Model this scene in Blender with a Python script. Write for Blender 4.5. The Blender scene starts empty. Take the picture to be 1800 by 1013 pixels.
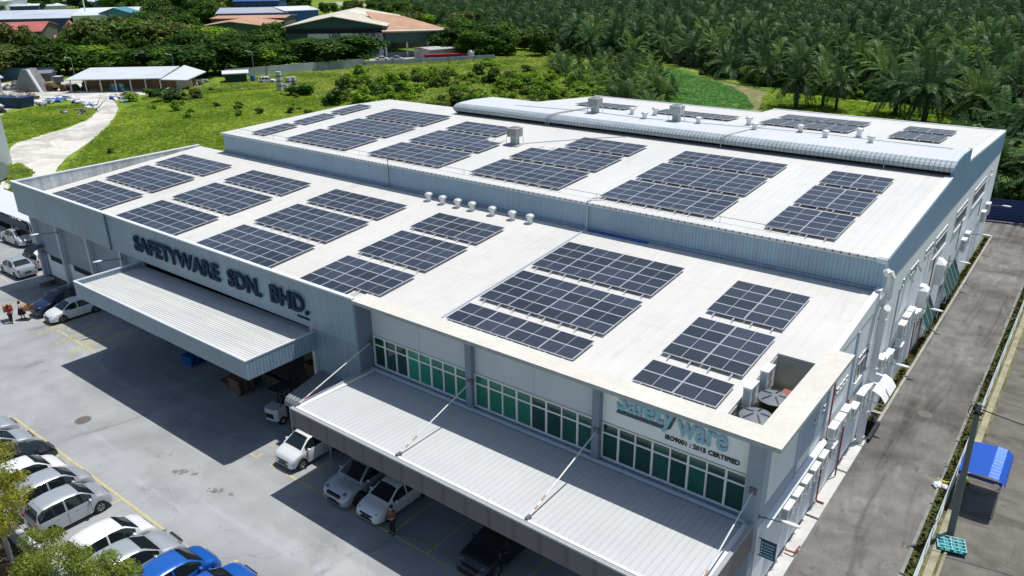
import bpy, bmesh, math, random
import numpy as np
from mathutils import Vector, Matrix
# ---------------------------------------------------------------- camera, sky, sun
SC = bpy.context.scene
COL = SC.collection
YAW, PITCH, ROLL = math.radians(-37.91718683), math.radians(22.37286194), math.radians(-0.68752312)
FPX, CX, CY, H = 1359.5178, 900.0, 506.5, 26.0
def _rot():
    f = Vector((math.sin(YAW)*math.cos(PITCH), math.cos(YAW)*math.cos(PITCH), -math.sin(PITCH)))
    r = Vector((math.cos(YAW), -math.sin(YAW), 0)); u = r.cross(f)
    r2 = r*math.cos(ROLL)+u*math.sin(ROLL); u2 = -r*math.sin(ROLL)+u*math.cos(ROLL)
    return r2, u2, f
CR, CU, CF = _rot()
cam = bpy.data.cameras.new('camera'); camo = bpy.data.objects.new('camera', cam); COL.objects.link(camo)
cam.sensor_width = 36; cam.lens = FPX/1800*36; cam.clip_start = .5; cam.clip_end = 6000
mw = Matrix((CR, CU, -CF)).transposed().to_4x4(); mw.translation = (0, 0, H); camo.matrix_world = mw
SC.camera = camo
SUN_EL, SUN_AZ = 72.0, 25.8
w = bpy.data.worlds.new('World'); SC.world = w; w.use_nodes = True
nt = w.node_tree; bg = nt.nodes['Background']
sky = nt.nodes.new('ShaderNodeTexSky'); sky.sky_type = 'NISHITA'; sky.sun_disc = False
sky.sun_elevation = math.radians(SUN_EL); sky.sun_rotation = math.radians(SUN_AZ)
nt.links.new(sky.outputs[0], bg.inputs[0]); bg.inputs[1].default_value = 0.095
sl = bpy.data.lights.new('sun', 'SUN'); sl.energy = 4.2; sl.angle = math.radians(.5); sl.color = (1, .98, .945)
so = bpy.data.objects.new('sun', sl); COL.objects.link(so)
sd = Vector((math.sin(math.radians(SUN_AZ))*math.cos(math.radians(SUN_EL)), math.cos(math.radians(SUN_AZ))*math.cos(math.radians(SUN_EL)), math.sin(math.radians(SUN_EL))))
so.rotation_euler = (-sd).to_track_quat('-Z', 'Y').to_euler(); so.location = (0, 0, 80)
SC.view_settings.view_transform = 'Standard'; SC.view_settings.look = 'None'; SC.view_settings.exposure = 0.0
# survey helpers: where a sight line of the photograph meets a real plane (ground height, wall plane)
def ray(x, y): return CR*((x-CX)/FPX) + CU*(-(y-CY)/FPX) + CF
def G(x, y, z=0.0):
    d = ray(x, y); t = (z-H)/d.z; return Vector((d.x*t, d.y*t, z))
def BX(x, y, X): d = ray(x, y); t = X/d.x; return Vector((X, d.y*t, H+d.z*t))
def BY(x, y, Y): d = ray(x, y); t = Y/d.y; return Vector((d.x*t, Y, H+d.z*t))
def PR(p):
    v = Vector(p)-Vector((0, 0, H)); c = v.dot(CF); return (CX+FPX*v.dot(CR)/c, CY-FPX*v.dot(CU)/c)
def HT(p, ytop):                     # height of something standing at ground point p whose top shows at image row ytop
    lo, hi = 0., 60.
    for _ in range(40):
        m = (lo+hi)/2
        if PR((p[0], p[1], m))[1] > ytop: lo = m
        else: hi = m
    return lo
# ---------------------------------------------------------------- mesh + object helpers
class MB:
    def __init__(s): s.v = []; s.f = []; s.m = []
    def face(s, pts, m=0):
        n = len(s.v); s.v += [tuple(p) for p in pts]; s.f.append(tuple(range(n, n+len(pts)))); s.m.append(m)
    def hexa(s, c, m=0):             # 8 corners: bottom 4, top 4
        n = len(s.v); s.v += [tuple(p) for p in c]
        for q in ((0,3,2,1),(4,5,6,7),(0,1,5,4),(1,2,6,5),(2,3,7,6),(3,0,4,7)):
            s.f.append(tuple(n+i for i in q)); s.m.append(m)
    def box(s, x0, x1, y0, y1, z0, z1, m=0):
        s.hexa([(x0,y0,z0),(x1,y0,z0),(x1,y1,z0),(x0,y1,z0),(x0,y0,z1),(x1,y0,z1),(x1,y1,z1),(x0,y1,z1)], m)
    def obox(s, c, sz, a=0, m=0, taper=1.0):
        ca, sa = math.cos(a), math.sin(a); p = []
        for z, k in ((0, 1), (sz[2], taper)):
            for i, j in ((-1,-1),(1,-1),(1,1),(-1,1)):
                x, y = i*sz[0]/2*k, j*sz[1]/2*k; p.append((c[0]+x*ca-y*sa, c[1]+x*sa+y*ca, c[2]+z))
        s.hexa(p, m)
    def prism(s, poly, z0, z1, m=0, mt=None):
        n = len(poly); b = len(s.v)
        s.v += [(p[0], p[1], z0) for p in poly] + [(p[0], p[1], z1) for p in poly]
        s.f.append(tuple(b+i for i in range(n-1, -1, -1))); s.m.append(m)
        s.f.append(tuple(b+n+i for i in range(n))); s.m.append(m if mt is None else mt)
        for i in range(n):
            j = (i+1) % n; s.f.append((b+i, b+j, b+n+j, b+n+i)); s.m.append(m)
    def extr(s, poly, d, m=0):       # polygon of 3-D points pushed along vector d
        n = len(poly); b = len(s.v); d = Vector(d)
        s.v += [tuple(p) for p in poly] + [tuple(Vector(p)+d) for p in poly]
        s.f.append(tuple(b+i for i in range(n-1, -1, -1))); s.m.append(m)
        s.f.append(tuple(b+n+i for i in range(n))); s.m.append(m)
        for i in range(n):
            j = (i+1) % n; s.f.append((b+i, b+j, b+n+j, b+n+i)); s.m.append(m)
    def cyl(s, p0, p1, r0, r1=None, n=10, m=0, cap=True):
        p0, p1 = Vector(p0), Vector(p1); r1 = r0 if r1 is None else r1
        d = (p1-p0).normalized(); a = d.orthogonal().normalized(); b = d.cross(a); k = len(s.v)
        for p, r in ((p0, r0), (p1, r1)):
            for i in range(n):
                t = 2*math.pi*i/n; s.v.append(tuple(p+a*(r*math.cos(t))+b*(r*math.sin(t))))
        for i in range(n):
            j = (i+1) % n; s.f.append((k+i, k+j, k+n+j, k+n+i)); s.m.append(m)
        if cap:
            s.f.append(tuple(k+i for i in range(n-1, -1, -1))); s.m.append(m)
            s.f.append(tuple(k+n+i for i in range(n))); s.m.append(m)
    def tube(s, pts, r, n=8, m=0):
        for a, b in zip(pts[:-1], pts[1:]):
            if (Vector(a)-Vector(b)).length > 1e-4: s.cyl(a, b, r, r, n, m)
    def lathe(s, c, prof, n=16, m=0):
        k = len(s.v)
        for r, z in prof:
            for i in range(n):
                t = 2*math.pi*i/n; s.v.append((c[0]+r*math.cos(t), c[1]+r*math.sin(t), c[2]+z))
        for q in range(len(prof)-1):
            for i in range(n):
                j = (i+1) % n; s.f.append((k+q*n+i, k+q*n+j, k+(q+1)*n+j, k+(q+1)*n+i)); s.m.append(m)
        s.f.append(tuple(k+i for i in range(n-1, -1, -1))); s.m.append(m)
        e = k+(len(prof)-1)*n; s.f.append(tuple(e+i for i in range(n))); s.m.append(m)
    def blob(s, c, r, sub=2, m=0, jit=.15, rng=random):
        bm = bmesh.new(); bmesh.ops.create_icosphere(bm, subdivisions=sub, radius=1)
        k = len(s.v)
        for v in bm.verts:
            q = 1+rng.uniform(-jit, jit); s.v.append((c[0]+v.co.x*r[0]*q, c[1]+v.co.y*r[1]*q, c[2]+v.co.z*r[2]*q))
        for f in bm.faces: s.f.append(tuple(k+v.index for v in f.verts)); s.m.append(m)
        bm.free()
    def mesh(s, name, mats, off=(0,0,0), smooth=None, recalc=True):
        me = bpy.data.meshes.new(name)
        vv = [(p[0]-off[0], p[1]-off[1], p[2]-off[2]) for p in s.v]
        me.from_pydata(vv, [], s.f)
        for m in mats: me.materials.append(m)
        me.polygons.foreach_set('material_index', s.m)
        if recalc:
            bm = bmesh.new(); bm.from_mesh(me); bmesh.ops.recalc_face_normals(bm, faces=bm.faces); bm.to_mesh(me); bm.free()
        if smooth is not None:
            me.polygons.foreach_set('use_smooth', [True]*len(me.polygons)); me.set_sharp_from_angle(angle=math.radians(smooth))
        me.update(); return me
def tag(o, label=None, cat=None, group=None, kind=None):
    if label: o['label'] = label
    if cat: o['category'] = cat
    if group: o['group'] = group
    if kind: o['kind'] = kind
    return o
def root(name, label, cat, loc=(0,0,0), rz=0, group=None):
    o = bpy.data.objects.new(name, None); COL.objects.link(o); o.empty_display_size = .3
    o.location = loc; o.rotation_euler = (0, 0, rz); return tag(o, label, cat, group)
def worldoff(p):
    while p is not None and p.parent is not None: p = p.parent
    return tuple(p.location) if p is not None else (0, 0, 0)
def part(mb, name, mats, parent=None, world=True, smooth=None, label=None, recalc=True):
    if not isinstance(mats, (list, tuple)): mats = [mats]
    me = mb.mesh(name, mats, worldoff(parent) if (world and parent is not None) else (0,0,0), smooth, recalc) if isinstance(mb, MB) else mb
    o = bpy.data.objects.new(name, me); COL.objects.link(o); o.parent = parent
    if label: o['label'] = label
    return o
def single(mb, name, mats, label, cat, base=None, group=None, kind=None, smooth=None, recalc=True):
    if not isinstance(mats, (list, tuple)): mats = [mats]
    if base is None: base = (0, 0, 0)
    me = mb.mesh(name, mats, base, smooth, recalc); o = bpy.data.objects.new(name, me); o.location = base; COL.objects.link(o)
    return tag(o, label, cat, group, kind)
def struct(mb, name, mats, recalc=False, smooth=None):
    if not isinstance(mats, (list, tuple)): mats = [mats]
    o = bpy.data.objects.new(name, mb.mesh(name, mats, recalc=recalc, smooth=smooth)); COL.objects.link(o); o['kind'] = 'structure'; return o
def dup(r, loc, rz=0, label=None, scale=None, group=None):
    def cp(o, par):
        c = o.copy(); COL.objects.link(c); c.parent = par
        for ch in list(o.children): cp(ch, c)
        return c
    c = cp(r, None); c.location = loc; c.rotation_euler = (0, 0, rz)
    if label: c['label'] = label
    if group: c['group'] = group
    if scale: c.scale = scale
    return c
# ---------------------------------------------------------------- materials
_M = {}
def box1(*a): q = MB(); q.box(*a); return q
def _in(b, n, v):
    if n in b.inputs: b.inputs[n].default_value = v
def M(name, col, rough=.6, metal=0., noise=None, rib=None, bump=None, streak=None, spec=None, rand=0., world=True, sub=None, lap=None, stain=None):
    """noise=(scale, amount) mottling; rib=(axis, pitch, dark, bumpheight); streak=(axis, scale, amount) dirt along one axis"""
    if name in _M: return _M[name]
    m = bpy.data.materials.new(name); m.use_nodes = True; t = m.node_tree; N = t.nodes; L = t.links
    b = N['Principled BSDF']; _in(b, 'Roughness', rough); _in(b, 'Metallic', metal)
    if spec is not None: _in(b, 'Specular IOR Level', spec)
    c = (col[0], col[1], col[2], 1); b.inputs['Base Color'].default_value = c
    geo = N.new('ShaderNodeNewGeometry'); tc = N.new('ShaderNodeTexCoord')
    P = geo.outputs['Position'] if world else tc.outputs['Object']
    cur = None
    def mul(fac_out, lo, hi, cur):
        mr = N.new('ShaderNodeMapRange'); mr.inputs[3].default_value = lo; mr.inputs[4].default_value = hi; L.new(fac_out, mr.inputs[0])
        mx = N.new('ShaderNodeMix'); mx.data_type = 'RGBA'; mx.blend_type = 'MULTIPLY'; mx.inputs[0].default_value = 1
        if cur is None: mx.inputs[6].default_value = c
        else: L.new(cur, mx.inputs[6])
        cb = N.new('ShaderNodeCombineColor')
        for i in range(3): L.new(mr.outputs[0], cb.inputs[i])
        L.new(cb.outputs[0], mx.inputs[7]); return mx.outputs[2], mr
    if noise:
        specs = noise if isinstance(noise, list) else [noise]
        for sc, am in specs:
            n = N.new('ShaderNodeTexNoise'); n.inputs['Scale'].default_value = sc; n.inputs['Detail'].default_value = 6; n.inputs['Roughness'].default_value = .65; L.new(P, n.inputs['Vector'])
            cur, mr = mul(n.outputs[0], 1-am, 1+am, cur); mr.inputs[1].default_value = .3; mr.inputs[2].default_value = .7
    if streak:
        ax, sc, am = streak
        mp = N.new('ShaderNodeMapping'); s3 = [sc]*3; s3['XYZ'.index(ax)] = sc*.06; mp.inputs['Scale'].default_value = s3
        L.new(P, mp.inputs['Vector']); n = N.new('ShaderNodeTexNoise'); n.inputs['Scale'].default_value = 1; n.inputs['Detail'].default_value = 5
        L.new(mp.outputs[0], n.inputs['Vector']); cur, mr = mul(n.outputs[0], 1-am, 1, cur); mr.inputs[1].default_value = .35; mr.inputs[2].default_value = .6
    if rand:
        oi = N.new('ShaderNodeObjectInfo'); cur, mr = mul(oi.outputs['Random'], 1-rand, 1+rand, cur)
    for sc3, lo, p0, p1 in (stain or []):
        mp = N.new('ShaderNodeMapping'); mp.inputs['Scale'].default_value = sc3; L.new(P, mp.inputs['Vector']); n = N.new('ShaderNodeTexNoise'); n.inputs['Scale'].default_value = 1; n.inputs['Detail'].default_value = 6; n.inputs['Distortion'].default_value = .8
        L.new(mp.outputs[0], n.inputs['Vector']); cur, mr = mul(n.outputs[0], 1, lo, cur); mr.inputs[1].default_value = p0; mr.inputs[2].default_value = p1
    if lap:
        sp = N.new('ShaderNodeSeparateXYZ'); L.new(P, sp.inputs[0]); a = N.new('ShaderNodeMath'); a.operation = 'DIVIDE'; L.new(sp.outputs['XYZ'.index(lap[0])], a.inputs[0]); a.inputs[1].default_value = lap[1]
        fr = N.new('ShaderNodeMath'); fr.operation = 'FRACT'; L.new(a.outputs[0], fr.inputs[0]); g = N.new('ShaderNodeMath'); g.operation = 'GREATER_THAN'; g.inputs[1].default_value = 1-.05/lap[1]; L.new(fr.outputs[0], g.inputs[0]); cur, mr = mul(g.outputs[0], 1, lap[2], cur)
    hgt = None
    if rib:
        ax, pitch, dark, bh = rib
        sp = N.new('ShaderNodeSeparateXYZ'); L.new(P, sp.inputs[0])
        a = N.new('ShaderNodeMath'); a.operation = 'DIVIDE'; L.new(sp.outputs['XYZ'.index(ax)], a.inputs[0]); a.inputs[1].default_value = pitch
        fr = N.new('ShaderNodeMath'); fr.operation = 'FRACT'; L.new(a.outputs[0], fr.inputs[0])
        rp = N.new('ShaderNodeMapRange'); rp.interpolation_type = 'SMOOTHSTEP'; rp.inputs[1].default_value = .72; rp.inputs[2].default_value = .86; L.new(fr.outputs[0], rp.inputs[0])
        r2 = N.new('ShaderNodeMapRange'); r2.interpolation_type = 'SMOOTHSTEP'; r2.inputs[1].default_value = .94; r2.inputs[2].default_value = 1.; r2.inputs[3].default_value = 1; r2.inputs[4].default_value = 0; L.new(fr.outputs[0], r2.inputs[0])
        mm = N.new('ShaderNodeMath'); mm.operation = 'MULTIPLY'; L.new(rp.outputs[0], mm.inputs[0]); L.new(r2.outputs[0], mm.inputs[1]); hgt = mm.outputs[0]
        if dark: cur, mr = mul(hgt, 1, 1-dark, cur)
        if bh:
            bp = N.new('ShaderNodeBump'); bp.inputs['Distance'].default_value = bh; bp.inputs['Strength'].default_value = 1; L.new(hgt, bp.inputs['Height']); L.new(bp.outputs[0], b.inputs['Normal'])
    if bump:
        n = N.new('ShaderNodeTexNoise'); n.inputs['Scale'].default_value = bump[0]; n.inputs['Detail'].default_value = 5; L.new(P, n.inputs['Vector'])
        bp = N.new('ShaderNodeBump'); bp.inputs['Distance'].default_value = bump[1]; L.new(n.outputs[0], bp.inputs['Height']); L.new(bp.outputs[0], b.inputs['Normal'])
    if cur is not None: L.new(cur, b.inputs['Base Color'])
    _M[name] = m; return m
def Mleaf(name, c1, c2, scale=.5, trans=.3, rand=.18, det=3):
    if name in _M: return _M[name]
    m = bpy.data.materials.new(name); m.use_nodes = True; t = m.node_tree; N = t.nodes; L = t.links
    N.remove(N['Principled BSDF']); out = N['Material Output']
    geo = N.new('ShaderNodeNewGeometry'); n = N.new('ShaderNodeTexNoise'); n.inputs['Scale'].default_value = scale; n.inputs['Detail'].default_value = det
    L.new(geo.outputs['Position'], n.inputs['Vector'])
    cr = N.new('ShaderNodeValToRGB'); cr.color_ramp.elements[0].position = .35; cr.color_ramp.elements[1].position = .65
    cr.color_ramp.elements[0].color = (*c1, 1); cr.color_ramp.elements[1].color = (*c2, 1); L.new(n.outputs[0], cr.inputs[0])
    n2 = N.new('ShaderNodeTexNoise'); n2.inputs['Scale'].default_value = scale*9; n2.inputs['Detail'].default_value = 2; L.new(geo.outputs['Position'], n2.inputs['Vector'])
    oi = N.new('ShaderNodeObjectInfo'); mr = N.new('ShaderNodeMapRange'); mr.inputs[3].default_value = 1-rand; mr.inputs[4].default_value = 1+rand; L.new(oi.outputs['Random'], mr.inputs[0])
    mr2 = N.new('ShaderNodeMapRange'); mr2.inputs[1].default_value = .3; mr2.inputs[2].default_value = .7; mr2.inputs[3].default_value = .75; mr2.inputs[4].default_value = 1.25; L.new(n2.outputs[0], mr2.inputs[0])
    mm = N.new('ShaderNodeMath'); mm.operation = 'MULTIPLY'; L.new(mr.outputs[0], mm.inputs[0]); L.new(mr2.outputs[0], mm.inputs[1])
    vm = N.new('ShaderNodeVectorMath'); vm.operation = 'SCALE'; L.new(cr.outputs[0], vm.inputs[0]); L.new(mm.outputs[0], vm.inputs['Scale'])
    d = N.new('ShaderNodeBsdfDiffuse'); tr = N.new('ShaderNodeBsdfTranslucent'); g = N.new('ShaderNodeBsdfGlossy'); g.inputs['Roughness'].default_value = .45
    L.new(vm.outputs[0], d.inputs[0]); L.new(vm.outputs[0], tr.inputs[0])
    mx = N.new('ShaderNodeMixShader'); mx.inputs[0].default_value = trans; L.new(d.outputs[0], mx.inputs[1]); L.new(tr.outputs[0], mx.inputs[2])
    m2 = N.new('ShaderNodeMixShader'); m2.inputs[0].default_value = .015; L.new(mx.outputs[0], m2.inputs[1]); L.new(g.outputs[0], m2.inputs[2])
    L.new(m2.outputs[0], out.inputs[0]); _M[name] = m; return m
def Mground(name, cols, scale, rough=.9, fine=None, pos=None, bump=None, cracks=None, streaks=None):
    """ramp of several colours over world noise, with a finer layer on top"""
    if name in _M: return _M[name]
    m = bpy.data.materials.new(name); m.use_nodes = True; t = m.node_tree; N = t.nodes; L = t.links
    b = N['Principled BSDF']; _in(b, 'Roughness', rough); _in(b, 'Specular IOR Level', .15)
    geo = N.new('ShaderNodeNewGeometry'); n = N.new('ShaderNodeTexNoise'); n.inputs['Scale'].default_value = scale; n.inputs['Detail'].default_value = 8; n.inputs['Roughness'].default_value = .6
    n.inputs['Distortion'].default_value = .6
    L.new(geo.outputs['Position'], n.inputs['Vector']); cr = N.new('ShaderNodeValToRGB'); L.new(n.outputs[0], cr.inputs[0])
    e = cr.color_ramp.elements; k = len(cols)
    while len(e) < k: e.new(.5)
    for i, c in enumerate(cols):
        e[i].position = pos[i] if pos else .3+.4*i/max(1, k-1); e[i].color = (*c, 1)
    cur = cr.outputs[0]
    for fs, fa in (fine or []):
        n2 = N.new('ShaderNodeTexNoise'); n2.inputs['Scale'].default_value = fs; n2.inputs['Detail'].default_value = 4; L.new(geo.outputs['Position'], n2.inputs['Vector'])
        mr = N.new('ShaderNodeMapRange'); mr.inputs[1].default_value = .3; mr.inputs[2].default_value = .7; mr.inputs[3].default_value = 1-fa; mr.inputs[4].default_value = 1+fa; L.new(n2.outputs[0], mr.inputs[0])
        vm = N.new('ShaderNodeVectorMath'); vm.operation = 'SCALE'; L.new(cur, vm.inputs[0]); L.new(mr.outputs[0], vm.inputs['Scale']); cur = vm.outputs[0]
    for k_, (sc3, lo, hi, p0, p1) in enumerate(streaks or []):     # worn tracks and stains: noise stretched by a mapping, only its tail shows
        mp = N.new('ShaderNodeMapping'); mp.inputs['Scale'].default_value = sc3; mp.inputs['Location'].default_value = (7.3*k_, 3.1*k_, 0); L.new(geo.outputs['Position'], mp.inputs['Vector'])
        n4 = N.new('ShaderNodeTexNoise'); n4.inputs['Scale'].default_value = 1; n4.inputs['Detail'].default_value = 5; n4.inputs['Distortion'].default_value = 1.2; L.new(mp.outputs[0], n4.inputs['Vector'])
        mr = N.new('ShaderNodeMapRange'); mr.inputs[1].default_value = p0; mr.inputs[2].default_value = p1; mr.inputs[3].default_value = lo; mr.inputs[4].default_value = hi; L.new(n4.outputs[0], mr.inputs[0])
        vm = N.new('ShaderNodeVectorMath'); vm.operation = 'SCALE'; L.new(cur, vm.inputs[0]); L.new(mr.outputs[0], vm.inputs['Scale']); cur = vm.outputs[0]
    if cracks:
        nd = N.new('ShaderNodeTexNoise'); nd.inputs['Scale'].default_value = .8; nd.inputs['Detail'].default_value = 4; L.new(geo.outputs['Position'], nd.inputs['Vector'])
        ad = N.new('ShaderNodeVectorMath'); ad.operation = 'MULTIPLY_ADD'; ad.inputs[1].default_value = (2.5,2.5,0); L.new(nd.outputs['Color'], ad.inputs[0]); L.new(geo.outputs['Position'], ad.inputs[2])
        vo = N.new('ShaderNodeTexVoronoi'); vo.feature = 'DISTANCE_TO_EDGE'; vo.inputs['Scale'].default_value = cracks[0]; L.new(ad.outputs[0], vo.inputs['Vector'])
        mr = N.new('ShaderNodeMapRange'); mr.inputs[1].default_value = 0; mr.inputs[2].default_value = cracks[1]; mr.inputs[3].default_value = cracks[2]; mr.inputs[4].default_value = 1; L.new(vo.outputs['Distance'], mr.inputs[0])
        vm = N.new('ShaderNodeVectorMath'); vm.operation = 'SCALE'; L.new(cur, vm.inputs[0]); L.new(mr.outputs[0], vm.inputs['Scale']); cur = vm.outputs[0]
    L.new(cur, b.inputs['Base Color'])
    if bump:
        n3 = N.new('ShaderNodeTexNoise'); n3.inputs['Scale'].default_value = bump[0]; n3.inputs['Detail'].default_value = 6; L.new(geo.outputs['Position'], n3.inputs['Vector'])
        bp = N.new('ShaderNodeBump'); bp.inputs['Distance'].default_value = bump[1]; L.new(n3.outputs[0], bp.inputs['Height']); L.new(bp.outputs[0], b.inputs['Normal'])
    _M[name] = m; return m
white = M('white paint', (.78, .79, .78), .5, noise=(.6, .05))
whitewall = M('white render wall', (.80, .83, .86), .8, noise=(.5, .04), streak=('Z', 3., .05))
pvc = M('white pvc pipe', (.8, .8, .79), .35)
frame_w = M('white window frame', (.8, .8, .79), .4)
blue_x = M('pale blue cladding x', (.30, .415, .52), .42, noise=(.25, .1), rib=('X', .22, .28, .02), streak=('Z', 6., .14))
blue_y = M('pale blue cladding y', (.30, .415, .52), .42, noise=(.25, .1), rib=('Y', .22, .28, .02), streak=('Z', 6., .14))
bluetrim = M('pale blue trim', (.42, .52, .6), .4, noise=(1, .06))
roofw = M('off white metal roof', (.645, .63, .59), .6, noise=[(.10, .06), (1.2, .035)], rib=('X', .6, .035, .004), streak=('Y', .9, .03), lap=('Y', 5.6, .86), stain=[((1.3,.12,1), .86, .6, .75), ((.5,.4,1), .9, .62, .72)])
roofu = M('white metal roof with seams', (.655, .645, .61), .55, noise=[(.10, .05), (1.2, .03)], rib=('X', .55, .045, .006), streak=('Y', 1.2, .03), lap=('Y', 6.1, .88), stain=[((1.3,.12,1), .88, .6, .75)])
roofc = M('canopy roof sheet', (.54, .55, .55), .6, noise=[(.25, .06)], rib=('X', .3, .13, .006), streak=('Y', 1.5, .04))
slabm = M('cream slab coating', (.64, .615, .55), .8, noise=[(.5, .07), (4, .05)])
greyp = M('grey painted wall', (.58, .62, .69), .7, noise=(.5, .05))
bluegrey = M('blue grey column paint', (.20, .25, .33), .6, noise=(.7, .06))
dark = M('dark fascia sheet', (.12, .12, .13), .55, rib=('X', 1.32, .25, .01), noise=(.8, .08))
darky = M('dark side fascia', (.15, .14, .15), .55, noise=(.8, .1))
black = M('black void', (.012, .012, .014), .8)
steel = M('galvanised steel', (.5, .52, .53), .4, .6, noise=(3, .15))
conc = M('concrete', (.42, .41, .38), .9, noise=[(1.2, .15), (9, .1)])
stained = M('stained concrete parapet', (.50, .53, .54), .85, noise=[(.5, .25), (2.2, .2)], streak=('Z', 2., .3))
rust = M('rust red paint', (.30, .06, .04), .7, noise=(4, .3))
rubber = M('black rubber', (.02, .02, .02), .8)
# ================================================================ GROUND AND ROADS
grass_m = Mground('field green', [(.06,.12,.014), (.13,.22,.02), (.24,.32,.04), (.13,.18,.03)], .07, fine=[(.6,.3),(4,.35)], bump=(3, .25))
mb = MB(); mb.face([(-1800,-300,0),(1200,-300,0),(1200,3500,0),(-1800,3500,0)]); struct(mb, 'ground', grass_m)
lot_m = Mground('worn lot asphalt', [(.25,.258,.262),(.31,.317,.32),(.36,.366,.37),(.28,.287,.29)], .09, fine=[(.6,.08),(14,.05)], bump=(25,.01), cracks=(.11,.006,.82), streaks=[((.05,.55,1),1,1.13,.55,.68),((.35,.16,1),1,.72,.6,.74),((1.6,1.1,1),1,.8,.66,.76)])  # worn asphalt in its own grey tones, the same over the whole lot
z1, z2, z3, z4 = .004, .008, .012, .016
mb = MB(); mb.face([(-112,8.6,z1),(-8.0,8.6,z1),(-8.0,30,z1),(-77,30,z1),(-77,46,z1),(-112,46,z1)]); struct(mb, 'parking_lot', lot_m)
mb = MB(); mb.face([(-8.0,-6,z1),(26,-6,z1),(26,30,z1),(-8.0,30,z1)]); struct(mb, 'forecourt', lot_m)
road_m = Mground('side road asphalt', [(.085,.080,.073),(.14,.133,.122),(.20,.192,.178),(.125,.119,.11)], .16, fine=[(.9,.15),(12,.08)], bump=(22,.015), streaks=[((.8,.07,1),1,.62,.5,.66),((.9,.3,1),1,1.3,.56,.7),((2.2,1.2,1),1,.7,.6,.72)], cracks=(.16,.008,.8))
mb = MB(); mb.face([(-7.95,26,z2),(-3.15,26,z2),(-3.15,98.5,z2),(-12,96.5,z2),(-12,91,z2),(-7.95,89,z2)]); struct(mb, 'side_road', road_m)
mb = MB(); mb.face([(-3.15,72,z3),(30,72,z3),(30,101,z3),(-3.15,98.5,z3)]); struct(mb, 'yard_pavement', Mground('far yard asphalt', [(.20,.198,.19),(.30,.295,.285),(.24,.235,.22)], .2, fine=[(2,.12)]))
lot2_m = Mground('neighbour lot asphalt', [(.10,.093,.082),(.16,.148,.13),(.20,.187,.165)], .18, fine=[(1.2,.15),(11,.08)], bump=(22,.012), streaks=[((.25,.8,1),1,.72,.52,.66)], cracks=(.2,.008,.8))
mb = MB(); mb.face([(-1.85,24,z2),(26,24,z2),(26,72,z2),(-1.85,72,z2)]); struct(mb, 'neighbour_lot', lot2_m)
# walkway, drain and kerbs beside the right wall
walk_m = M('pale walkway concrete', (.56,.55,.51), .85, noise=[(.8,.16),(7,.08)])
mb = MB()
for y0, y1 in ((26.6,34.3),(34.5,39.2),(39.35,42.4),(42.5,43.4)): mb.box(-7.98,-7.36,y0,y1,0,.13)
struct(mb, 'walkway', walk_m, recalc=True)
mb = MB(); mb.box(-7.42,-7.25,43.4,90,0,.14); mb.box(-7.98,-7.42,46.8,47.1,0,.12); mb.box(-7.98,-7.25,43.4,43.6,.0,.15); struct(mb, 'kerb', M('weathered kerb', (.34,.33,.29), .9, noise=[(1.5,.25),(8,.15)]), recalc=True)
mb = MB(); mb.face([(-7.98,43.6,.015),(-7.42,43.6,.015),(-7.42,90,.015),(-7.98,90,.015)]); struct(mb, 'drain', Mground('damp drain', [(.02,.018,.012),(.05,.055,.02),(.10,.10,.035),(.03,.03,.02)], 1.1, fine=[(8,.3)]))
moss_m = Mground('mossy ditch', [(.018,.018,.010),(.045,.05,.018),(.09,.10,.03),(.03,.03,.02)], .9, fine=[(7,.35)], bump=(6,.1))
mb = MB(); mb.face([(-3.02,22,.02),(-2.66,22,.02),(-2.66,98,.02),(-3.02,98,.02)]); struct(mb, 'ditch', moss_m)
mb = MB(); mb.face([(-2.66,22,.016),(-1.8,22,.016),(-1.8,98,.016),(-2.66,98,.016)]); struct(mb, 'verge_strip', Mground('mossy verge strip', [(.05,.045,.025),(.13,.12,.06),(.20,.19,.10),(.08,.075,.04)], .8, fine=[(6,.3)]))
mb = MB()
y = 22.
rg = random.Random(5)
while y < 97:
    L = rg.uniform(2.2,4.2); o = rg.uniform(-.03,.05); mb.box(-3.16-o,-3.02,y,y+L-.12,0,.10); y += L
struct(mb, 'road_kerb', M('broken kerb', (.22,.215,.2), .9, noise=[(1.5,.3),(8,.2)]), recalc=True)
mb = MB(); mb.box(-2.3,-1.95,24,72,0,.16); mb.box(-1.82,-1.7,24,37,0,.12); struct(mb, 'low_kerb', M('yellowed verge concrete', (.30,.29,.19), .9, noise=[(1.1,.35),(7,.2)]), recalc=True)
# painted lines
yel_m = M('yellow road paint', (.52,.46,.22), .7, noise=[(1.5,.15),(9,.2)])
yel2 = M('faded yellow paint', (.36,.33,.19), .8, noise=[(2,.2),(9,.25)])
def line(mb, p, q, wd=.11, z=z3, m=0):
    p, q = Vector(p[:2]), Vector(q[:2]); d = (q-p).normalized(); n = Vector((-d.y, d.x))*wd/2
    mb.face([(*(p+n), z), (*(p-n), z), (*(q-n), z), (*(q+n), z)], m)
mb = MB()
line(mb, (-51.1,14.0), (-17.2,14.05), .13)                       # left bay row
x = -37.54-2.32*6
while x < -18:
    line(mb, (x,13.9), (x, 9.6)); x += 2.32
line(mb, (-33.75,20.7), (-8.6,20.75), .13)                        # right bay row under the front canopy
for i in range(11): line(mb, (-33.7+2.43*i, 20.78), (-33.7+2.43*i, 25.6))
mb2 = MB()
line(mb2, G(207,585), G(0,430), .12); 
A0, A1 = G(150,542), G(210,600)
line(mb, G(48,548), G(170,622), .13)                              # edge of the accessible bays
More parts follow.
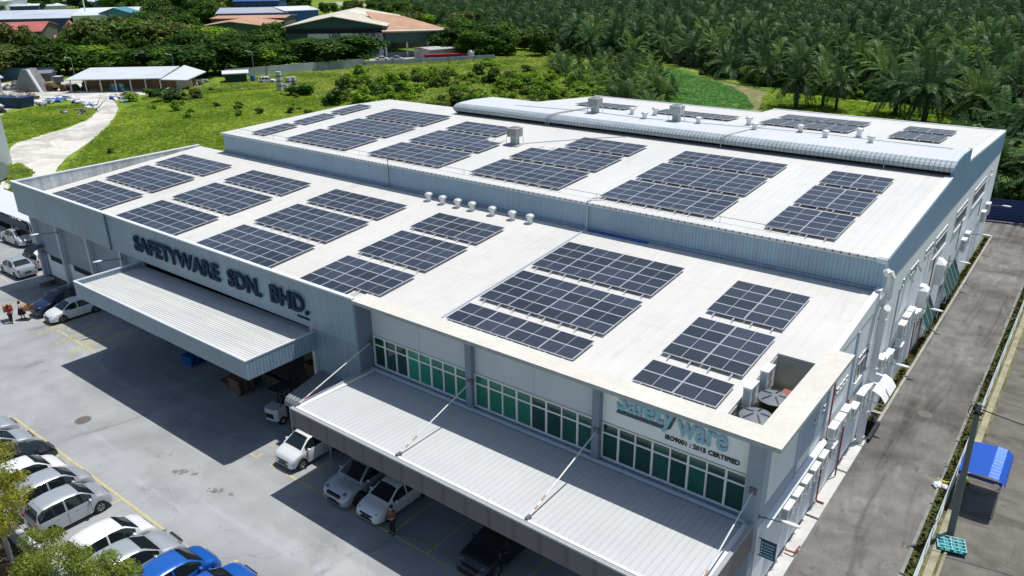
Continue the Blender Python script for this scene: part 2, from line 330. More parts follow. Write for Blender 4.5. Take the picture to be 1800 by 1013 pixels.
# accessible bay hatchings and wheelchair symbols
def hatch(x0, wid=.55):
    ya, yb = 20.35, 25.0
    for xx in (x0, x0+wid): line(mb, (xx,ya), (xx,yb), .07)
    y = ya; k = 0
    while y < yb-.5:
        line(mb, (x0,y), (x0+wid,y+.5), .05); line(mb, (x0+wid,y), (x0,y+.5), .05, z4); y += .5
for px in ((95,575),(125,592),(150,608)):
    p = G(*px); hatch(p.x)
for px in ((140,575),(168,594),(196,612)):
    c = G(*px)
    pts = [(c.x+.55*math.cos(t), c.y-.3+.55*math.sin(t)) for t in [math.radians(a) for a in range(150,391,24)]]
    for a, b in zip(pts[:-1], pts[1:]): line(mb, a, b, .09)
    line(mb, (c.x-.1,c.y+.1), (c.x-.1,c.y+1.1), .09); line(mb, (c.x-.1,c.y+.1), (c.x+.5,c.y+.1), .09, z4); line(mb, (c.x-.1,c.y+.6), (c.x+.4,c.y+.6), .09, z4); line(mb, (c.x+.5,c.y+.1), (c.x+.65,c.y-.5), .09)
    line(mb, (c.x-.2,c.y+1.35), (c.x,c.y+1.35), .2)
for a, b in (((228,562),(270,540)),((150,597),(158,601)),((166,640),(174,637)),((182,650),(182,645)),((440,798),(452,805)),((452,805),(462,797)),((475,786),(489,780))): line(mb, G(*a), G(*b), .1)
for a in ((5,448,90,405),(0,520,46,497),(0,548,70,512),(45,560,95,525),(20,505,30,500)): line(mb, G(a[0],a[1]), G(a[2],a[3]), .1)
line(mb, G(0,485), G(17,497), .12); line(mb, G(20,428), G(30,434), .12); line(mb, G(30,434), G(60,424), .1)
line(mb, G(412,985), G(452,1013), .13)
struct(mb, 'parking_markings', yel_m)
def text_mesh(body, size, ext=0., off=0., sx=1., shear=0., space=1.):
    cu = bpy.data.curves.new('lettering', 'FONT'); cu.body = body; cu.size = size; cu.extrude = ext; cu.offset = off; cu.resolution_u = 3; cu.shear = shear; cu.space_character = space
    ob = bpy.data.objects.new('lettering', cu); COL.objects.link(ob); bpy.context.view_layer.update()
    dg = bpy.context.evaluated_depsgraph_get(); me = bpy.data.meshes.new_from_object(ob.evaluated_get(dg)); bpy.data.objects.remove(ob); bpy.data.curves.remove(cu)
    if sx != 1.:
        for v in me.vertices: v.co.x *= sx
    return me
for i, px in enumerate(((741,955),(812,985))):
    me = text_mesh('RESERVED', .42, off=.008, sx=1.05); me.materials.append(yel2)
    o = bpy.data.objects.new('bay_lettering', me); COL.objects.link(o); o['kind'] = 'structure'
    c = (-22.35+2.43*i, 21.12); o.location = (c[0]-1.0, c[1], z4)
me = None
# tyre-darkened patch + manholes
def disc(mb, c, r, z, m=0, n=24, sy=1.): mb.face([(c[0]+r*math.cos(2*math.pi*i/n), c[1]+r*sy*math.sin(2*math.pi*i/n), z) for i in range(n)], m)
for nm, px, r, lab in (('manhole_cover',(1626,729),.34,'round manhole cover in the side road'),('manhole_cover',(146,739),.42,'round manhole cover in the parking lot'),('manhole_cover',(1640,966),.3,'worn round manhole cover at the near end of the side road')):
    c = G(*px); mb = MB(); mb.cyl((c.x,c.y,.0),(c.x,c.y,.025),r,r,24,0); mb.cyl((c.x,c.y,.0),(c.x,c.y,.018),r*1.18,r*1.18,24,1)
    single(mb, nm, [M('cast iron', (.13,.12,.1), .8, noise=(9,.2)), M('manhole ring', (.2,.19,.17), .9)], lab, 'manhole cover', (c.x,c.y,0))
# patches of worn / repaired surface on the front lot
mb = MB()
rq = random.Random(11)
for cx_, cy_, n_, sp_ in (((318,829,18,14)),((381,863,14,12)),((345,834,4,6)),((408,870,5,8))):
    for _ in range(n_):
        c = G(cx_+rq.gauss(0,sp_*.5), cy_+rq.gauss(0,sp_*.14)); rr_ = rq.uniform(.04,.16); mb.face([(c.x+rr_*rq.uniform(.6,1.3)*math.cos(t), c.y+rr_*rq.uniform(.6,1.3)*math.sin(t), z2+.001*rq.random()) for t in [k*math.pi/4 for k in range(8)]])
struct(mb, 'surface_patch', Mground('gravel patch', [(.15,.15,.145),(.25,.25,.24)], 3, fine=[(12,.3)]))
# dirt track and yard on the left
dirt_m = Mground('pale dirt track', [(.56,.53,.47),(.66,.635,.58),(.44,.42,.37),(.62,.60,.55)], .12, fine=[(1,.1),(6,.08)], bump=(5,.05))
mb = MB()
Lp = [(0,330),(20,255),(60,240),(120,226),(160,205),(172,192),(150,180),(100,175),(60,185),(0,196)]
Rp = [(90,320),(100,296),(118,276),(150,255),(185,228),(202,205),(208,190),(200,176),(180,163),(130,158),(60,160),(0,172)]
n = 12
def rs(P_, n):
    out = []; ds = [0]
    for a, b in zip(P_[:-1], P_[1:]): ds.append(ds[-1]+math.dist(a, b))
    for i in range(n):
        d = ds[-1]*i/(n-1); k = max(j for j in range(len(ds)) if ds[j] <= d+1e-6); k = min(k, len(P_)-2); u = (d-ds[k])/max(1e-6, ds[k+1]-ds[k]); out.append((P_[k][0]+(P_[k+1][0]-P_[k][0])*u, P_[k][1]+(P_[k+1][1]-P_[k][1])*u))
    return out
A_, B_ = rs(Lp, 30), rs(Rp, 30)
for i in range(29):
    mb.face([(*G(*A_[i])[:2], z3), (*G(*B_[i])[:2], z3), (*G(*B_[i+1])[:2], z3), (*G(*A_[i+1])[:2], z3)])
mb.face([(*G(*p)[:2], z2) for p in ((0,146),(130,140),(350,140),(350,158),(240,168),(130,172),(0,196))])
struct(mb, 'dirt_track', dirt_m)
mb = MB(); mb.face([(*G(*p)[:2], z2) for p in ((0,420),(95,340),(40,325),(-40,325),(-60,420))]); struct(mb, 'side_yard', dirt_m)
path_m = Mground('plantation clearing', [(.06,.12,.02),(.11,.18,.035),(.26,.22,.12),(.08,.14,.025)], .05, fine=[(.8,.3),(3,.3)])
mb = MB(); mb.face([(*G(*p)[:2], z1) for p in ((1165,116),(1200,122),(1245,138),(1290,146),(1350,158),(1420,172),(1560,190),(1710,222),(1740,300),(1500,260),(1330,215),(1200,190),(1130,170),(1140,140))]); struct(mb, 'clearing', path_m)
mb = MB(); mb.face([(*G(*p)[:2], z2) for p in ((1262,143),(1300,150),(1338,160),(1366,172),(1362,186),(1345,196),(1325,188),(1332,176),(1312,166),(1290,156))]); struct(mb, 'bare_earth', Mground('bare earth', [(.30,.22,.13),(.16,.18,.06),(.36,.29,.19)], .25, fine=[(2,.2)]))
mb = MB(); mb.face([(*G(*p)[:2], z2) for p in ((650,122),(650,104),(830,84),(850,94),(845,104),(800,110))]); struct(mb, 'factory_yard', Mground('factory yard', [(.32,.30,.27),(.42,.40,.36)], .2, fine=[(1,.15)]))
mb = MB(); mb.face([(*G(*p)[:2], z2) for p in ((560,9),(900,14),(1000,22),(960,10),(700,4),(560,4))]); struct(mb, 'far_clearing', Mground('far pale ground', [(.30,.30,.26),(.42,.42,.40),(.16,.2,.1)], .03, fine=[(.3,.3)]))

# ================================================================ FACTORY
F = root('factory_building', 'large white roofed two level factory with pale blue cladding and solar arrays on its roofs', 'factory', (-40, 44, 0))
def fp(mb, name, mats, parent=None, **k): return part(mb, name, mats, parent or F, **k)
def zl(y): return 8.05+.083*(y-27.2)
def zu(y): return 11.32+.058*(y-43.4)
def zr(y): return 12.25-.051*(y-66.7)
# lower roof (sheet with the service well cut out)
mb = MB()
def slopebox(mb, x0, x1, y0, y1, f, th=.12, m=0): mb.hexa([(x0,y0,f(y0)-th),(x1,y0,f(y0)-th),(x1,y1,f(y1)-th),(x0,y1,f(y1)-th),(x0,y0,f(y0)),(x1,y0,f(y0)),(x1,y1,f(y1)),(x0,y1,f(y1))], m)
slopebox(mb, -74.7,-30.9,25.45,43.4,zl); slopebox(mb, -30.898,-10.4,26.5,43.4,zl); slopebox(mb, -10.398,-8.05,34.3,43.4,zl)
fp(mb, 'lower_roof', roofw)
# upper roof, front slope, rear slope
mb = MB()
zf = lambda x, y: (x, y, zu(y))
top = [(-70.2,43.2),(-8.5,43.2),(-8.5,60.9),(-54.2,60.9),(-54.2,62.6),(-66.2,62.6),(-68.6,57.6)]
mb.face([zf(*p) for p in top]); mb.face([(x,y,zu(y)-.15) for x,y in top][::-1])
fp(mb, 'upper_roof', roofu, recalc=False)
mb = MB(); rr = [(-54.0,66.7),(-8.5,66.7),(-8.5,87.3),(-30.6,87.3),(-30.6,83.4),(-51.6,83.4)]
mb.face([(x,y,zr(y)) for x,y in rr]); mb.face([(x,y,zr(y)-.15) for x,y in rr][::-1]); fp(mb, 'rear_roof', roofu, recalc=False)
# white verge flashing on the right edge of the roofs
mb = MB()
for a, b, f in ((43.3,60.4,zu),(66.9,87.3,zr)):
    mb.hexa([(-8.5,a,f(a)-.3),(-7.98,a,f(a)-.3),(-7.98,b,f(b)-.3),(-8.5,b,f(b)-.3),(-8.5,a,f(a)+.06),(-7.98,a,f(a)+.06),(-7.98,b,f(b)+.06),(-8.5,b,f(b)+.06)])
mb.box(-30.6,-8.0,87.3,87.5,zr(87.3)-.3,zr(87.3)+.08); mb.box(-51.7,-30.6,83.4,83.55,zr(83.4)-.3,zr(83.4)+.08)
fp(mb, 'verge_flashing', M('white flashing', (.74,.76,.78), .5, noise=(.8,.05)))
# curved ridge monitor
prof = [(60.25,12.62),(60.1,12.8),(60.12,12.98),(60.3,13.14),(60.6,13.26),(61.1,13.33),(63.3,13.38),(66.6,13.2),(66.7,13.1),(66.7,12.2)]
mb = MB(); n0 = len(mb.v)
for k, (y, z) in enumerate(prof[:-1]):
    y2, z2_ = prof[k+1]; mb.face([(-54.2,y,z),(-8.02,y,z),(-8.02,y2,z2_),(-54.2,y2,z2_)], 0)
mb.face([(-54.2,y,z) for y, z in prof]+[(-54.2,60.9,12.2)], 0)
monm = M('ridge monitor sheet', (.64,.665,.67), .5, noise=[(.5,.04)], rib=('X', .3, .035, .004), streak=('Y', 5., .06))
fp(mb, 'ridge_monitor', [monm], recalc=False, smooth=40)
lipm = M('weathered monitor lip', (.40,.47,.50), .6, noise=[(1.2,.12)], rib=('X', .33, .35, .03), streak=('X', 2.5, .3))
mb = MB(); fr = [(60.22,12.62),(60.07,12.8),(60.09,12.98),(60.27,13.15),(60.58,13.275),(60.85,13.315)]
for (y,z),(y2,z2_) in zip(fr[:-1], fr[1:]): mb.face([(-54.2,y,z),(-8.02,y,z),(-8.02,y2,z2_),(-54.2,y2,z2_)])
fp(mb, 'monitor_lip', lipm, recalc=False, smooth=60)
mb = MB(); mb.box(-54.1,-8.05,60.9,61.0,12.1,13.0); mb.box(-54.1,-8.05,60.26,60.9,12.6,12.64); fp(mb, 'monitor_vent', black)
# upper block walls
mb = MB(); mb.box(-70.2,-8.02,43.42,43.55,9.55,11.2); mb.box(-8.25,-7.96,43.36,43.62,9.28,11.2); fp(mb, 'upper_front_cladding', M('upper pale blue cladding', (.34, .48, .60), .42, noise=(.25, .08), rib=('X', .22, .2, .012), streak=('Z', 6., .08)))
mb = MB(); mb.box(-70.2,-8.02,43.3,43.56,9.28,9.55); mb.box(-70.2,-8.1,43.05,43.42,9.36,9.42); fp(mb, 'base_flashing', M('grey flashing', (.33,.39,.45), .5, noise=(1.5,.2)))
mb = MB(); mb.cyl((-70.25,43.3,11.22),(-8.0,43.3,11.22),.13,.13,10); mb.box(-70.25,-7.98,43.2,43.45,11.15,11.27); fp(mb, 'eaves_gutter', M('pale gutter', (.62,.67,.72), .4, noise=(1,.06)))
mb = MB(); mb.box(-70.2,-8.2,43.6,62.3,0,9.3); mb.box(-54,-8.2,62.4,83.2,0,9.3); mb.box(-30.6,-8.2,83.25,87.2,0,9.3); mb.box(-69.9,-8.2,43.7,62,9.3,10.9); mb.box(-51.5,-8.2,62,83,9.3,11.2); mb.box(-30.5,-8.2,83,87,9.3,11); fp(mb, 'inner_walls', whitewall)
# right wall of the upper block: white wall, blue band with the stepped roof outline
mb = MB(); mb.box(-8.2,-8.0,43.42,87.4,0,9.5); fp(mb, 'right_wall', whitewall)
band = [(43.42,9.62),(46.3,9.55),(87.4,9.35),(87.4,zr(87.4)-.1),(66.9,zr(66.9)-.1),(66.75,13.2),(63.3,13.33),(61.1,13.3),(60.4,13.1),(60.2,12.8),(60.35,zu(60.35)-.1),(43.42,zu(43.42)-.1)]
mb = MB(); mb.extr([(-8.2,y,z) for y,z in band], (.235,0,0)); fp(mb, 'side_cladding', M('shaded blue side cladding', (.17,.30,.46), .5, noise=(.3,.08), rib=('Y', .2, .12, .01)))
mb = MB(); mb.box(-51.7,-8,87.21 if 0 else 87.4,87.5,0,9.3); fp(mb, 'rear_wall', whitewall)
# left end wall
mb = MB(); mb.extr([(-70.2,43.6,9.3),(-70.2,43.6,11.2),(-68.6,57.6,zu(57.6)-.16),(-68.6,57.6,9.3)], (.1,0,0)); mb.extr([(-68.6,57.6,0),(-68.6,57.6,zu(57.6)-.16),(-66.2,62.6,zu(62.6)-.16),(-66.2,62.6,0)], (.1,0,0)); mb.box(-66.2,-54.2,62.5,62.6,0,12.3); fp(mb, 'left_end_wall', blue_y)
# lower block: left wall + stained parapet, rear corner
mb = MB(); mb.box(-73.9,-73.75,26.0,43.4,0,6.8); mb.box(-74.95,-73.9,43.2,43.4,0,6.8); mb.box(-74.8,-70.2,43.3,43.4,0,9.25); fp(mb, 'left_wall', greyp)
mb = MB(); mb.hexa([(-74.94,25.4,6.8),(-74.72,25.4,6.8),(-74.72,43.35,6.8),(-74.94,43.35,6.8),(-74.94,25.4,9.38),(-74.72,25.4,9.38),(-74.72,43.35,9.5),(-74.94,43.35,9.5)]); fp(mb, 'left_parapet', stained)
mb = MB(); mb.hexa([(-74.99,25.35,9.38),(-74.69,25.35,9.38),(-74.69,43.4,9.5),(-74.99,43.4,9.5),(-74.99,25.35,9.45),(-74.69,25.35,9.45),(-74.69,43.4,9.57),(-74.99,43.4,9.57)]); fp(mb, 'parapet_cap', M('white coping', (.72,.75,.79), .5))
# fascia over the loading side
mb = MB(); mb.box(-74.95,-58.36,25.3,25.42,6.68,9.4); mb.box(-58.28,-30.78,25.3,25.42,6.62,9.36); fp(mb, 'front_fascia', blue_x)
mb = MB(); mb.box(-58.38,-58.26,25.2,25.3,6.6,9.44); fp(mb, 'fascia_downpipe', M('dark blue pipe', (.10,.17,.23), .5))
mb = MB(); mb.box(-75.0,-30.8,25.24,25.5,9.41,9.5); fp(mb, 'fascia_cap', M('bright coping', (.74,.78,.82), .4))
mb = MB(); mb.box(-74.8,-30.9,25.43,26.9,6.55,6.65); fp(mb, 'soffit', greyp)
mb = MB(); mb.box(-30.78,-30.62,25.3,26.5,4.6,9.3); fp(mb, 'return_wall', M('dark blue grey wall', (.16,.21,.28), .6, noise=(.6,.08)))
# cream slab coping along the front and right side
mb = MB(); mb.prism([(-30.85,25.25),(-7.05,25.25),(-7.05,34.75),(-8.23,34.75),(-8.23,26.45),(-30.85,26.45)], 9.18, 9.38, 1, 0); fp(mb, 'coping_slab', [slabm, M('slab edge', (.36,.39,.42), .7, noise=(2,.12))])
# white office front
mb = MB(); mb.box(-30.62,-8.2,26.4,26.55,6.9,9.18)
fp(mb, 'front_wall', greyp)
mb = MB(); mb.box(-15.42,-8.5,26.36,26.397,6.98,9.16); fp(mb, 'sign_panel', M('white sign wall', (.86,.89,.92), .6, noise=(.6,.04)))
mb = MB()
for x in (-26.95,-19.3): mb.box(x-.025,x+.025,26.375,26.397,6.95,9.17)
mb.box(-30.6,-15.8,26.38,26.397,8.6,8.63); fp(mb, 'wall_groove', M('pale joint', (.56,.6,.65), .7))
mb = MB(); mb.box(-30.62,-8.2,26.38,26.6,4.7,5.05); mb.box(-30.62,-8.2,26.2,26.4,4.62,4.8); fp(mb, 'sill_beam', M('pale blue grey sill', (.50,.55,.61), .6, noise=(1,.1)))
mb = MB(); mb.cyl((-30.6,26.1,4.9),(-8.3,26.1,4.9),.1,.1,8)
for x in range(-29,-8,3): mb.cyl((x,26.1,4.9),(x+.08,26.1,4.9),.13,.13,8)
fp(mb, 'sill_pipe', M('pale pipe', (.46,.52,.58), .5))
for x, lab in ((-23.2,0),(-15.6,0)):
    mb = MB(); mb.box(x-.19,x+.19,26.05,26.4,4.6,9.18); fp(mb, 'column', bluegrey)
mb = MB(); mb.box(-8.5,-7.98,26.05,26.6,0,9.18); fp(mb, 'column', M('corner column paint', (.27,.33,.41), .6, noise=(.7,.06)))
# windows: three bays of eight lights, each with a small pane over a tall one
gl = []
for nm, c, r in (('dark green glass', (.010,.060,.050), .1), ('mid green glass', (.012,.10,.075), .12), ('bright green blind glass', (.018,.26,.17), .2)):
    gl.append(M(nm, c, r, spec=.6, noise=(.8,.2)))
blind = M('green slatted blind behind glass', (.010,.13,.09), .2, spec=.6, rib=None); 
blindz = M('green slatted blind', (.016,.20,.13), .25, spec=.6, rib=('Z', .11, .45, 0))
W3 = root
def bay(x0, x1, kinds):
    n = 8; step = (x1-x0)/n; fr = MB()
    for i in range(n+1):
        w = .05 if i % 2 else .035; x = x0+step*i; fr.box(x-w,x+w,26.30,26.42,5.05,6.93)
    for z in (5.07, 6.40, 6.9): fr.box(x0-.03,x1+.03,26.315,26.42,z-.04,z+.04)
    f = fp(fr, 'window_band', frame_w)
    for i in range(n):
        x = x0+step*i; m = kinds[i]
        for za, zb in ((5.1,6.37),(6.43,6.87)):
            g = MB(); g.box(x+.04,x+step-.04,26.37,26.40,za,zb); part(g, 'window_pane', m, f)
    return f
D, Mi, B_, S_ = gl[0], gl[1], gl[2], blindz
bay(-30.5,-23.42,[D,D,D,B_,B_,S_,S_,S_]); bay(-22.98,-15.82,[S_,S_,S_,S_,D,D,Mi,Mi]); bay(-15.36,-8.56,[D,D,D,Mi,D,Mi,D,D])
# right wall below the slab and up to the upper block
mb = MB(); mb.box(-8.3,-8.02,26.6,43.4,0,8.7); mb.extr([(-8.3,34.75,8.6),(-8.3,43.4,8.6),(-8.3,43.4,zl(43.4)+.25),(-8.3,34.75,zl(34.75)+.2)], (.32,0,0)); mb.box(-8.3,-8.02,26.6,34.75,8.7,9.18); fp(mb, 'side_wall', whitewall)
mb = MB(); mb.box(-8.02,-7.93,31.0,31.2,4.4,9.1); mb.box(-8.02,-7.9,35.0,35.15,.3,8.9); mb.box(-8.02,-7.94,39.3,39.6,.1,8.5); fp(mb, 'pilaster', M('pilaster paint', (.45,.53,.62), .7))
mb = MB(); mb.box(-8.02,-7.98,31.2,35.0,5.0,9.1); fp(mb, 'grey_wall_panel', M('blue grey wall panel', (.33,.43,.55), .7, noise=(.5,.05)))
mb = MB(); mb.hexa([(-7.98,27.2,4.15),(-7.7,27.2,4.15),(-7.7,35.2,4.15),(-7.98,35.2,4.15),(-7.98,27.2,4.28),(-7.78,27.2,4.24),(-7.78,35.2,4.24),(-7.98,35.2,4.28)]); fp(mb, 'wall_ledge', whitewall)
mb = MB(); mb.box(-8.02,-7.975,26.6,31.0,4.28,5.0); mb.box(-8.02,-7.97,26.6,27.3,5.0,9.15); fp(mb, 'painted_band', M('blue grey painted band', (.36,.44,.54), .7))
# side windows
glassd = M('dark window glass', (.03,.045,.05), .12, spec=.6)
def sidewin(y0, y1, z0, z1, bars=0, mull=2, sill=True, name='window'):
    fr = MB(); x = -8.0; fr.box(x,x+.05,y0,y1,z1-.06,z1); fr.box(x,x+.05,y0,y1,z0,z0+.06); fr.box(x,x+.05,y0,y0+.06,z0,z1); fr.box(x,x+.05,y1-.06,y1,z0,z1)
    for i in range(1, mull): yy = y0+(y1-y0)*i/mull; fr.box(x,x+.05,yy-.03,yy+.03,z0,z1)
    if sill: fr.box(x-.01,x+.13,y0-.15,y1+.1,z0-.1,z0-.02)
    f = fp(fr, name, frame_w); g = MB(); g.box(x-.01,x+.02,y0+.03,y1-.03,z0+.03,z1-.03); part(g, 'pane', glassd, f)
    if bars:
        b = MB(); zt = z1-(z1-z0)*.28; b.box(x+.03,x+.09,y0,y1,zt-.04,zt+.04)
        for i in range(bars): yy = y0+(y1-y0)*(i+.5)/bars; b.box(x+.05,x+.08,yy-.025,yy+.025,z0,zt)
        part(b, 'security_bars', M('grey bars', (.42,.45,.48), .5), f)
    return f
sidewin(58.3,62.6,6.9,8.35,9); sidewin(66.0,70.8,6.85,8.35,10); sidewin(73.8,80.0,6.9,8.38,12); sidewin(82.7,83.2,7.9,8.35,0,1)
sidewin(55.1,57.6,7.9,8.36,0,4,False,'louvre_window'); sidewin(50.8,53.1,7.9,8.38,0,4,False,'louvre_window'); sidewin(48.9,49.4,7.85,8.3,0,1,False,'louvre_window')
sidewin(40.3,42.4,5.15,6.6,3,3); sidewin(36.5,38.6,6.1,6.42,0,4,False,'louvre_window'); sidewin(34.45,35.2,6.1,6.43,0,2,False,'louvre_window'); sidewin(33.1,33.75,6.1,6.43,0,2,False,'louvre_window')
# open top-hung sashes
for y in (49.9,52.2,56.9): 
    mb = MB(); z = 7.9 if y > 45 else 6.05
    mb.hexa([(-7.62,y,z-.02),(-7.6,y,z-.02),(-7.6,y+.4,z-.02),(-7.62,y+.4,z-.02),(-7.97,y,z+.45),(-7.95,y,z+.45),(-7.95,y+.4,z+.45),(-7.97,y+.4,z+.45)])
    fp(mb, 'open_sash', M('teal glass sash', (.10,.2,.19), .3))
# down pipes and fire pipes
mb = MB(); mb.tube([(-7.95,43.05,10.6),(-7.75,43.0,10.75),(-7.62,43.0,10.5),(-7.62,43.05,9.3)], .2, 12); mb.tube([(-7.62,43.05,9.3),(-7.85,43.1,9.0),(-7.88,43.15,8.7)], .2, 12); fp(mb, 'down_pipe', pvc, smooth=50)
mb = MB(); mb.tube([(-7.45,42.6,8.85),(-7.62,42.8,8.6),(-7.66,42.85,8.2),(-7.66,42.85,.15)], .2, 12)
for z in (8.0,5.0,2.2,.5): mb.cyl((-7.66,42.85,z),(-7.66,42.85,z+.06),.235,.235,12)
fp(mb, 'down_pipe', pvc, smooth=50)
mb = MB(); mb.tube([(-7.85,47.6,8.2),(-7.85,47.6,3.0)], .05, 6); mb.tube([(-7.85,68.6,7.2),(-7.85,68.6,4.6)], .05, 6); mb.tube([(-7.85,78.6,6.6),(-7.85,78.6,5.0)], .05, 6); mb.tube([(-7.6,64,5.6),(-7.6,64,.3)], .05, 6); fp(mb, 'cable_conduit', M('grey conduit', (.4,.43,.46), .6))
for pts in ([(-7.9,35.75,8.9),(-7.9,35.75,.2),(-7.5,35.75,.2)], [(-7.75,38.5,5.0),(-7.75,38.5,.2)], [(-7.8,58.3,7.0),(-7.8,57.9,.2)], [(-7.85,31.0,.3),(-7.4,31.0,.35),(-7.35,31.6,.35)], [(-7.9,55.9,3.5),(-7.85,55.9,.2)]):
    mb = MB(); mb.tube(pts, .045, 6); fp(mb, 'fire_pipe', rust)
# loading side: raised floor, clad wall, white lower wall, columns, openings
yw = 26.0
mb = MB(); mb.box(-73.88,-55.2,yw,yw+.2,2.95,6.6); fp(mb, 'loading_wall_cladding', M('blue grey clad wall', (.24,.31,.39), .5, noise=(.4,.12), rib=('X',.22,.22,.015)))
mb = MB(); mb.box(-73.88,-55.2,yw+.02,yw+.22,.95,2.95); fp(mb, 'lower_white_wall', whitewall)
mb = MB(); mb.box(-73.9,-33,yw+.05,yw+.4,0,.95); fp(mb, 'plinth', M('dark stained plinth', (.10,.095,.085), .9, noise=[(2,.4)]))
mb = MB(); mb.box(-73.85,-55.2,yw-.03,yw,4.35,4.4); fp(mb, 'clad_seam', bluetrim)
for px in ((100.7,402),(154,424),(214,447)):
    p = BY(px[0], px[1], yw-.15); mb = MB(); mb.box(p.x-.16,p.x+.16,yw-.35,yw,.5,6.62); fp(mb, 'column', M('pale grey column', (.52,.56,.6), .6, noise=(.8,.06)))
p = BY(52,380,yw-.15); mb = MB(); mb.box(-73.95,-73.7,yw-.35,yw,.0,6.62); fp(mb, 'column', M('pale grey column', (.5,.5,.5)))
for q in (((650,450),(830,600)),((960,600),(1215,770))):
    a, b = BY(q[0][0]/7.5, 380+q[0][1]/7.5, yw), BY(q[1][0]/7.5, 380+q[1][1]/7.5, yw)
    mb = MB(); mb.box(a.x,b.x,yw-.04,yw+.02,2.55,3.0); fp(mb, 'vent_opening', black)
mb = MB(); mb.box(-73.9,-73.0,yw-.12,yw,.95,3.1); fp(mb, 'side_door', bluegrey)
# door canopy at the corner (curved dark sheet)
mb = MB(); pts = [(yw-.02,3.65),(yw-.5,3.62),(yw-.95,3.45),(yw-1.25,3.15)]
for (y,z),(y2,z2_) in zip(pts[:-1], pts[1:]): mb.hexa([(-74.6,y2,z2_),(-72.9,y2,z2_),(-72.9,y,z),(-74.6,y,z),(-74.6,y2,z2_+.05),(-72.9,y2,z2_+.05),(-72.9,y,z+.05),(-74.6,y,z+.05)])
fp(mb, 'door_canopy', M('charcoal sheet', (.06,.065,.07), .5))
mb = MB(); mb.box(-74.1,-72.5,yw-1.2,yw,.6,.75); mb.box(-73.9,-73.6,yw-1.0,yw,0,.6); fp(mb, 'door_step', conc)
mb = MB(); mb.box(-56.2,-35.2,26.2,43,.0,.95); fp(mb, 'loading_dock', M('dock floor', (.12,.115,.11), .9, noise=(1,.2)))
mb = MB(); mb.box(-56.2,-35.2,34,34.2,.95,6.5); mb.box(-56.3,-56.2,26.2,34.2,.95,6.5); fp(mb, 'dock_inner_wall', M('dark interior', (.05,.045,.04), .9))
mb = MB(); mb.box(-35.3,-35.12,26.0,34,.0,6.6); fp(mb, 'dock_side_wall', greyp)
mb = MB(); mb.box(-35.1,-30.78,25.75,26.0,2.9,6.62); mb.box(-31.0,-30.78,25.42,25.75,2.9,6.62); fp(mb, 'clad_wall', blue_x)
mb = MB(); mb.box(-35.1,-30.78,26.02,26.3,0,2.9); fp(mb, 'shutter', M('dark shutter', (.05,.055,.06), .6, rib=('Z',.12,.3,.01)))
mb = MB(); mb.box(-35.35,-35.1,25.6,25.85,0,6.5); fp(mb, 'column', M('pale grey column', (.5,.5,.5)))
# small grey lean-to between the canopies
mb = MB(); c = [(25.7,3.55),(23.4,3.05),(23.1,2.95),(22.95,2.75),(22.9,2.55)]
for (y,z),(y2,z2_) in zip(c[:-1], c[1:]): mb.hexa([(-34.9,y2,z2_-.04),(-30.85,y2,z2_-.04),(-30.85,y,z-.04),(-34.9,y,z-.04),(-34.9,y2,z2_),(-30.85,y2,z2_),(-30.85,y,z),(-34.9,y,z)])
fp(mb, 'lean_to_roof', M('grey lean-to sheet', (.27,.30,.32), .5, rib=('X',.28,.35,.03), noise=(1,.1)))
mb = MB(); mb.box(-34.8,-34.68,23.1,23.22,0,2.8); mb.box(-31.4,-31.28,23.1,23.22,0,2.8); mb.box(-34.8,-31.2,23.1,23.2,2.6,2.75); fp(mb, 'lean_to_frame', steel)
# blue loading canopy
x0, x1, y0, y1, zt, zb = -55.2,-34.98,20.88,25.9,6.18,4.98
mb = MB(); mb.box(x0,x1,y0,y0+.1,zb,zt-.05); cf = fp(mb, 'loading_canopy', blue_x)
mb = MB(); mb.box(x0,x0+.1,y0+.1,y1,zb,zt-.05); part(mb, 'canopy_side', blue_y, cf); mb = MB(); mb.box(x1-.1,x1,y0+.1,y1,zb,zt-.05); part(mb, 'canopy_side', blue_y, cf)
mb = MB(); mb.box(x0-.02,x1+.02,y0-.03,y0+.14,zt-.05,zt+.02); mb.box(x0-.02,x0+.14,y0+.14,y1,zt-.05,zt+.02); mb.box(x1-.12,x1+.02,y0+.14,y1,zt-.05,zt+.02); part(mb, 'canopy_cap', M('pale canopy cap', (.62,.66,.70), .5, noise=(2,.08)), cf)
mb = MB(); mb.hexa([(x0+.1,y0+.1,5.75),(x1-.1,y0+.1,6.08),(x1-.1,y1,6.08),(x0+.1,y1,5.75),(x0+.1,y0+.1,5.8),(x1-.1,y0+.1,6.12),(x1-.1,y1,6.12),(x0+.1,y1,5.8)]); part(mb, 'canopy_roof', M('canopy roof sheet fine', (.66,.655,.63), .55, noise=[(.3,.06)], rib=('Y', .19, .22, .03), streak=('X', 3., .12)), cf)
mb = MB(); mb.box(x0+.1,x1-.1,y0+.1,y1,5.05,5.1); part(mb, 'canopy_ceiling', M('dark underside', (.10,.10,.11), .8), cf)
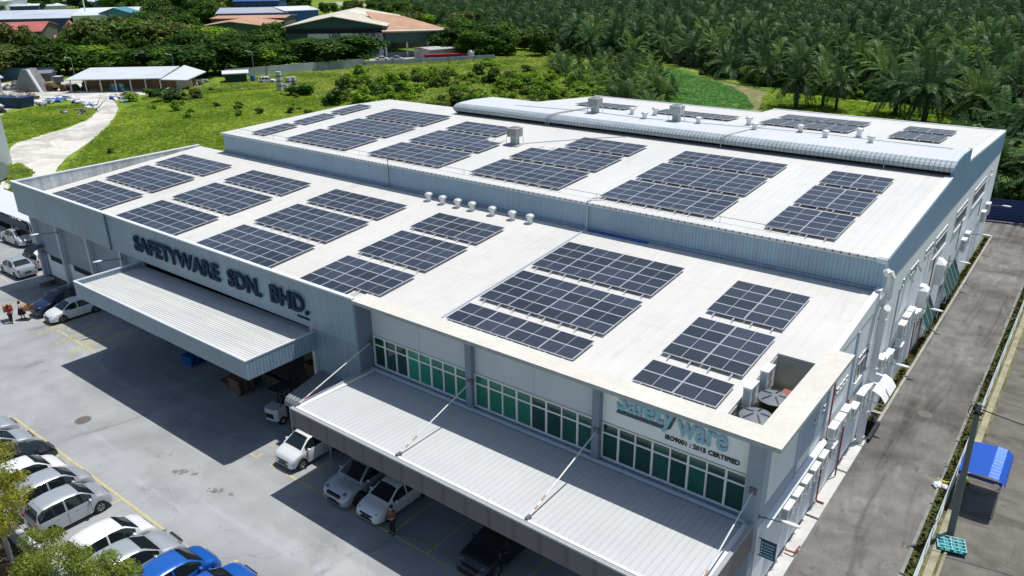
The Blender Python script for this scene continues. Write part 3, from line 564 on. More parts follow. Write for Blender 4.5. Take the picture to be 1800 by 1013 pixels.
# front office canopy
x0, x1, y0, y1 = -30.7,-7.95,20.45,26.15
mb = MB(); mb.box(x0,x1,y0,y0+.12,3.85,4.92); of = fp(mb, 'office_canopy', dark)
mb = MB(); mb.box(x0,x0+.12,y0+.12,y1,3.85,4.92); part(mb, 'canopy_side', darky, of); mb = MB(); mb.box(x1-.12,x1,y0+.12,y1,3.6,4.92); part(mb, 'canopy_side', darky, of)
mb = MB(); mb.box(x0-.02,x1+.02,y0-.03,y0+.16,4.92,5.0); mb.box(x0-.02,x0+.16,y0+.16,y1,4.92,5.0); mb.box(x1-.16,x1+.02,y0+.16,y1,4.92,5.0); part(mb, 'canopy_cap', M('grey canopy cap', (.36,.37,.39), .5, noise=(2,.1)), of)
mb = MB(); mb.hexa([(x0+.3,y0+.16,4.92),(x1-.3,y0+.16,4.92),(x1-.3,y1,4.72),(x0+.3,y1,4.72),(x0+.3,y0+.16,4.97),(x1-.3,y0+.16,4.97),(x1-.3,y1,4.77),(x0+.3,y1,4.77)]); part(mb, 'canopy_roof', roofc, of)
mb = MB(); mb.hexa([(x0+.16,y0+.16,4.93),(x0+.42,y0+.16,4.93),(x0+.42,y1,4.83),(x0+.16,y1,4.83),(x0+.16,y0+.16,5.02),(x0+.42,y0+.16,5.02),(x0+.42,y1,4.87),(x0+.16,y1,4.87)]); mb.hexa([(x1-.42,y0+.16,4.93),(x1-.16,y0+.16,4.93),(x1-.16,y1,4.83),(x1-.42,y1,4.83),(x1-.42,y0+.16,5.02),(x1-.16,y0+.16,5.02),(x1-.16,y1,4.87),(x1-.42,y1,4.87)]); mb.box(x0+.16,x1-.16,y0+.16,y0+.3,4.98,5.03); part(mb, 'canopy_flashing', white, of)
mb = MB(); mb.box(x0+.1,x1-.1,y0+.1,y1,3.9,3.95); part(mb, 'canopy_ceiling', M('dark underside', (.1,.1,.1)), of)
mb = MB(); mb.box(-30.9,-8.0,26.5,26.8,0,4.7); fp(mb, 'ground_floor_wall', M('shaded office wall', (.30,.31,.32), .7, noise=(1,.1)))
redw = M('red and white rod paint', (.62,.60,.58), .5, rib=('Z', .55, .0, 0))
for xr in (-30.55,-23.05,-15.5,-8.15):
    a, b = Vector((xr-.02,20.85,5.05)), Vector((xr,26.1,6.55)); mb = MB(); mb.cyl(a, b, .035, .035, 8)
    r = part(mb, 'tie_rod', M('pale steel rod', (.62,.64,.63), .4), of)
    for u, v in ((.08,.12),(.17,.23)):
        m2 = MB(); m2.cyl(a.lerp(b,u), a.lerp(b,v), .038, .038, 8); part(m2, 'warning_band', M('faded orange red band', (.50,.27,.18), .6, noise=(9,.3)), r)
    m2 = MB(); m2.obox((xr,20.8,5.0),(.16,.3,.12)); part(m2, 'bracket', M('dark bracket', (.12,.13,.14), .6), r); m2 = MB(); m2.box(xr-.15,xr+.15,26.0,26.1,6.4,6.7); part(m2, 'bracket', M('dark bracket', (.12,.13,.14), .6), r)
# service well in the roof
mb = MB(); mb.box(-10.4,-8.25,26.6,34.3,6.75,6.85); fp(mb, 'well_floor', Mground('stained well floor', [(.32,.29,.22),(.45,.41,.32),(.2,.18,.14)], .8, fine=[(5,.2)]))
mb = MB(); mb.box(-10.42,-10.36,26.6,34.3,6.8,7.95); mb.extr([(-10.36,34.28,6.8),(-8.3,34.28,6.8),(-8.3,34.28,zl(34.3)-.13),(-10.36,34.28,zl(34.3)-.13)], (0,.08,0)); mb.extr([(-10.42,26.6,7.9),(-10.42,34.3,7.9),(-10.42,34.3,zl(34.3)-.13),(-10.42,26.6,zl(26.6)-.13)], (.06,0,0)); mb.box(-8.34,-8.3,26.6,34.3,6.8,9.17); fp(mb, 'well_wall', M('grey green well wall', (.42,.46,.42), .8, noise=(1.5,.15)))
# wiring conduit, walkway cable run on the roofs
mb = MB()
a = [(-31.2,26.9,zl(26.9)+.06),(-27.35,27.5,0),(-27.25,43.0,0)]
mb.box(-27.2,-27.1,27.6,43.2,0,0) if 0 else None
mb.hexa([(-27.15,27.7,zl(27.7)),(-27.05,27.7,zl(27.7)),(-27.05,43.2,zl(43.2)),(-27.15,43.2,zl(43.2)),(-27.15,27.7,zl(27.7)+.1),(-27.05,27.7,zl(27.7)+.1),(-27.05,43.2,zl(43.2)+.1),(-27.15,43.2,zl(43.2)+.1)])
mb.tube([(-27.1,43.2,9.5),(-27.1,43.25,11.4),(-27.1,43.8,11.5),(-26.5,44.2,11.55)], .06, 6)
fp(mb, 'cable_tray', M('pale cable tray', (.52,.57,.62), .5))
mb = MB(); mb.box(-26.9,-22.3,43.0,43.28,9.36,9.44); fp(mb, 'blue_tarpaulin_strip', M('blue sheet', (.02,.12,.42), .5))
mb = MB()
mb.tube([(-69,44.2,zu(44.2)+.35),(-13,44.2,zu(44.2)+.35)], .02, 5)
for x in range(-69,-12,3): mb.cyl((x,44.2,zu(44.2)),(x,44.2,zu(44.2)+.35),.018,.018,5)
fp(mb, 'roof_safety_line', steel)
mb = MB(); mb.cyl((-46.4,43.2,9.4),(-46.4,43.2,12.0),.035,.035,6); fp(mb, 'lightning_rod', M('dark rod', (.08,.1,.12), .5))
mb = MB()
for xs in (-42.5,-42.2,-25.0): mb.tube([(xs,60.0,12.4),(xs,60.05,13.2),(xs+.5,60.9,13.42),(xs+1.5,66,13.4)], .035, 5)
mb.tube([(-48,62.5,13.42),(-40,63.5,13.42),(-34,63.2,13.42),(-20,65,13.4),(-9,65,13.35)], .025, 5); mb.tube([(-12.5,60.0,12.4),(-12.5,60.05,13.1)], .03, 5)
mb.tube([(-40.3,53.8,zu(53.8)+.05),(-36,58,zu(58)+.05),(-33,60.3,zu(60.3)+.05)], .03, 5)
fp(mb, 'roof_cable', M('grey cable', (.35,.36,.37), .7))
mb = MB(); mb.box(-70.1,-8.6,43.13,43.2,zu(43.2)-.10,zu(43.2)+.02); fp(mb, 'sheet_end', M('corrugated sheet ends', (.60,.60,.58), .7, rib=('X', .45, .85, 0)))

# ================================================================ SOLAR ARRAYS
def Mcell():
    m = bpy.data.materials.new('solar cells'); m.use_nodes = True; N = m.node_tree.nodes; L = m.node_tree.links; b = N['Principled BSDF']
    tc = N.new('ShaderNodeTexCoord'); sp = N.new('ShaderNodeSeparateXYZ'); L.new(tc.outputs['Object'], sp.inputs[0])
    outs = []
    for i, pitch in ((0, .166), (1, .0875)):
        a = N.new('ShaderNodeMath'); a.operation = 'DIVIDE'; a.inputs[1].default_value = pitch; L.new(sp.outputs[i], a.inputs[0])
        f = N.new('ShaderNodeMath'); f.operation = 'FRACT'; L.new(a.outputs[0], f.inputs[0])
        g = N.new('ShaderNodeMath'); g.operation = 'GREATER_THAN'; g.inputs[1].default_value = .93 if i else .955; L.new(f.outputs[0], g.inputs[0]); outs.append(g)
    mx = N.new('ShaderNodeMath'); mx.operation = 'MAXIMUM'; L.new(outs[0].outputs[0], mx.inputs[0]); L.new(outs[1].outputs[0], mx.inputs[1])
    oi = N.new('ShaderNodeObjectInfo'); mr = N.new('ShaderNodeMapRange'); mr.inputs[3].default_value = .65; mr.inputs[4].default_value = 1.5; L.new(oi.outputs['Random'], mr.inputs[0])
    mix = N.new('ShaderNodeMix'); mix.data_type = 'RGBA'; mix.inputs[6].default_value = (.015,.020,.034,1); mix.inputs[7].default_value = (.13,.14,.17,1); L.new(mx.outputs[0], mix.inputs[0])
    vm = N.new('ShaderNodeVectorMath'); vm.operation = 'SCALE'; L.new(mix.outputs[2], vm.inputs[0]); L.new(mr.outputs[0], vm.inputs['Scale']); L.new(vm.outputs[0], b.inputs['Base Color'])
    b.inputs['Roughness'].default_value = .3; _in(b, 'Specular IOR Level', 1.0); return m
cellm = Mcell(); alu = M('aluminium frame', (.66,.68,.71), .35, .3)
PX, PY, PW, PD = 2.09, 1.055, 2.065, 1.035
def panel_mesh():
    mb = MB(); x, y, t, e = PW/2, PD/2, .04, .028
    mb.box(-x,x,-y,y,0,t-.003,1)
    for a, b in ((-x+e,-.012),(.012,x-e)): mb.face([(a,-y+e,t),(b,-y+e,t),(b,y-e,t),(a,y-e,t)], 0)
    mb.box(-x,x,-y,-y+e,t-.003,t+.002,1); mb.box(-x,x,y-e,y,t-.003,t+.002,1); mb.box(-x,-x+e,-y+e,y-e,t-.003,t+.002,1); mb.box(x-e,x,-y+e,y-e,t-.003,t+.002,1); mb.box(-.012,.012,-y+e,y-e,t-.003,t+.002,1)
    return mb.mesh('solar_panel', [cellm, alu], recalc=False)
PM = panel_mesh()
_rails = {}
def rail_mesh(n):
    if n not in _rails:
        mb = MB(); mb.box(-.025,.025,-.32,n*PY+.1,-.07,-.005)
        _rails[n] = mb.mesh('mounting_rail', [alu])
    return _rails[n]
ORD = ['leftmost', 'second from the left', 'third from the left', 'fourth from the left', 'fifth from the left', 'sixth from the left']
def array(x0, y0, nx, ny, zf, slope, label, skip=(), group='solar arrays on the factory roof'):
    h = .17; a = root('solar_array', label, 'solar array', (x0, y0, zf(y0)+h), group=group); tilt = math.atan(slope); a.rotation_euler = (tilt, 0, 0)
    for i in range(nx):
        for j in range(ny):
            if (i, j) in skip: continue
            o = bpy.data.objects.new('solar_panel', PM); COL.objects.link(o); o.parent = a; o.location = ((i+.5)*PX, (j+.5)*PY, 0)
        for u in (.24, .76):
            o = bpy.data.objects.new('mounting_rail', rail_mesh(ny)); COL.objects.link(o); o.parent = a; o.location = ((i+u)*PX, 0, 0)
    return a
low = [('front', 27.25, 4), ('middle', 32.27, 4), ('back', 37.25, 3)]
lowx = [(-72.65, 4), (-61.3, 4), (-49.85, 4), (-38.25, 3)]
for c, (x, nx) in enumerate(lowx):
    for rn, y, ny in low:
        dx = {27.25: .15, 32.27: 0, 37.25: -.1}[y] if c == 0 else 0
        array(x+dx, y, nx, ny, zl, .083, f'solar array {ORD[c]} in the {rn} row of the lower roof', skip=((2,0),) if (c == 3 and ny == 4 and rn == 'front') else ())
for c, (x, nx) in enumerate([(-26.72, 4), (-15.08, 2)]):
    for rn, y, ny in (('front', 28.28, 2), ('middle', 31.2, 4), ('back', 36.28, 4)):
        array(x, y, nx, ny, zl, .083, f'solar array {ORD[c+4] if c == 0 else "rightmost"} in the {rn} row of the lower roof')
up = [('front', 44.35, 4), ('middle', 49.3, 4), ('back', 54.3, 3)]
upx = [(-66.7, 1), (-61.35, 4), (-50.15, 4), (-38.6, 4), (-26.85, 4), (-15.28, 2)]
for c, (x, nx) in enumerate(upx):
    for rn, y, ny in up:
        n2, m2, xx, sk = nx, ny, x, ()
        if rn == 'back' and c in (0, 1): m2 = 4 
        if rn == 'back' and c == 2: n2 = 3
        if rn == 'back' and c == 3: n2 = 3; xx = -36.5
        if rn == 'middle' and c == 2: sk = ((3, 3),)
        if rn == 'middle' and c == 3: sk = ((0, 3),)
        array(xx, y, n2, m2, zu, .058, f'solar array {ORD[c] if c < 5 else "rightmost"} in the {rn} row of the upper roof', sk)
for x, y, nx, ny, lab in ((-48.1,73.6,3,3,'small solar array behind the left air cooler, leftmost on the rear roof slope'),(-38.5,73.7,4,3,'solar array behind the right air cooler on the rear roof slope'),(-27.25,74.0,4,4,'four column solar array nearer the ridge on the rear roof slope'),(-27.25,79.3,4,3,'four column solar array farther from the ridge on the rear roof slope'),(-15.5,73.9,2,4,'two column solar array nearer the ridge, right end of rear roof'),(-15.5,79.3,2,3,'two column solar array farther from the ridge, right end of rear roof')):
    array(x, y, nx, ny, zr, -.051, lab)
# ================================================================ ROOF VENTILATORS AND COOLERS
galv = M('bright galvanised vent', (.72,.73,.74), .35, .25, noise=(6,.12)); whitev = M('white vent', (.72,.72,.70), .5, noise=(5,.08))
def vent(mat):
    r = root('roof_ventilator', 'x', 'ventilator'); mb = MB(); mb.lathe((0,0,0), [(.34,0),(.30,.06),(.25,.1),(.25,.5)], 16); part(mb, 'base', mat, r, smooth=40)
    mb = MB(); mb.lathe((0,0,.48), [(.22,0),(.34,.05),(.40,.16),(.37,.28),(.22,.37),(.05,.40)], 20); hd = part(mb, 'turbine_head', mat, r, smooth=50)
    mb = MB()
    for i in range(20):
        t = 2*math.pi*i/20; mb.face([(.345*math.cos(t),.345*math.sin(t),.53),(.41*math.cos(t+.05),.41*math.sin(t+.05),.64),(.385*math.cos(t+.05),.385*math.sin(t+.05),.76),(.36*math.cos(t+.16),.36*math.sin(t+.16),.75),(.385*math.cos(t+.16),.385*math.sin(t+.16),.64),(.33*math.cos(t+.1),.33*math.sin(t+.1),.53)])
    part(mb, 'vane', galv, hd, recalc=False); return r
v1 = vent(galv); v2 = vent(whitev)
pos = [(-41.18,42.4),(-39.67,42.36),(-38.12,42.37),(-36.69,42.37),(-34.7,42.31),(-32.84,42.3),(-31.3,42.36)]
ordn = ['first','second','third','fourth','fifth','sixth','seventh','eighth','ninth','tenth','eleventh','twelfth']
for i, (x, y) in enumerate(pos):
    lab = f'{ordn[i]} from the left of the silver ventilators below the blue wall'
    if i == 0: v1.scale = (.8,.8,.8); v1.location = (x, y, zl(y)-.02); v1['label'] = lab; v1['group'] = 'ventilators on the lower roof'
    else: dup(v1, (x, y, zl(y)-.02), i*.7, lab)
first = True
rp = sorted([(-36.04,64.92,1),(-33.8,63.24,1),(-34.2,66.0,1),(-28.8,63.77,0),(-25.2,66.2,1),(-23.77,63.87,0),(-20.38,65.18,0),(-17.97,63.89,0),(-16.0,66.1,1),(-14.52,63.81,0)], key=lambda q: q[0])
for i, (x, y, k) in enumerate(rp):
    lab = f'{"silver" if k else "white"} ventilator, {ordn[i]} from the left of those along the ridge'
    if i == 0: v2.scale = (.75,.75,.75); v2.location = (x, y, 13.3); v2['label'] = lab; v2['group'] = 'ventilators on the ridge'; keep = v2
    else: dup(v1 if k else v2, (x, y, 13.3), i*.5, lab, group='ventilators on the ridge')
def cooler(loc, label, tone):
    r = root('air_cooler', label, 'air cooler', loc, rz=0, group='box air coolers on the roof'); r.scale = (.8,.8,.8); g = M('cooler panel '+tone, {'a':(.50,.50,.49),'b':(.62,.63,.63)}[tone], .6, noise=(2,.15))
    mb = MB(); mb.box(-.62,.62,-.62,.62,.85,1.75); mb.box(-.66,.66,-.66,.66,1.72,1.8); body = part(mb, 'housing', g, r, world=False)
    lv = M('cooler louvre '+tone, {'a':(.36,.36,.35),'b':(.5,.51,.52)}[tone], .7, rib=('Z', .05, .5, 0))
    for s in (-1, 1):
        for q in (-1, 1):
            mb = MB(); mb.box(q*.31-.27,q*.31+.27,s*.64-.01,s*.64+.01,.92,1.66); part(mb, 'louvre', lv, body, world=False)
            mb = MB(); mb.box(s*.64-.01,s*.64+.01,q*.31-.27,q*.31+.27,.92,1.66); part(mb, 'louvre', lv, body, world=False)
    mb = MB(); mb.box(-.45,.45,-.45,.45,1.8,1.86); part(mb, 'lid', M('dark lid', (.2,.21,.22), .6), body, world=False)
    mb = MB(); mb.box(-.35,.35,-.35,.35,0,.85); part(mb, 'duct', M('duct metal', (.38,.42,.42), .5, noise=(3,.15)), r, world=False)
    for sx in (-1, 1):
        for sy in (-1, 1): mb = MB(); mb.cyl((sx*.68,sy*.68,0),(sx*.62,sy*.62,.87),.025,.025,6); part(mb, 'leg', steel, r, world=False)
    mb = MB(); mb.box(-.95,.95,-.95,.95,-.02,.015); part(mb, 'flashing_sheet', M('grey flashing pad', (.36,.38,.38), .8, noise=(2,.2)), r, world=False); return r
cooler((-41.0,53.3,zu(53.3)+.02), 'grey box air cooler on legs on the front slope of the upper roof', 'a')
cooler((-39.16,63.4,13.33), 'left of the two air coolers on the ridge, with a brownish box', 'a')
cooler((-30.91,63.8,13.33), 'right of the two air coolers on the ridge, with a pale louvred box', 'b')
# ================================================================ SERVICE WELL CONTENTS
tk = M('black plastic tank', (.02,.021,.023), .5); lidm = M('dusty grey tank lid', (.17,.19,.215), .6, noise=[(3,.15)])
for c, lab in (((-9.37,29.05),'nearer round black water tank with a ribbed grey lid in the roof well'),((-9.3,31.0),'farther round black water tank with a ribbed grey lid beside the red cover')):
    r = root('water_tank', lab, 'water tank', (c[0],c[1],6.85), group='water tanks in the roof well'); mb = MB(); mb.lathe((0,0,0), [(.62,0),(.64,.1),(.62,.5),(.64,.55),(.62,1.2)], 28); part(mb, 'tank_body', tk, r, world=False, smooth=40)
    mb = MB(); mb.lathe((0,0,1.2), [(.72,0),(.72,.05),(.6,.1),(.2,.19),(.05,.2)], 32); ld = part(mb, 'lid', lidm, r, world=False, smooth=30)
    mb = MB()
    for k in range(5):
        t = 2*math.pi*k/5+.3; ca, sa = math.cos(t), math.sin(t)
        p = [(.16,.205),(.45,.15),(.64,.105)]
        for (r0,h0),(r1,h1) in zip(p[:-1], p[1:]): mb.face([(r0*ca-.035*sa,r0*sa+.035*ca,1.2+h0+.012),(r0*ca+.035*sa,r0*sa-.035*ca,1.2+h0+.012),(r1*ca+.035*sa,r1*sa-.035*ca,1.2+h1+.012),(r1*ca-.035*sa,r1*sa+.035*ca,1.2+h1+.012)])
    part(mb, 'lid_rib', tk, ld, world=False, recalc=False)
p = (-8.9,32.3); mb = MB(); mb.prism([(p[0]-.5,p[1]-.5),(p[0]+.5,p[1]-.5),(p[0]+.5,p[1]+.5),(p[0]-.5,p[1]+.5)],6.87,7.6,1); mb.box(p[0]-.55,p[0]+.55,p[1]-.55,p[1]+.55,7.6,7.68)
single(mb, 'water_tank_cover', [M('red cover', (.35,.09,.06), .6, noise=(3,.2)), black], 'flat red square cover behind the water tanks in the roof well', 'cover', (p[0],p[1],6.87))
mb = MB(); mb.cyl((-8.5,34.0,6.87),(-8.5,34.0,8.55),.09,.09,10); mb.blob((-8.5,34.0,8.6),(.1,.1,.08)); single(mb, 'vent_pipe', pvc, 'short white vent pipe in the far corner of the roof well', 'pipe', (-8.5,34.0,6.87), smooth=40)
acw = M('air conditioner white', (.80,.81,.80), .4, noise=(3,.04)); grille = M('condenser grille', (.50,.53,.56), .6, rib=('Z', .045, .7, 0)); fan = M('fan grille', (.30,.32,.34), .6)
def ac_unit(big=False):
    w_, d_, h_ = (.92,.36,1.0) if big else (.86,.34,.62)
    r = root('outdoor_air_conditioner', 'x', 'air conditioner')      # wall at -x, fan faces +x, long side along y
    mb = MB(); mb.box(.18,.18+d_,-w_/2,w_/2,0,h_); mb.box(.16,.2+d_,-w_/2-.01,w_/2+.01,h_-.03,h_+.01); body = part(mb, 'casing', acw, r, world=False)
    mb = MB(); mb.box(.22,.14+d_,-w_/2-.012,-w_/2-.002,.08,h_-.1); part(mb, 'side_grille', grille, body, world=False)
    for zc in ((.28,.72) if big else (.31,)): mb = MB(); mb.cyl((.18+d_,-.1,zc),(.2+d_,-.1,zc),.22,.22,18); part(mb, 'fan_guard', fan, body, world=False)
    for y in (-w_/2+.12, w_/2-.12):
        mb = MB(); mb.box(-.02,.6,y-.02,y+.02,-.05,0); mb.hexa([(-.02,y-.015,-.35),(.0,y-.015,-.35),(.0,y+.015,-.35),(-.02,y+.015,-.35),(.5,y-.015,-.05),(.54,y-.015,-.05),(.54,y+.015,-.05),(.5,y+.015,-.05)]); part(mb, 'wall_bracket', steel, r, world=False)
    mb = MB(); mb.tube([(.3,w_/2,.15),(.2,w_/2+.15,.1),(.02,w_/2+.15,-.2),(.02,w_/2+.15,-.9)], .02, 5); part(mb, 'refrigerant_pipe', M('white lagging', (.6,.6,.58), .7), r, world=False)
    return r
ua, ub = ac_unit(), ac_unit(True); used = {}
def place_ac(x, y, z, label, big=False, rz=0, group='outdoor air conditioners on the right wall'):
    s = ub if big else ua
    if big not in used: used[big] = 1; s.location = (x, y, z); s.rotation_euler = (0,0,rz); s['label'] = label; s['group'] = group; return s
    return dup(s, (x, y, z), rz, label, group=group)
acs = [(29.6,3.3),(30.75,3.3),(31.95,3.3),(33.2,3.3),(34.45,3.3),(35.8,4.25),(36.85,4.2),(37.9,4.2),(36.05,3.0),(39.7,3.5)]
names = ['first from the front corner in the low row','second from the front corner in the low row','third from the front corner in the low row','fourth from the front corner in the low row','fifth from the front corner in the low row','nearest unit of the raised group beside the red pipe','middle unit of the raised group beyond the red pipe','farthest unit of the raised group','small unit tucked under the raised group','dark grilled unit before the pipe']
for (y, z), nm in zip(acs, names): place_ac(-8.0, y, z, 'air conditioner on the right wall, '+nm)
place_ac(-8.0, 41.1, 3.3, 'tall white outdoor air conditioner just before the big white down pipe', True); place_ac(-8.0, 42.2, 3.2, 'tall white outdoor air conditioner between its twin and the big down pipe', True)
for y, z, big, nm in ((44.8,4.3,False,'just past the big down pipe'),(45.9,3.9,False,'second past the big down pipe'),(47.1,3.7,False,'third past the big down pipe'),(45.3,2.4,False,'low unit past the big down pipe'),(49.6,4.3,True,'front one of the tall stacked cluster'),(50.6,4.5,True,'second of the tall stacked cluster'),(51.7,4.5,True,'third of the tall stacked cluster'),(49.9,2.7,True,'lower front unit of the stacked cluster'),(53.4,4.1,False,'small unit behind the stacked cluster'),(54.5,3.8,False,'next to the white exhaust hood')):
    place_ac(-8.0, y, z, 'air conditioner on the right wall, '+nm, big)
for y, z, nm in ((70.8,4.0,'nearer of the pair above green awnings'),(72.2,4.2,'farther of the pair above the green awnings'),(80.6,4.0,'nearer of the last pair'),(83.0,4.2,'last unit at the far corner before the blue fence')):
    place_ac(-8.0, y, z, 'tall conditioner on the right wall, '+nm, True)
place_ac(-10.45, 30.1, 7.95, 'nearer white air conditioner on a stand at the left side of the roof well', True, 0, 'air conditioners in the roof well'); place_ac(-10.45, 32.1, 7.9, 'farther white air conditioner on a stand at the left side of the roof well', True, 0, 'air conditioners in the roof well')
# exhaust hood, white curved shelter, green awnings
r = root('exhaust_hood', 'large white exhaust hood standing out from the right wall', 'exhaust hood', (-8,55.9,4.6)); r.scale = (.75,.75,.75); mb = MB(); mb.box(0,.75,-.6,.6,-1.2,1.1); mb.hexa([(0,-.6,1.1),(.75,-.6,1.1),(.75,.6,1.1),(0,.6,1.1),(0,-.5,1.5),(.4,-.3,1.4),(.4,.6,1.4),(0,.6,1.5)]); part(mb, 'hood', acw, r, world=False); mb = MB(); mb.cyl((.75,.1,.3),(.8,.1,.3),.5,.5,20); part(mb, 'fan_guard', fan, r, world=False)
r = root('exhaust_hood', 'white exhaust hood beyond the red pipe, above the green awnings', 'exhaust hood', (-8,61.5,5.0)); r.scale = (.72,.72,.72); mb = MB(); mb.box(0,.8,-.7,.7,-1.3,.9); mb.hexa([(0,-.7,.9),(.8,-.7,.9),(.8,.7,.9),(0,.7,.9),(0,-.4,1.3),(.3,-.3,1.3),(.3,.6,1.3),(0,.6,1.3)]); part(mb, 'hood', acw, r, world=False); mb = MB(); mb.cyl((.8,.1,.1),(.85,.1,.1),.5,.5,20); part(mb, 'fan_guard', fan, r, world=False)
r = root('door_awning', 'curved white sheet awning over the side door beside the big down pipe', 'awning', (-8,45.2,2.3))
prof2 = [(0,.75),(.45,.7),(.85,.5),(1.15,.1)]
mb = MB()
for (a,b),(c,d) in zip(prof2[:-1], prof2[1:]): mb.hexa([(a,-1.3,b),(c,-1.3,d),(c,1.3,d),(a,1.3,b),(a,-1.3,b+.05),(c,-1.3,d+.05),(c,1.3,d+.05),(a,1.3,b+.05)])
part(mb, 'awning_sheet', white, r, world=False); [part((lambda q: (q.box(0,1.15,ya,ya+.04,.0,.06), q)[1])(MB()), 'awning_frame', steel, r, world=False) for ya in (-1.3,-.02,1.26)]
grn = M('dark green awning sheet', (.012,.06,.05), .6, noise=(2,.2))
for (y0, n, lab) in ((57.6,3,'dark green awning frames nearer the red fire pipe on the right wall'),(65.0,5,'dark green awning frames at the far part of the right wall, over the drain')):
    r = root('side_awning', lab, 'awning', (-8,y0,1.6), group='green awnings on the right wall')
    for i in range(n):
        mb = MB(); mb.hexa([(0,i*1.15,1.6),(.05,i*1.15,1.6),(.05,i*1.15+1.05,1.6),(0,i*1.15+1.05,1.6),(.62,i*1.15,.2),(.67,i*1.15,.2),(.67,i*1.15+1.05,.2),(.62,i*1.15+1.05,.2)]); s = part(mb, 'awning_sheet', grn, r, world=False)
        mb = MB(); mb.tube([(.03,i*1.15,1.6),(.65,i*1.15,.22),(.65,i*1.15,-.3),(0,i*1.15,-.3)], .025, 5); part(mb, 'awning_frame', M('pale green frame', (.45,.6,.55), .5), s, world=False)
# arm lamps
def wall_lamp(loc, a, ln, label):
    r = root('wall_lamp', label, 'lamp', loc, a, group='arm lamps on the factory walls'); mb = MB(); mb.cyl((0,0,0),(ln,0,.12),.03,.03,8); mb.box(-.03,.03,-.08,.08,-.1,.1); part(mb, 'lamp_arm', M('dark grey arm', (.1,.12,.14), .5), r, world=False)
    mb = MB(); mb.blob((ln+.33,0,.15), (.42,.12,.08), 2, jit=0); part(mb, 'lamp_head', M('lamp head', (.8,.8,.8), .35), r, world=False, smooth=60); return r
wall_lamp((-7.98,26.7,4.95), math.radians(5), .95, 'white headed lamp on an arm at the front right corner above the directory sign')
wall_lamp((-8,45.4,4.25), 0, 1.1, 'white lamp on an arm past the big down pipe'); wall_lamp((-8,54.2,4.65), 0, 1.15, 'white lamp on an arm beside the exhaust hood'); wall_lamp((-8,63.2,5.3), 0, 1.2, 'lamp on an arm in front of the red fire pipe and green awnings'); wall_lamp((-8,73.2,4.75), 0, 1.3, 'lamp on an arm before the far corner of the right wall'); wall_lamp((-8,84.5,4.6), 0, 1.4, 'farthest lamp arm, reaching in front of the blue fence')
p = BY(100.7,409,25.6); wall_lamp((p.x,25.62,p.z), math.radians(-105), 1.3, 'left white lamp on an arm under the long fascia'); p = BY(214,455,25.6); wall_lamp((p.x,25.62,p.z), math.radians(-105), 1.3, 'right white lamp on an arm beside the blue loading canopy')
# ================================================================ SIGNS
navy = M('dark blue letter', (.014,.04,.085), .75, spec=.2); skyb = M('sky blue letter face', (.28,.50,.64), .5); blk = M('black letter', (.02,.02,.03), .5)
def letter_sign(text, x0, x1, zb, zt, y, mat, nm, label, ext=.06, off=.02, space=1., capref=.73):
    r = root(nm, label, 'sign', (x0, y, zb)); cap = zt-zb; size = cap/capref; adv = []; meshes = []; x = 0
    full = text_mesh(text, size, 0, 0, space=space); xs = [v.co.x for v in full.vertices]; wfull = max(xs)-min(xs); k = (x1-x0)/wfull; xmin = min(xs)
    for i, ch in enumerate(text):
        if ch == ' ': continue
        pre = text_mesh(text[:i+1], size, 0, 0, space=space); one = text_mesh(ch, size, ext, off*size, space=space)
        px_ = max(v.co.x for v in pre.vertices); ox = max(v.co.x for v in one.vertices)-off*size
        for v in one.vertices: v.co = Vector(((v.co.x+px_-ox-xmin)*k, -v.co.z, v.co.y))
        one.materials.append(mat); o = bpy.data.objects.new('letter', one); COL.objects.link(o); o.parent = r
        bpy.data.meshes.remove(pre)
    return r
def merge(a, b):
    d = Vector(b.location)-Vector(a.location)
    for ch in list(b.children):
        for v in ch.data.vertices: v.co += d
        ch.parent = a
    bpy.data.objects.remove(b)
cs = letter_sign('SAFETYWARE', -54.3, -43.7, 7.48, 8.62, 25.2, navy, 'company_sign', 'large dark blue raised company name on the long blue fascia above the loading canopy', .05, .028)
merge(cs, letter_sign('SDN.', -42.65, -39.25, 7.48, 8.62, 25.2, navy, 'tmp', 'x', .05, .028)); merge(cs, letter_sign('BHD.', -38.2, -34.75, 7.48, 8.62, 25.2, navy, 'tmp', 'x', .05, .028))
mb = MB(); r = letter_sign('(200401 - A)', -36.0, -34.7, 7.05, 7.2, 25.22, navy, 'registration_sign', 'tiny dark lettering under the end of the company name', .01, .01) if 0 else None
for i in range(1):
    mb = MB(); x = -35.9
    rq = random.Random(2)
    while x < -34.75: wq = rq.uniform(.06,.14); mb.box(x,x+wq,25.26,25.29,7.06,7.2); x += wq+.04
    single(mb, 'registration_lettering', navy, 'line of tiny dark lettering below the end of the company name', 'sign', (-35.3,25.28,7.1))
y = 26.33
s1 = letter_sign('Safety', -14.62, -11.9, 7.94, 8.93, y, skyb, 'logo_sign', 'pale blue raised logo lettering and dark underline on the white sign wall', .06, .022)
s2 = letter_sign('ware', -11.68, -9.5, 7.70, 8.78, y, skyb, 'tmp', 'x', .06, .022, capref=.73)
merge(s1, s2)
mb = MB(); mb.extr([(-14.7,y-.02,7.68),(-12.3,y-.02,7.68),(-12.05,y-.02,7.80),(-11.75,y-.02,8.6),(-11.98,y-.02,8.6),(-12.26,y-.02,7.9),(-12.36,y-.02,7.86),(-14.62,y-.02,7.86)], (0,.06,0)); part(mb, 'underline_bar', M('navy bar', (.03,.06,.13), .4), s1)
letter_sign('ISO9001 : 2015 CERTIFIED', -12.25, -8.92, 7.26, 7.48, 26.34, blk, 'certification_sign', 'small black certification lettering under the logo on the white sign wall', .015, .03)
r = root('directory_sign', 'dark blue directory board hung from a bracket at the front right corner', 'sign', (-7.95,27.1,2.7))
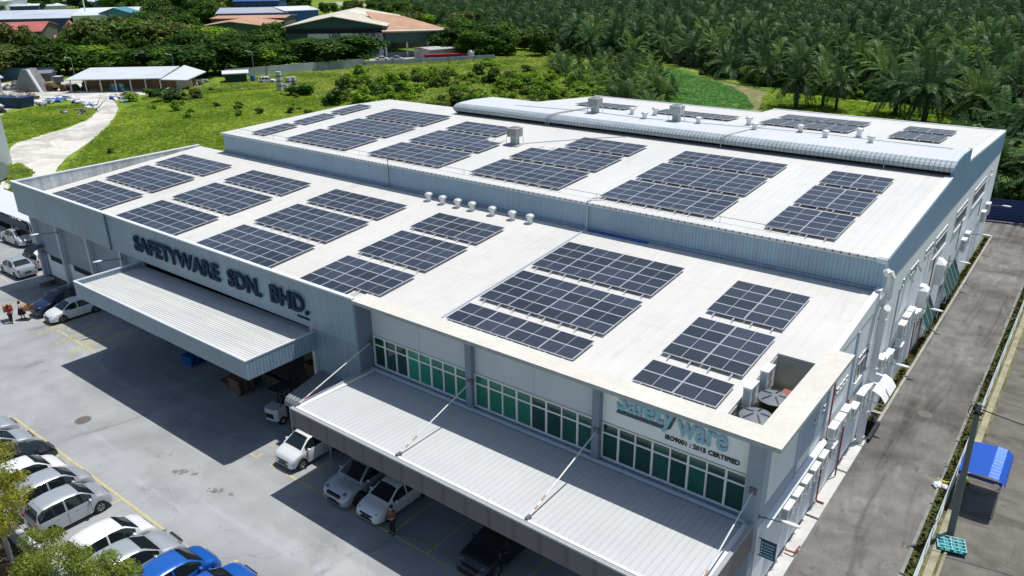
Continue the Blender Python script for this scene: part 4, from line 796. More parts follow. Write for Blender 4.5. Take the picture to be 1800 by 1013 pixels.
mb = MB(); mb.box(.08,.75,-.025,.025,0,.85); b = part(mb, 'board', M('dark teal board', (.02,.10,.17), .4), r, world=False)
for i in range(5):
    z = .74-i*.155; mb = MB(); mb.cyl((.16,-.028,z),(.16,-.034,z),.035,.035,12); part(mb, 'symbol', white, b, world=False)
    mb = MB(); x = .24
    while x < .62: wq = random.Random(i*7+int(x*50)).uniform(.03,.07); mb.box(x,x+wq,-.034,-.027,z-.025,z+.03); x += wq+.015
    part(mb, 'text_line', M('pale blue text', (.4,.6,.7), .5), b, world=False)
mb = MB(); mb.box(-.02,.75,-.015,.015,.87,.91); mb.box(-.02,.1,-.015,.015,.0,.03); part(mb, 'bracket', black, r, world=False)
# ================================================================ CARS
tyre_m = M('tyre rubber', (.018,.018,.02), .85); rim_m = M('alloy rim', (.45,.46,.48), .35, .5); cglass = M('car glass', (.012,.018,.02), .06, spec=.8); headl = M('headlamp glass', (.15,.17,.19), .1, spec=.8); taill = M('tail lamp red', (.35,.012,.01), .25); plate_m = M('number plate', (.02,.02,.02), .4); trim_m = M('black plastic trim', (.02,.02,.022), .55)
def paint(name, c, metal=0., rough=.25):
    m = M(name, c, rough, metal)
    b = m.node_tree.nodes['Principled BSDF']; _in(b, 'Coat Weight', .6); _in(b, 'Coat Roughness', .06); return m
PAINT = dict(white=paint('white car paint', (.74,.75,.75)), silver=paint('silver car paint', (.46,.49,.52), .35, .32), blue=paint('blue car paint', (.015,.12,.48), .15), black=paint('black car paint', (.012,.013,.018), .1), navy=paint('dark navy paint', (.015,.025,.065), .2), charcoal=paint('charcoal paint', (.02,.022,.03), .2))
KIND = dict(
 hatch=dict(L=3.75,W=.83,wb=(.62,3.05),r=.29,top=[(0,.62),(.03,.80),(.10,.98),(.28,1.36),(.52,1.48),(1.1,1.53),(1.7,1.52),(2.2,1.46),(2.42,1.38),(2.95,1.03),(3.05,.97),(3.35,.88),(3.6,.76),(3.72,.60),(3.75,.5)],belt=.92,roof=(.40,2.30),rear=(.06,.40),wind=(2.30,2.98)),
 sedan=dict(L=4.35,W=.86,wb=(.85,3.45),r=.31,top=[(0,.60),(.04,.84),(.12,.97),(.6,1.02),(.78,1.05),(1.3,1.34),(1.55,1.43),(2.0,1.47),(2.45,1.45),(2.7,1.38),(3.35,1.0),(3.45,.95),(3.85,.85),(4.15,.73),(4.3,.58),(4.35,.48)],belt=.90,roof=(1.42,2.62),rear=(.74,1.42),wind=(2.62,3.38)),
 suv=dict(L=4.5,W=.92,wb=(.85,3.55),r=.35,top=[(0,.75),(.04,.95),(.12,1.12),(.40,1.55),(.62,1.66),(1.4,1.70),(2.1,1.69),(2.5,1.62),(2.7,1.54),(3.3,1.16),(3.4,1.10),(3.85,1.02),(4.2,.90),(4.42,.72),(4.5,.58)],belt=1.05,roof=(.5,2.6),rear=(.08,.5),wind=(2.6,3.34)))
_cars = {}
def build_car(kind, col):
    K = KIND[kind]; L, W, wb, R, belt = K['L'], K['W'], K['wb'], K['r'], K['belt']; P_ = PAINT[col]; off = L/2
    r = root('parked_car', 'x', 'car')
    if kind == 'hatch': r.scale = (.95,1.05,1.05)
    xs_t, zs_t = zip(*K['top'])
    def top(x): return float(np.interp(x, xs_t, zs_t))
    st = sorted(set([round(v, 3) for v in list(xs_t)+[K['roof'][0], K['roof'][1], K['rear'][0], K['wind'][1], wb[0], wb[1], wb[0]-R, wb[0]+R, wb[1]-R, wb[1]+R]+list(np.linspace(.2, L-.2, 12))]))
    def section(x):
        t = top(x); e = min(1, x/.35, (L-x)/.55); e = max(0., e); w_ = W*(.80+.20*math.sqrt(max(0, 1-(1-e)**2)))
        incab = K['rear'][0] < x < K['wind'][1]
        zb = .2+.06*(1-e)
        arch = 0
        for c in wb:
            if abs(x-c) < R*1.15: arch = max(arch, math.sqrt(max(0, (R*1.15)**2-(x-c)**2))+R)
        zlo = max(zb, arch) if arch else zb
        b = min(belt, t-.03); zmid = zlo+(b-zlo)*.5
        if incab and t > belt+.06:
            k = min(1., (t-belt)/.5); wr = w_*(.97-.22*k)
            return [(w_*.9,zlo),(w_*.985,zlo+.03),(w_,zmid),(w_*.985,b-.05),(w_*.955,b),(wr,t-.07*k),(wr*.86,t-.015),(wr*.45,t+.005),(0,t+.01)]
        return [(w_*.9,zlo),(w_*.985,zlo+.03),(w_,zmid),(w_*.985,b-.05),(w_*.955,b-.015),(w_*.88,t-.02),(w_*.78,t),(w_*.4,t+.015),(0,t+.018)]
    S = [section(x) for x in st]
    body = MB(); gls = {('side_window', 1): MB(), ('side_window', -1): MB(), ('windscreen', 0): MB(), ('rear_window', 0): MB()}
    gw = []
    for i in range(len(st)-1):
        x0, x1 = st[i], st[i+1]; xm = (x0+x1)/2
        for s in (1, -1):
            for j in range(8):
                q = [(x0-off,s*S[i][j][0],S[i][j][1]),(x1-off,s*S[i+1][j][0],S[i+1][j][1]),(x1-off,s*S[i+1][j+1][0],S[i+1][j+1][1]),(x0-off,s*S[i][j+1][0],S[i][j+1][1])]
                if s < 0: q = q[::-1]
                tgt = body
                if j == 4 and K['roof'][0]-.3 < x0 and x1 < K['wind'][1]-.12 and min(S[i][5][1], S[i+1][5][1]) > belt+.1: tgt = gls['side_window', s]
                elif j >= 6 and K['roof'][1] <= xm <= K['wind'][1]: tgt = gls['windscreen', 0]
                elif j == 5 and K['roof'][1] <= xm <= K['wind'][1]: tgt = body
                elif j >= 6 and K['rear'][0]+.06 < xm < K['roof'][0]-.04: tgt = gls['rear_window', 0]
                tgt.face(q, 0)
    for i in (0, len(st)-1):
        c = S[i]; pts = [(st[i]-off, p[0], p[1]) for p in c]+[(st[i]-off, -p[0], p[1]) for p in c[::-1]]; body.face(pts, 0)
    for i in range(len(st)-1): body.face([(st[i]-off,-S[i][0][0],S[i][0][1]),(st[i+1]-off,-S[i+1][0][0],S[i+1][0][1]),(st[i+1]-off,S[i+1][0][0],S[i+1][0][1]),(st[i]-off,S[i][0][0],S[i][0][1])], 1)
    me = body.mesh('body', [P_, trim_m]); bm = bmesh.new(); bm.from_mesh(me); bmesh.ops.remove_doubles(bm, verts=bm.verts, dist=.002); bmesh.ops.recalc_face_normals(bm, faces=bm.faces); bm.to_mesh(me); bm.free()
    me.polygons.foreach_set('use_smooth', [True]*len(me.polygons)); me.set_sharp_from_angle(angle=math.radians(38)); bo = part(me, 'body', [], r)
    for (k, _q), g in gls.items():
        if g.f:
            mg = g.mesh(k, [cglass]); bm = bmesh.new(); bm.from_mesh(mg); bmesh.ops.remove_doubles(bm, verts=bm.verts, dist=.002); bmesh.ops.recalc_face_normals(bm, faces=bm.faces); bm.to_mesh(mg); bm.free(); mg.polygons.foreach_set('use_smooth', [True]*len(mg.polygons)); part(mg, k, [], r)
    # door pillars over the side glass
    mid = (K['roof'][0]+K['roof'][1])/2+.15
    for s in (1, -1):
        for xp in ((mid,) if kind != 'suv' else (mid, .95)):
            c = section(xp); mb = MB(); mb.hexa([(xp-off-.045,s*(c[4][0]+.004),c[4][1]),(xp-off+.045,s*(c[4][0]+.004),c[4][1]),(xp-off+.045,s*(c[4][0]-.02),c[4][1]),(xp-off-.045,s*(c[4][0]-.02),c[4][1]),(xp-off-.04,s*(c[5][0]+.006),c[5][1]),(xp-off+.04,s*(c[5][0]+.006),c[5][1]),(xp-off+.04,s*(c[5][0]-.02),c[5][1]),(xp-off-.04,s*(c[5][0]-.02),c[5][1])])
            part(mb, 'door_pillar', P_, bo, world=False)
    for s in (1, -1):
        for xp in (mid, K['wind'][1]-.35, K['roof'][0]+.35):
            c = section(xp)
            if xp+.1 > wb[0]+R*1.2 and xp < wb[1]-R: mb = MB(); mb.box(xp-off-.008,xp-off+.008,min(s*c[2][0],s*(c[2][0]+.003)),max(s*c[2][0],s*(c[2][0]+.003)),.32,belt-.06); part(mb, 'door_seam', trim_m, bo, world=False)
    for s in (1, -1):
        c = section(K['wind'][1]-.28); mb = MB(); mb.blob((K['wind'][1]-.38-off, s*(W+.09), belt+.07), (.09,.12,.075), 2, jit=0); part(mb, 'wing_mirror', P_, r, world=False, smooth=60)
        mb = MB(); mb.blob((L-.34-off, s*W*.70, KIND[kind]['top'][-3][1]-.03), (.22,.13,.045), 2, jit=0); part(mb, 'headlight', headl, r, world=False, smooth=60)
        mb = MB(); mb.blob((.085-off, s*W*.83, belt-.08), (.10,.085,.12), 2, jit=0); part(mb, 'tail_light', taill, r, world=False, smooth=60)
        for xp in (mid-.45, mid+.48): mb = MB(); mb.box(xp-off-.09,xp-off+.09,s*W*.985-.015,s*W*.985+.022,belt-.16,belt-.12); part(mb, 'door_handle', P_, r, world=False)
    mb = MB(); mb.box(L-off-.05,L-off+.012,-W*.5,W*.5,.30,.42); mb.box(L-off-.16,L-off+.004,-W*.5,W*.5,.52 if kind != 'suv' else .64,.60 if kind != 'suv' else .78); part(mb, 'grille', trim_m, r, world=False)
    mb = MB(); mb.box(L-off,L-off+.025,-.26,.26,.40,.50); part(mb, 'number_plate', plate_m, r, world=False)
    mb = MB(); mb.box(-off-.02,-off+.01,-.26,.26,.55,.66); part(mb, 'number_plate', plate_m, r, world=False)
    wt, wr = MB(), MB()
    def lat(mb, prof):
        n = 24
        for (y0,q0),(y1,q1) in zip(prof[:-1], prof[1:]):
            for i in range(n):
                a, b = 2*math.pi*i/n, 2*math.pi*(i+1)/n; mb.face([(q0*math.cos(a),y0,q0*math.sin(a)),(q0*math.cos(b),y0,q0*math.sin(b)),(q1*math.cos(b),y1,q1*math.sin(b)),(q1*math.cos(a),y1,q1*math.sin(a))])
    lat(wt, [(-.10,0.01),(-.10,R*.9),(-.08,R),(.08,R),(.1,R*.93),(.1,R*.66),(.07,R*.62),(.04,.01)]); lat(wr, [(.05,R*.64),(.085,R*.62),(.085,R*.55),(.055,R*.5),(.055,.01)])
    for k in range(5):
        a = 2*math.pi*k/5; wr.hexa([(math.cos(a+d)*q,yy,math.sin(a+d)*q) for yy in (.05,.092) for d, q in ((-.35,.06),(-.13,R*.6),(.13,R*.6),(.35,.06))])
    mt, mr_ = wt.mesh('tyre', [tyre_m]), wr.mesh('rim', [rim_m])
    well = MB(); well.box(-.05,.05,-.1,.1,-.1,.1)
    for xw in wb:
        for s in (1, -1):
            t = bpy.data.objects.new('wheel', mt); COL.objects.link(t); t.parent = r; t.location = (xw-off, s*(W-.11), R); t.rotation_euler = (0,0,0 if s > 0 else math.pi)
            q = bpy.data.objects.new('rim', mr_); COL.objects.link(q); q.parent = t
    for xw in wb: mb = MB(); mb.cyl((xw-off,-W+.03,R),(xw-off,W-.03,R),R*1.16,R*1.16,18); part(mb, 'wheel_well', rubber, r, world=False)
    return r
def car(kind, col, x, y, rz, label, group='cars parked in the front lot'):
    k = (kind, col); 
    if k not in _cars: _cars[k] = build_car(kind, col); o = _cars[k]; o.location = (x,y,.012); o.rotation_euler = (0,0,rz); o['label'] = label; o['group'] = group; return o
    return dup(_cars[k], (x,y,.012), rz, label, group=group)
N_, S__ = math.pi/2, -math.pi/2
for kind, col, x, yn, lab, j in (('sedan','silver',-49.5,13.35,'silver sedan at the far end of the left bay row, cut by the photo edge',.01),('sedan','silver',-47.1,13.35,'silver sedan just left of the black car in the bay row',-.02),('sedan','black',-44.85,13.55,'shiny black sedan in the left bay row behind the tree',.01),('hatch','white',-42.6,13.2,'white hatchback between the black sedan and a silver hatchback, behind leaves',0),('hatch','silver',-40.3,13.55,'silver hatchback whose near side touches another silver hatchback by the wall',.02),('hatch','silver',-38.05,13.4,'silver hatchback beside the one empty bay, its near side fully visible',-.01),('hatch','white',-33.65,13.4,'white hatchback on the near side of the empty bay',.02),('suv','silver',-31.35,13.55,'large silver hatchback between the white one and a blue car',-.01),('hatch','blue',-29.05,13.75,'bright blue hatchback next to the silver one, upper of the two blue cars',.01),('sedan','blue',-26.7,14.2,'bright blue sedan, lower of the two blue cars at the bottom edge',0),('hatch','black',-24.3,14.1,'black car roof barely showing at the bottom edge beside the blue cars',0)):
    c_ = car(kind, col, x-.12, yn+(.40 if col == 'blue' else .12)-KIND[kind]['L']/2, N_+j, lab); c_.scale = (1.0, 1.08, 1.12) if kind == 'hatch' else (1.03, 1.05, 1.07)
for kind, col, x, yn, lab in (('hatch','white',-32.75,20.85,'white hatchback at the left end of the bays beneath the grey office canopy'),('suv','silver',-27.9,20.45,'pale silver SUV beneath the office canopy beside a white sedan'),('sedan','white',-25.55,20.5,'white sedan beneath the office canopy next to the standing man'),('suv','charcoal',-18.75,20.6,'dark charcoal SUV in deep shade beneath the office canopy')):
    car(kind, col, x, yn+KIND[kind]['L']/2, S__, lab, 'cars under the office canopy')
car('suv','navy',-66.75,21.7+2.25,S__+.03,'dark navy car beside the white sedan near the two women'); car('sedan','white',-64.35,21.75+2.18,S__-.02,'white sedan parked at the left end of the blue loading canopy')
p = G(38,428); car('sedan','silver',p.x-.3,p.y,0.05,'silver sedan in front of the motorcycle shed at the far left'); p = G(26,484); car('sedan','silver',p.x-.2,p.y+.5,math.pi,'silver sedan seen from behind at the left edge'); p = G(66,470); car('hatch','white',p.x-.5,p.y+.3,math.pi+.1,'white car seen from behind beside the charcoal door awning')
# ================================================================ PEOPLE
skin_m = M('skin', (.42,.24,.15), .6); hair_m = M('black hair', (.012,.010,.009), .5)
def skinned(name, V, E, mat, parent, sub=2):
    me = bpy.data.meshes.new(name); ks = list(V); me.from_pydata([V[k][0] for k in ks], [(ks.index(a), ks.index(b)) for a, b in E], [])
    o = bpy.data.objects.new(name, me); COL.objects.link(o); md = o.modifiers.new('s', 'SKIN'); md.use_smooth_shade = True
    for i, k in enumerate(ks):
        r = V[k][1]; me.skin_vertices[0].data[i].radius = (r, r) if not isinstance(r, tuple) else r
    me.skin_vertices[0].data[0].use_root = True
    s2 = o.modifiers.new('u', 'SUBSURF'); s2.levels = sub; s2.render_levels = sub
    bpy.context.view_layer.update(); m2 = bpy.data.meshes.new_from_object(o.evaluated_get(bpy.context.evaluated_depsgraph_get())); bpy.data.objects.remove(o); m2.name = name
    m2.materials.clear(); m2.materials.append(mat); m2.polygons.foreach_set('use_smooth', [True]*len(m2.polygons)); c = bpy.data.objects.new(name, m2); COL.objects.link(c); c.parent = parent; return c
def person(loc, rz, label, arms, legs, shirt, trouser, hairlen, h=1.7, skirt=False, mask=False):
    """local +x is the way the person faces; arms: (elbow, hand) per side, legs: (knee, foot) per side"""
    r = root('person', label, 'person', loc, rz); s = h/1.7
    J = {'pelvis':((0,0,.93),(.14,.11)),'waist':((0,0,1.08),(.135,.1)),'chest':((0,0,1.28),(.16,.11)),'neckb':((0,0,1.43),(.07,.07)),'neck':((.01,0,1.48),(.05,.05)),'head':((.02,0,1.58),(.085,.075)),'top':((.015,0,1.66),(.07,.065))}
    E_ = [('pelvis','waist'),('waist','chest'),('chest','neckb'),('neckb','neck'),('neck','head'),('head','top')]
    T = {'c0':((0,0,.90),(.15,.12)),'c1':((0,0,1.08),(.15,.115)),'c2':((0,0,1.28),(.175,.125)),'c3':((0,0,1.41),(.10,.09))}; TE = [('c0','c1'),('c1','c2'),('c2','c3')]
    for sd, q in (('l',1),('r',-1)):
        el, hd = arms[sd]; sh = (0, q*.19, 1.38); el, hd = Vector(el), Vector(hd); wr = el.lerp(hd, .82)
        J['s'+sd] = (sh,.055); J['e'+sd] = (tuple(el),.042); J['w'+sd] = (tuple(wr),.028); J['h'+sd] = (tuple(hd),.034); E_ += [('chest','s'+sd),('s'+sd,'e'+sd),('e'+sd,'w'+sd),('w'+sd,'h'+sd)]
        d = (hd-wr).normalized(); sde = d.orthogonal().normalized()
        for k, (o_, ln) in enumerate(((-.03,.07),(-.01,.085),(.01,.08),(.03,.06))):
            a = hd+sde*o_+d*.02; b = hd+sde*o_*1.1+d*ln*.7+Vector((.01,0,0)); J[f'f{k}a{sd}'] = (tuple(a),.009); J[f'f{k}b{sd}'] = (tuple(b),.008); E_ += [('h'+sd,f'f{k}a{sd}'),(f'f{k}a{sd}',f'f{k}b{sd}')]
        J['t'+sd] = (tuple(hd-sde*.045+d*.01),.009); E_.append(('h'+sd,'t'+sd))
        kn, ft = legs[sd]; kn, ft = Vector(kn), Vector(ft); hip = (0,q*.09,.88)
        J['hip'+sd] = (hip,.09); J['k'+sd] = (tuple(kn),.06); J['a'+sd] = (tuple(ft+Vector((0,0,.08))),.042); J['t2'+sd] = (tuple(ft+Vector((.13,0,.035))),.035); E_ += [('pelvis','hip'+sd),('hip'+sd,'k'+sd),('k'+sd,'a'+sd),('a'+sd,'t2'+sd)]
        T['s'+sd] = ((0,q*.19,1.385),.068); T['e'+sd] = (tuple(Vector(sh).lerp(el, 1.0)),.055); TE += [('c2','s'+sd),('s'+sd,'e'+sd)]
        if not skirt or True: T['x'+sd] = (tuple(el.lerp(hd, .25)),.05); TE.append(('e'+sd,'x'+sd))
    sc = lambda D_: {k: (tuple(c*s for c in v[0]), v[1]) for k, v in D_.items()}
    skinned('body', sc(J), E_, skin_m, r); skinned('shirt', sc(T), TE, shirt, r)
    Lg = {'p':((0,0,.96),(.15,.12))}; LE = []
    for sd, q in (('l',1),('r',-1)):
        kn, ft = Vector(legs[sd][0]), Vector(legs[sd][1]); Lg['h'+sd] = ((0,q*.09,.86),.105); Lg['k'+sd] = (tuple(kn),.075); LE += [('p','h'+sd),('h'+sd,'k'+sd)]
        if not skirt: Lg['a'+sd] = (tuple(ft+Vector((0,0,.1))),.06); LE.append(('k'+sd,'a'+sd))
    if skirt: mb = MB(); mb.lathe((0,0,0), [(.30,.46),(.26,.7),(.17,1.0)], 18); part(mb, 'skirt', trouser, r, world=False, smooth=60)
    else: skinned('trousers', sc(Lg), LE, trouser, r)
    mb = MB(); mb.blob((-.015*s,0,1.63*s), (.105,.092,.10), 3, jit=.03, rng=random.Random(1))
    if hairlen: mb.blob((-.07,0,1.50*s), (.06,.09,.16), 3, jit=.05, rng=random.Random(2))
    part(mb, 'hair', hair_m, r, world=False, smooth=60)
    for sd in 'lr': ft = Vector(legs[sd][1]); mb = MB(); mb.blob((ft.x+.06,ft.y,.045), (.14,.05,.05), 2, jit=0); part(mb, 'shoe', black, r, world=False, smooth=60)
    mb = MB(); mb.blob((.115,0,1.575*s),(.02,.014,.02),1,jit=0); part(mb, 'nose', skin_m, r, world=False, smooth=60)
    if mask: mb = MB(); mb.blob((.085*s,0,1.55*s), (.045,.06,.05), 2, jit=0); part(mb, 'face_mask', M('pale blue mask', (.45,.7,.75), .7), r, world=False, smooth=60)
    return r
p = G(691,938)
person((p.x,p.y,0), S__, 'man in a brown shirt and pale face mask standing with hands held together', dict(l=((.03,.27,1.12),(.26,.05,1.08)), r=((.03,-.27,1.12),(.26,-.04,1.05))), dict(l=((.02,.10,.50),(0,.12,0)), r=((.02,-.10,.50),(0,-.12,0))), M('brown shirt', (.16,.09,.035), .8, noise=(14,.25)), M('dark trousers', (.015,.016,.02), .8), False, 1.7, mask=True)
p = G(21,568)
person((p.x,p.y,0), math.radians(150), 'woman in a red top and black trousers carrying a cardboard box at her side', dict(l=((.15,.27,1.12),(.42,.22,1.02)), r=((-.05,-.26,1.12),(-.12,-.27,.86))), dict(l=((.14,.09,.50),(.22,.10,0)), r=((-.02,-.09,.48),(-.28,-.10,.05))), M('red top', (.35,.02,.03), .8), M('black trousers', (.012,.012,.014), .8), True, 1.6)
b1 = Vector((p.x,p.y,0))+Vector((math.cos(math.radians(165)),math.sin(math.radians(165)),0))*.72
p2 = G(41,561)
person((p2.x,p2.y,0), math.radians(40), 'woman in a pale pink blouse and dark skirt carrying a cardboard box', dict(l=((.12,.26,1.12),(.40,.15,1.02)), r=((.12,-.26,1.12),(.40,-.15,1.02))), dict(l=((.06,.09,.48),(.1,.09,0)), r=((.0,-.09,.48),(-.08,-.09,0))), M('pale pink blouse', (.55,.40,.40), .8, noise=(9,.15)), M('dark maroon skirt', (.03,.012,.018), .8), True, 1.6, skirt=True)
b2 = Vector((p2.x,p2.y,0))+Vector((math.cos(math.radians(40)),math.sin(math.radians(40)),0))*.62
card = M('cardboard', (.36,.23,.13), .85, noise=(6,.12))
for b, a, lab in ((b1,165,'open cardboard box held by the woman in red'),(b2,40,'cardboard box held by the woman in the pink blouse')):
    r = root('cardboard_box', lab, 'box', (b.x,b.y,.82), math.radians(a)); mb = MB(); mb.box(-.25,.25,-.33,.33,0,.02); mb.box(-.25,-.235,-.33,.33,.02,.36); mb.box(.235,.25,-.33,.33,.02,.36); mb.box(-.235,.235,-.33,-.315,.02,.36); mb.box(-.235,.235,.315,.33,.02,.36); part(mb, 'carton', card, r, world=False)
    mb = MB(); mb.hexa([(-.25,-.33,.35),(-.24,-.33,.35),(-.24,.33,.35),(-.25,.33,.35),(-.42,-.33,.45),(-.41,-.33,.45),(-.41,.33,.45),(-.42,.33,.45)]); mb.hexa([(.24,-.33,.35),(.25,-.33,.35),(.25,.33,.35),(.24,.33,.35),(.41,-.33,.45),(.42,-.33,.45),(.42,.33,.45),(.41,.33,.45)]); part(mb, 'flap', card, r, world=False)
# ================================================================ FORKLIFT, PALLETS
r = root('forklift', 'white and black forklift truck parked in the shade with its back to the yard', 'forklift', (-37.45,24.7,.0), math.radians(100)); fw = M('forklift white', (.62,.64,.64), .4)
mb = MB(); mb.prism([(-1.45,-.35),(-1.3,-.55),(-.6,-.6),(-.6,.6),(-1.3,.55),(-1.45,.35)],.35,1.15); part(mb, 'counterweight', fw, r, world=False)
mb = MB(); mb.box(-.6,.75,-.5,.5,.3,.75); mb.box(-.7,-.1,-.4,.4,.75,1.05); part(mb, 'chassis', M('forklift grey', (.06,.065,.07), .5), r, world=False)
mb = MB(); mb.box(-1.5,-1.44,-.3,.3,.55,.85); part(mb, 'rear_vent', black, r, world=False)
mb = MB()
for x, q in ((-.95,-.85),(.7,.45)):
    for s in (-1,1): mb.cyl((x,s*.5,.9),(q,s*.46,2.1),.035,.035,6)
mb.box(-.95,.6,-.52,.52,2.08,2.14); [mb.box(-.9,.55,y-.02,y+.02,2.14,2.17) for y in (-.4,-.2,0,.2,.4)]; part(mb, 'overhead_guard', M('dark blue grey guard', (.05,.06,.085), .5), r, world=False)
mb = MB(); [mb.box(.85,.97,s*.35-.06,s*.35+.06,.1,2.3) for s in (-1,1)]; mb.box(.9,.95,-.35,.35,2.15,2.3); mb.box(.95,1.0,-.5,.5,.3,.7); part(mb, 'mast', black, r, world=False)
for s in (-1,1): mb = MB(); mb.box(1.0,2.1,s*.3-.06,s*.3+.06,.08,.13); mb.box(.98,1.03,s*.3-.06,s*.3+.06,.1,.6); part(mb, 'fork', steel, r, world=False)
for x, rr_ in ((-1.0,.27),(.5,.33)):
    for s in (-1,1): mb = MB(); mb.cyl((x,s*.42,rr_),(x,s*.62,rr_),rr_,rr_,20); wl = part(mb, 'wheel', tyre_m, r, world=False); mb = MB(); mb.cyl((x,s*.6,rr_),(x,s*.63,rr_),rr_*.5,rr_*.5,16); part(mb, 'hub', fw, wl, world=False)
mb = MB(); mb.box(-.35,.0,-.28,.28,1.05,1.2); mb.box(-.42,-.32,-.26,.26,1.15,1.6); part(mb, 'seat', black, r, world=False)
def pallet_mesh(name, w_, d_, h_, mat, n=7):
    mb = MB()
    for y in (-d_/2+.05,0,d_/2-.05): mb.box(-w_/2,w_/2,y-.05,y+.05,0,h_-.03)
    for i in range(n): x = -w_/2+w_*(i+.5)/n; mb.box(x-w_/n*.38,x+w_/n*.38,-d_/2,d_/2,h_-.03,h_)
    return mb.mesh(name, [mat])
wood = M('weathered pallet wood', (.20,.14,.09), .85, noise=(3,.3)); bluep = M('blue plastic pallet', (.01,.12,.38), .5); tealp = M('teal plastic crate', (.02,.28,.30), .5)
pm_ = pallet_mesh('pallet', 1.2, 1.1, .15, wood)
k = 0
for px, n in (((412,694),7),((432,676),8),((392,680),2),((447,664),6)):
    p = G(*px)
    for i in range(n):
        o = bpy.data.objects.new('wooden_pallet', pm_); COL.objects.link(o); o.location = (p.x,p.y+.6,.01+.155*i); o.rotation_euler = (0,0,.05*((i*7)%5-2)); tag(o, 'wooden pallet in the shaded stacks beneath the corner of the blue canopy', 'pallet', 'wooden pallets stacked beneath the loading canopy')
pb = pallet_mesh('pallet', 1.3, 1.1, .16, bluep)
for i in range(4): p = G(334,640); o = bpy.data.objects.new('plastic_pallet', pb); COL.objects.link(o); o.location = (p.x,p.y+.3,.01+.165*i); o.rotation_euler = (0,0,.02*i); tag(o, 'blue plastic pallet in the short stack at the edge of the canopy shade', 'pallet', 'blue plastic pallets in one stack')
mb = MB(); rq = random.Random(4)
for i in range(26):
    x = -54+i*.7; yy = 27.6+rq.uniform(0,3); hh = rq.uniform(.6,1.9); o_ = MB(); o_.box(-.55,.55,-.5,.5,0,hh)
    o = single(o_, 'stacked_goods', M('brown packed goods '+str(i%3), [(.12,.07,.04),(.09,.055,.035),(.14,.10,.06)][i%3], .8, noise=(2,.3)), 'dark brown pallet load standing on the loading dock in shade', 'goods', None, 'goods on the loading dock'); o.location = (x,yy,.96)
# ================================================================ RIGHT SIDE: FENCES, POLE, SHELTER, BITS
r = root('mesh_fence', 'long pale metal fence along the ditch between the side road and the neighbouring lot', 'fence', (-2.5,60,0)); fm = M('pale green grey fence metal', (.50,.56,.55), .45, .3, noise=(2,.1))
for y in np.arange(22.5,98,3.0): mb = MB(); mb.cyl((-2.5,y,0),(-2.5,y,1.2),.035,.035,6); part(mb, 'post', fm, r)
for z in (.12,1.18): mb = MB(); mb.cyl((-2.5,22.5,z),(-2.5,97.5,z),.03,.03,6); part(mb, 'rail', fm, r)
mb = MB()
for z in np.arange(.22,1.15,.075): mb.box(-2.507,-2.493,22.5,97.5,z-.009,z+.009)
part(mb, 'wire_mesh', fm, r)
r = root('sheet_fence', 'dark blue corrugated sheet fence across the far end of the side road', 'fence', (2,98,0)); bf = M('dark blue sheet', (.012,.035,.16), .5, rib=('Z', .3, .5, .03), noise=(.5,.1))
a, b = G(1738,389), Vector((32,103.5,0)); a = Vector((a.x-1.5, a.y-.1, 0)); d = (b-a); n = 13
for i in range(n):
    q0, q1 = a+d*(i/n), a+d*((i+1)/n); mb = MB(); mb.extr([(q0.x,q0.y,.1),(q1.x,q1.y,.1),(q1.x,q1.y,2.5),(q0.x,q0.y,2.5)], (0,.05,0)); part(mb, 'sheet', bf, r); mb = MB(); mb.box(q0.x-.04,q0.x+.04,q0.y+.06,q0.y+.14,0,2.45); part(mb, 'post', steel, r)
b0 = G(1669.6,942.5); r = root('utility_pole', 'tall grey concrete utility pole at the near right beside the blue shelter', 'pole', (b0.x,b0.y,0)); mb = MB(); mb.cyl((0,0,0),(-.15,.1,7.4),.17,.11,14); part(mb, 'shaft', M('concrete pole', (.17,.18,.18), .8, noise=(2,.12)), r, world=False, smooth=50)
mb = MB()
for z in (6.6,6.95,7.3): mb.cyl((-.25,0,z),(.1,.12,z),.03,.03,6)
mb.box(-.28,.05,-.1,.15,6.9,7.0); part(mb, 'pole_bracket', black, r, world=False)
mb = MB(); mb.tube([(-.3,.05,6.6),(-.5,.0,6.9),(-.42,0,7.3),(-.15,.1,7.35)], .02, 5); part(mb, 'wire_loop', black, r, world=False)
mb = MB(); c0 = Vector((b0.x-.15,b0.y+.1,7.15)); c1 = Vector((b0.x+22,b0.y+3,7.6)); mb.tube([tuple(c0.lerp(c1,t)+Vector((0,0,-1.2*4*t*(1-t)))) for t in [i/14 for i in range(15)]], .025, 5); single(mb, 'overhead_cable', black, 'black overhead cable running right from the utility pole', 'cable', tuple(c0))
r = root('bike_shelter', 'small shelter with a shiny blue corrugated curved roof beside the utility pole', 'shelter', (-1.3,41.4,0)); bs = M('shiny blue roof sheet', (.03,.13,.58), .22, .2)
mb = MB(); prof3 = [(-1.02,2.22),(.3,2.36),(.75,2.32),(.98,2.18),(1.08,1.98),(1.1,1.8)]
ny = 10
for (xa,za),(xb,zb_) in zip(prof3[:-1], prof3[1:]):
    for i in range(ny*4):
        ya, yb = -1.65+3.3*i/(ny*4), -1.65+3.3*(i+1)/(ny*4); h0, h1 = .045*math.sin(i*math.pi/2), .045*math.sin((i+1)*math.pi/2)
        mb.face([(xa,ya,za+h0),(xb,ya,zb_+h0),(xb,yb,zb_+h1),(xa,yb,za+h1)])
part(mb, 'curved_roof', bs, r, world=False, recalc=False)
for ya in (-1.66,1.62): mb = MB(); mb.box(-1.0,.95,ya,ya+.04,2.02,2.2); part(mb, 'roof_trim', M('navy trim', (.015,.04,.2), .5), r, world=False)
for x in (-.95,.9):
    for y in (-1.55,1.55): mb = MB(); mb.cyl((x,y,0),(x,y,2.2),.03,.03,6); part(mb, 'post', steel, r, world=False)
mb = MB(); mb.box(.62,.82,-1.69,-1.665,1.9,2.1); part(mb, 'plate', white, r, world=False)
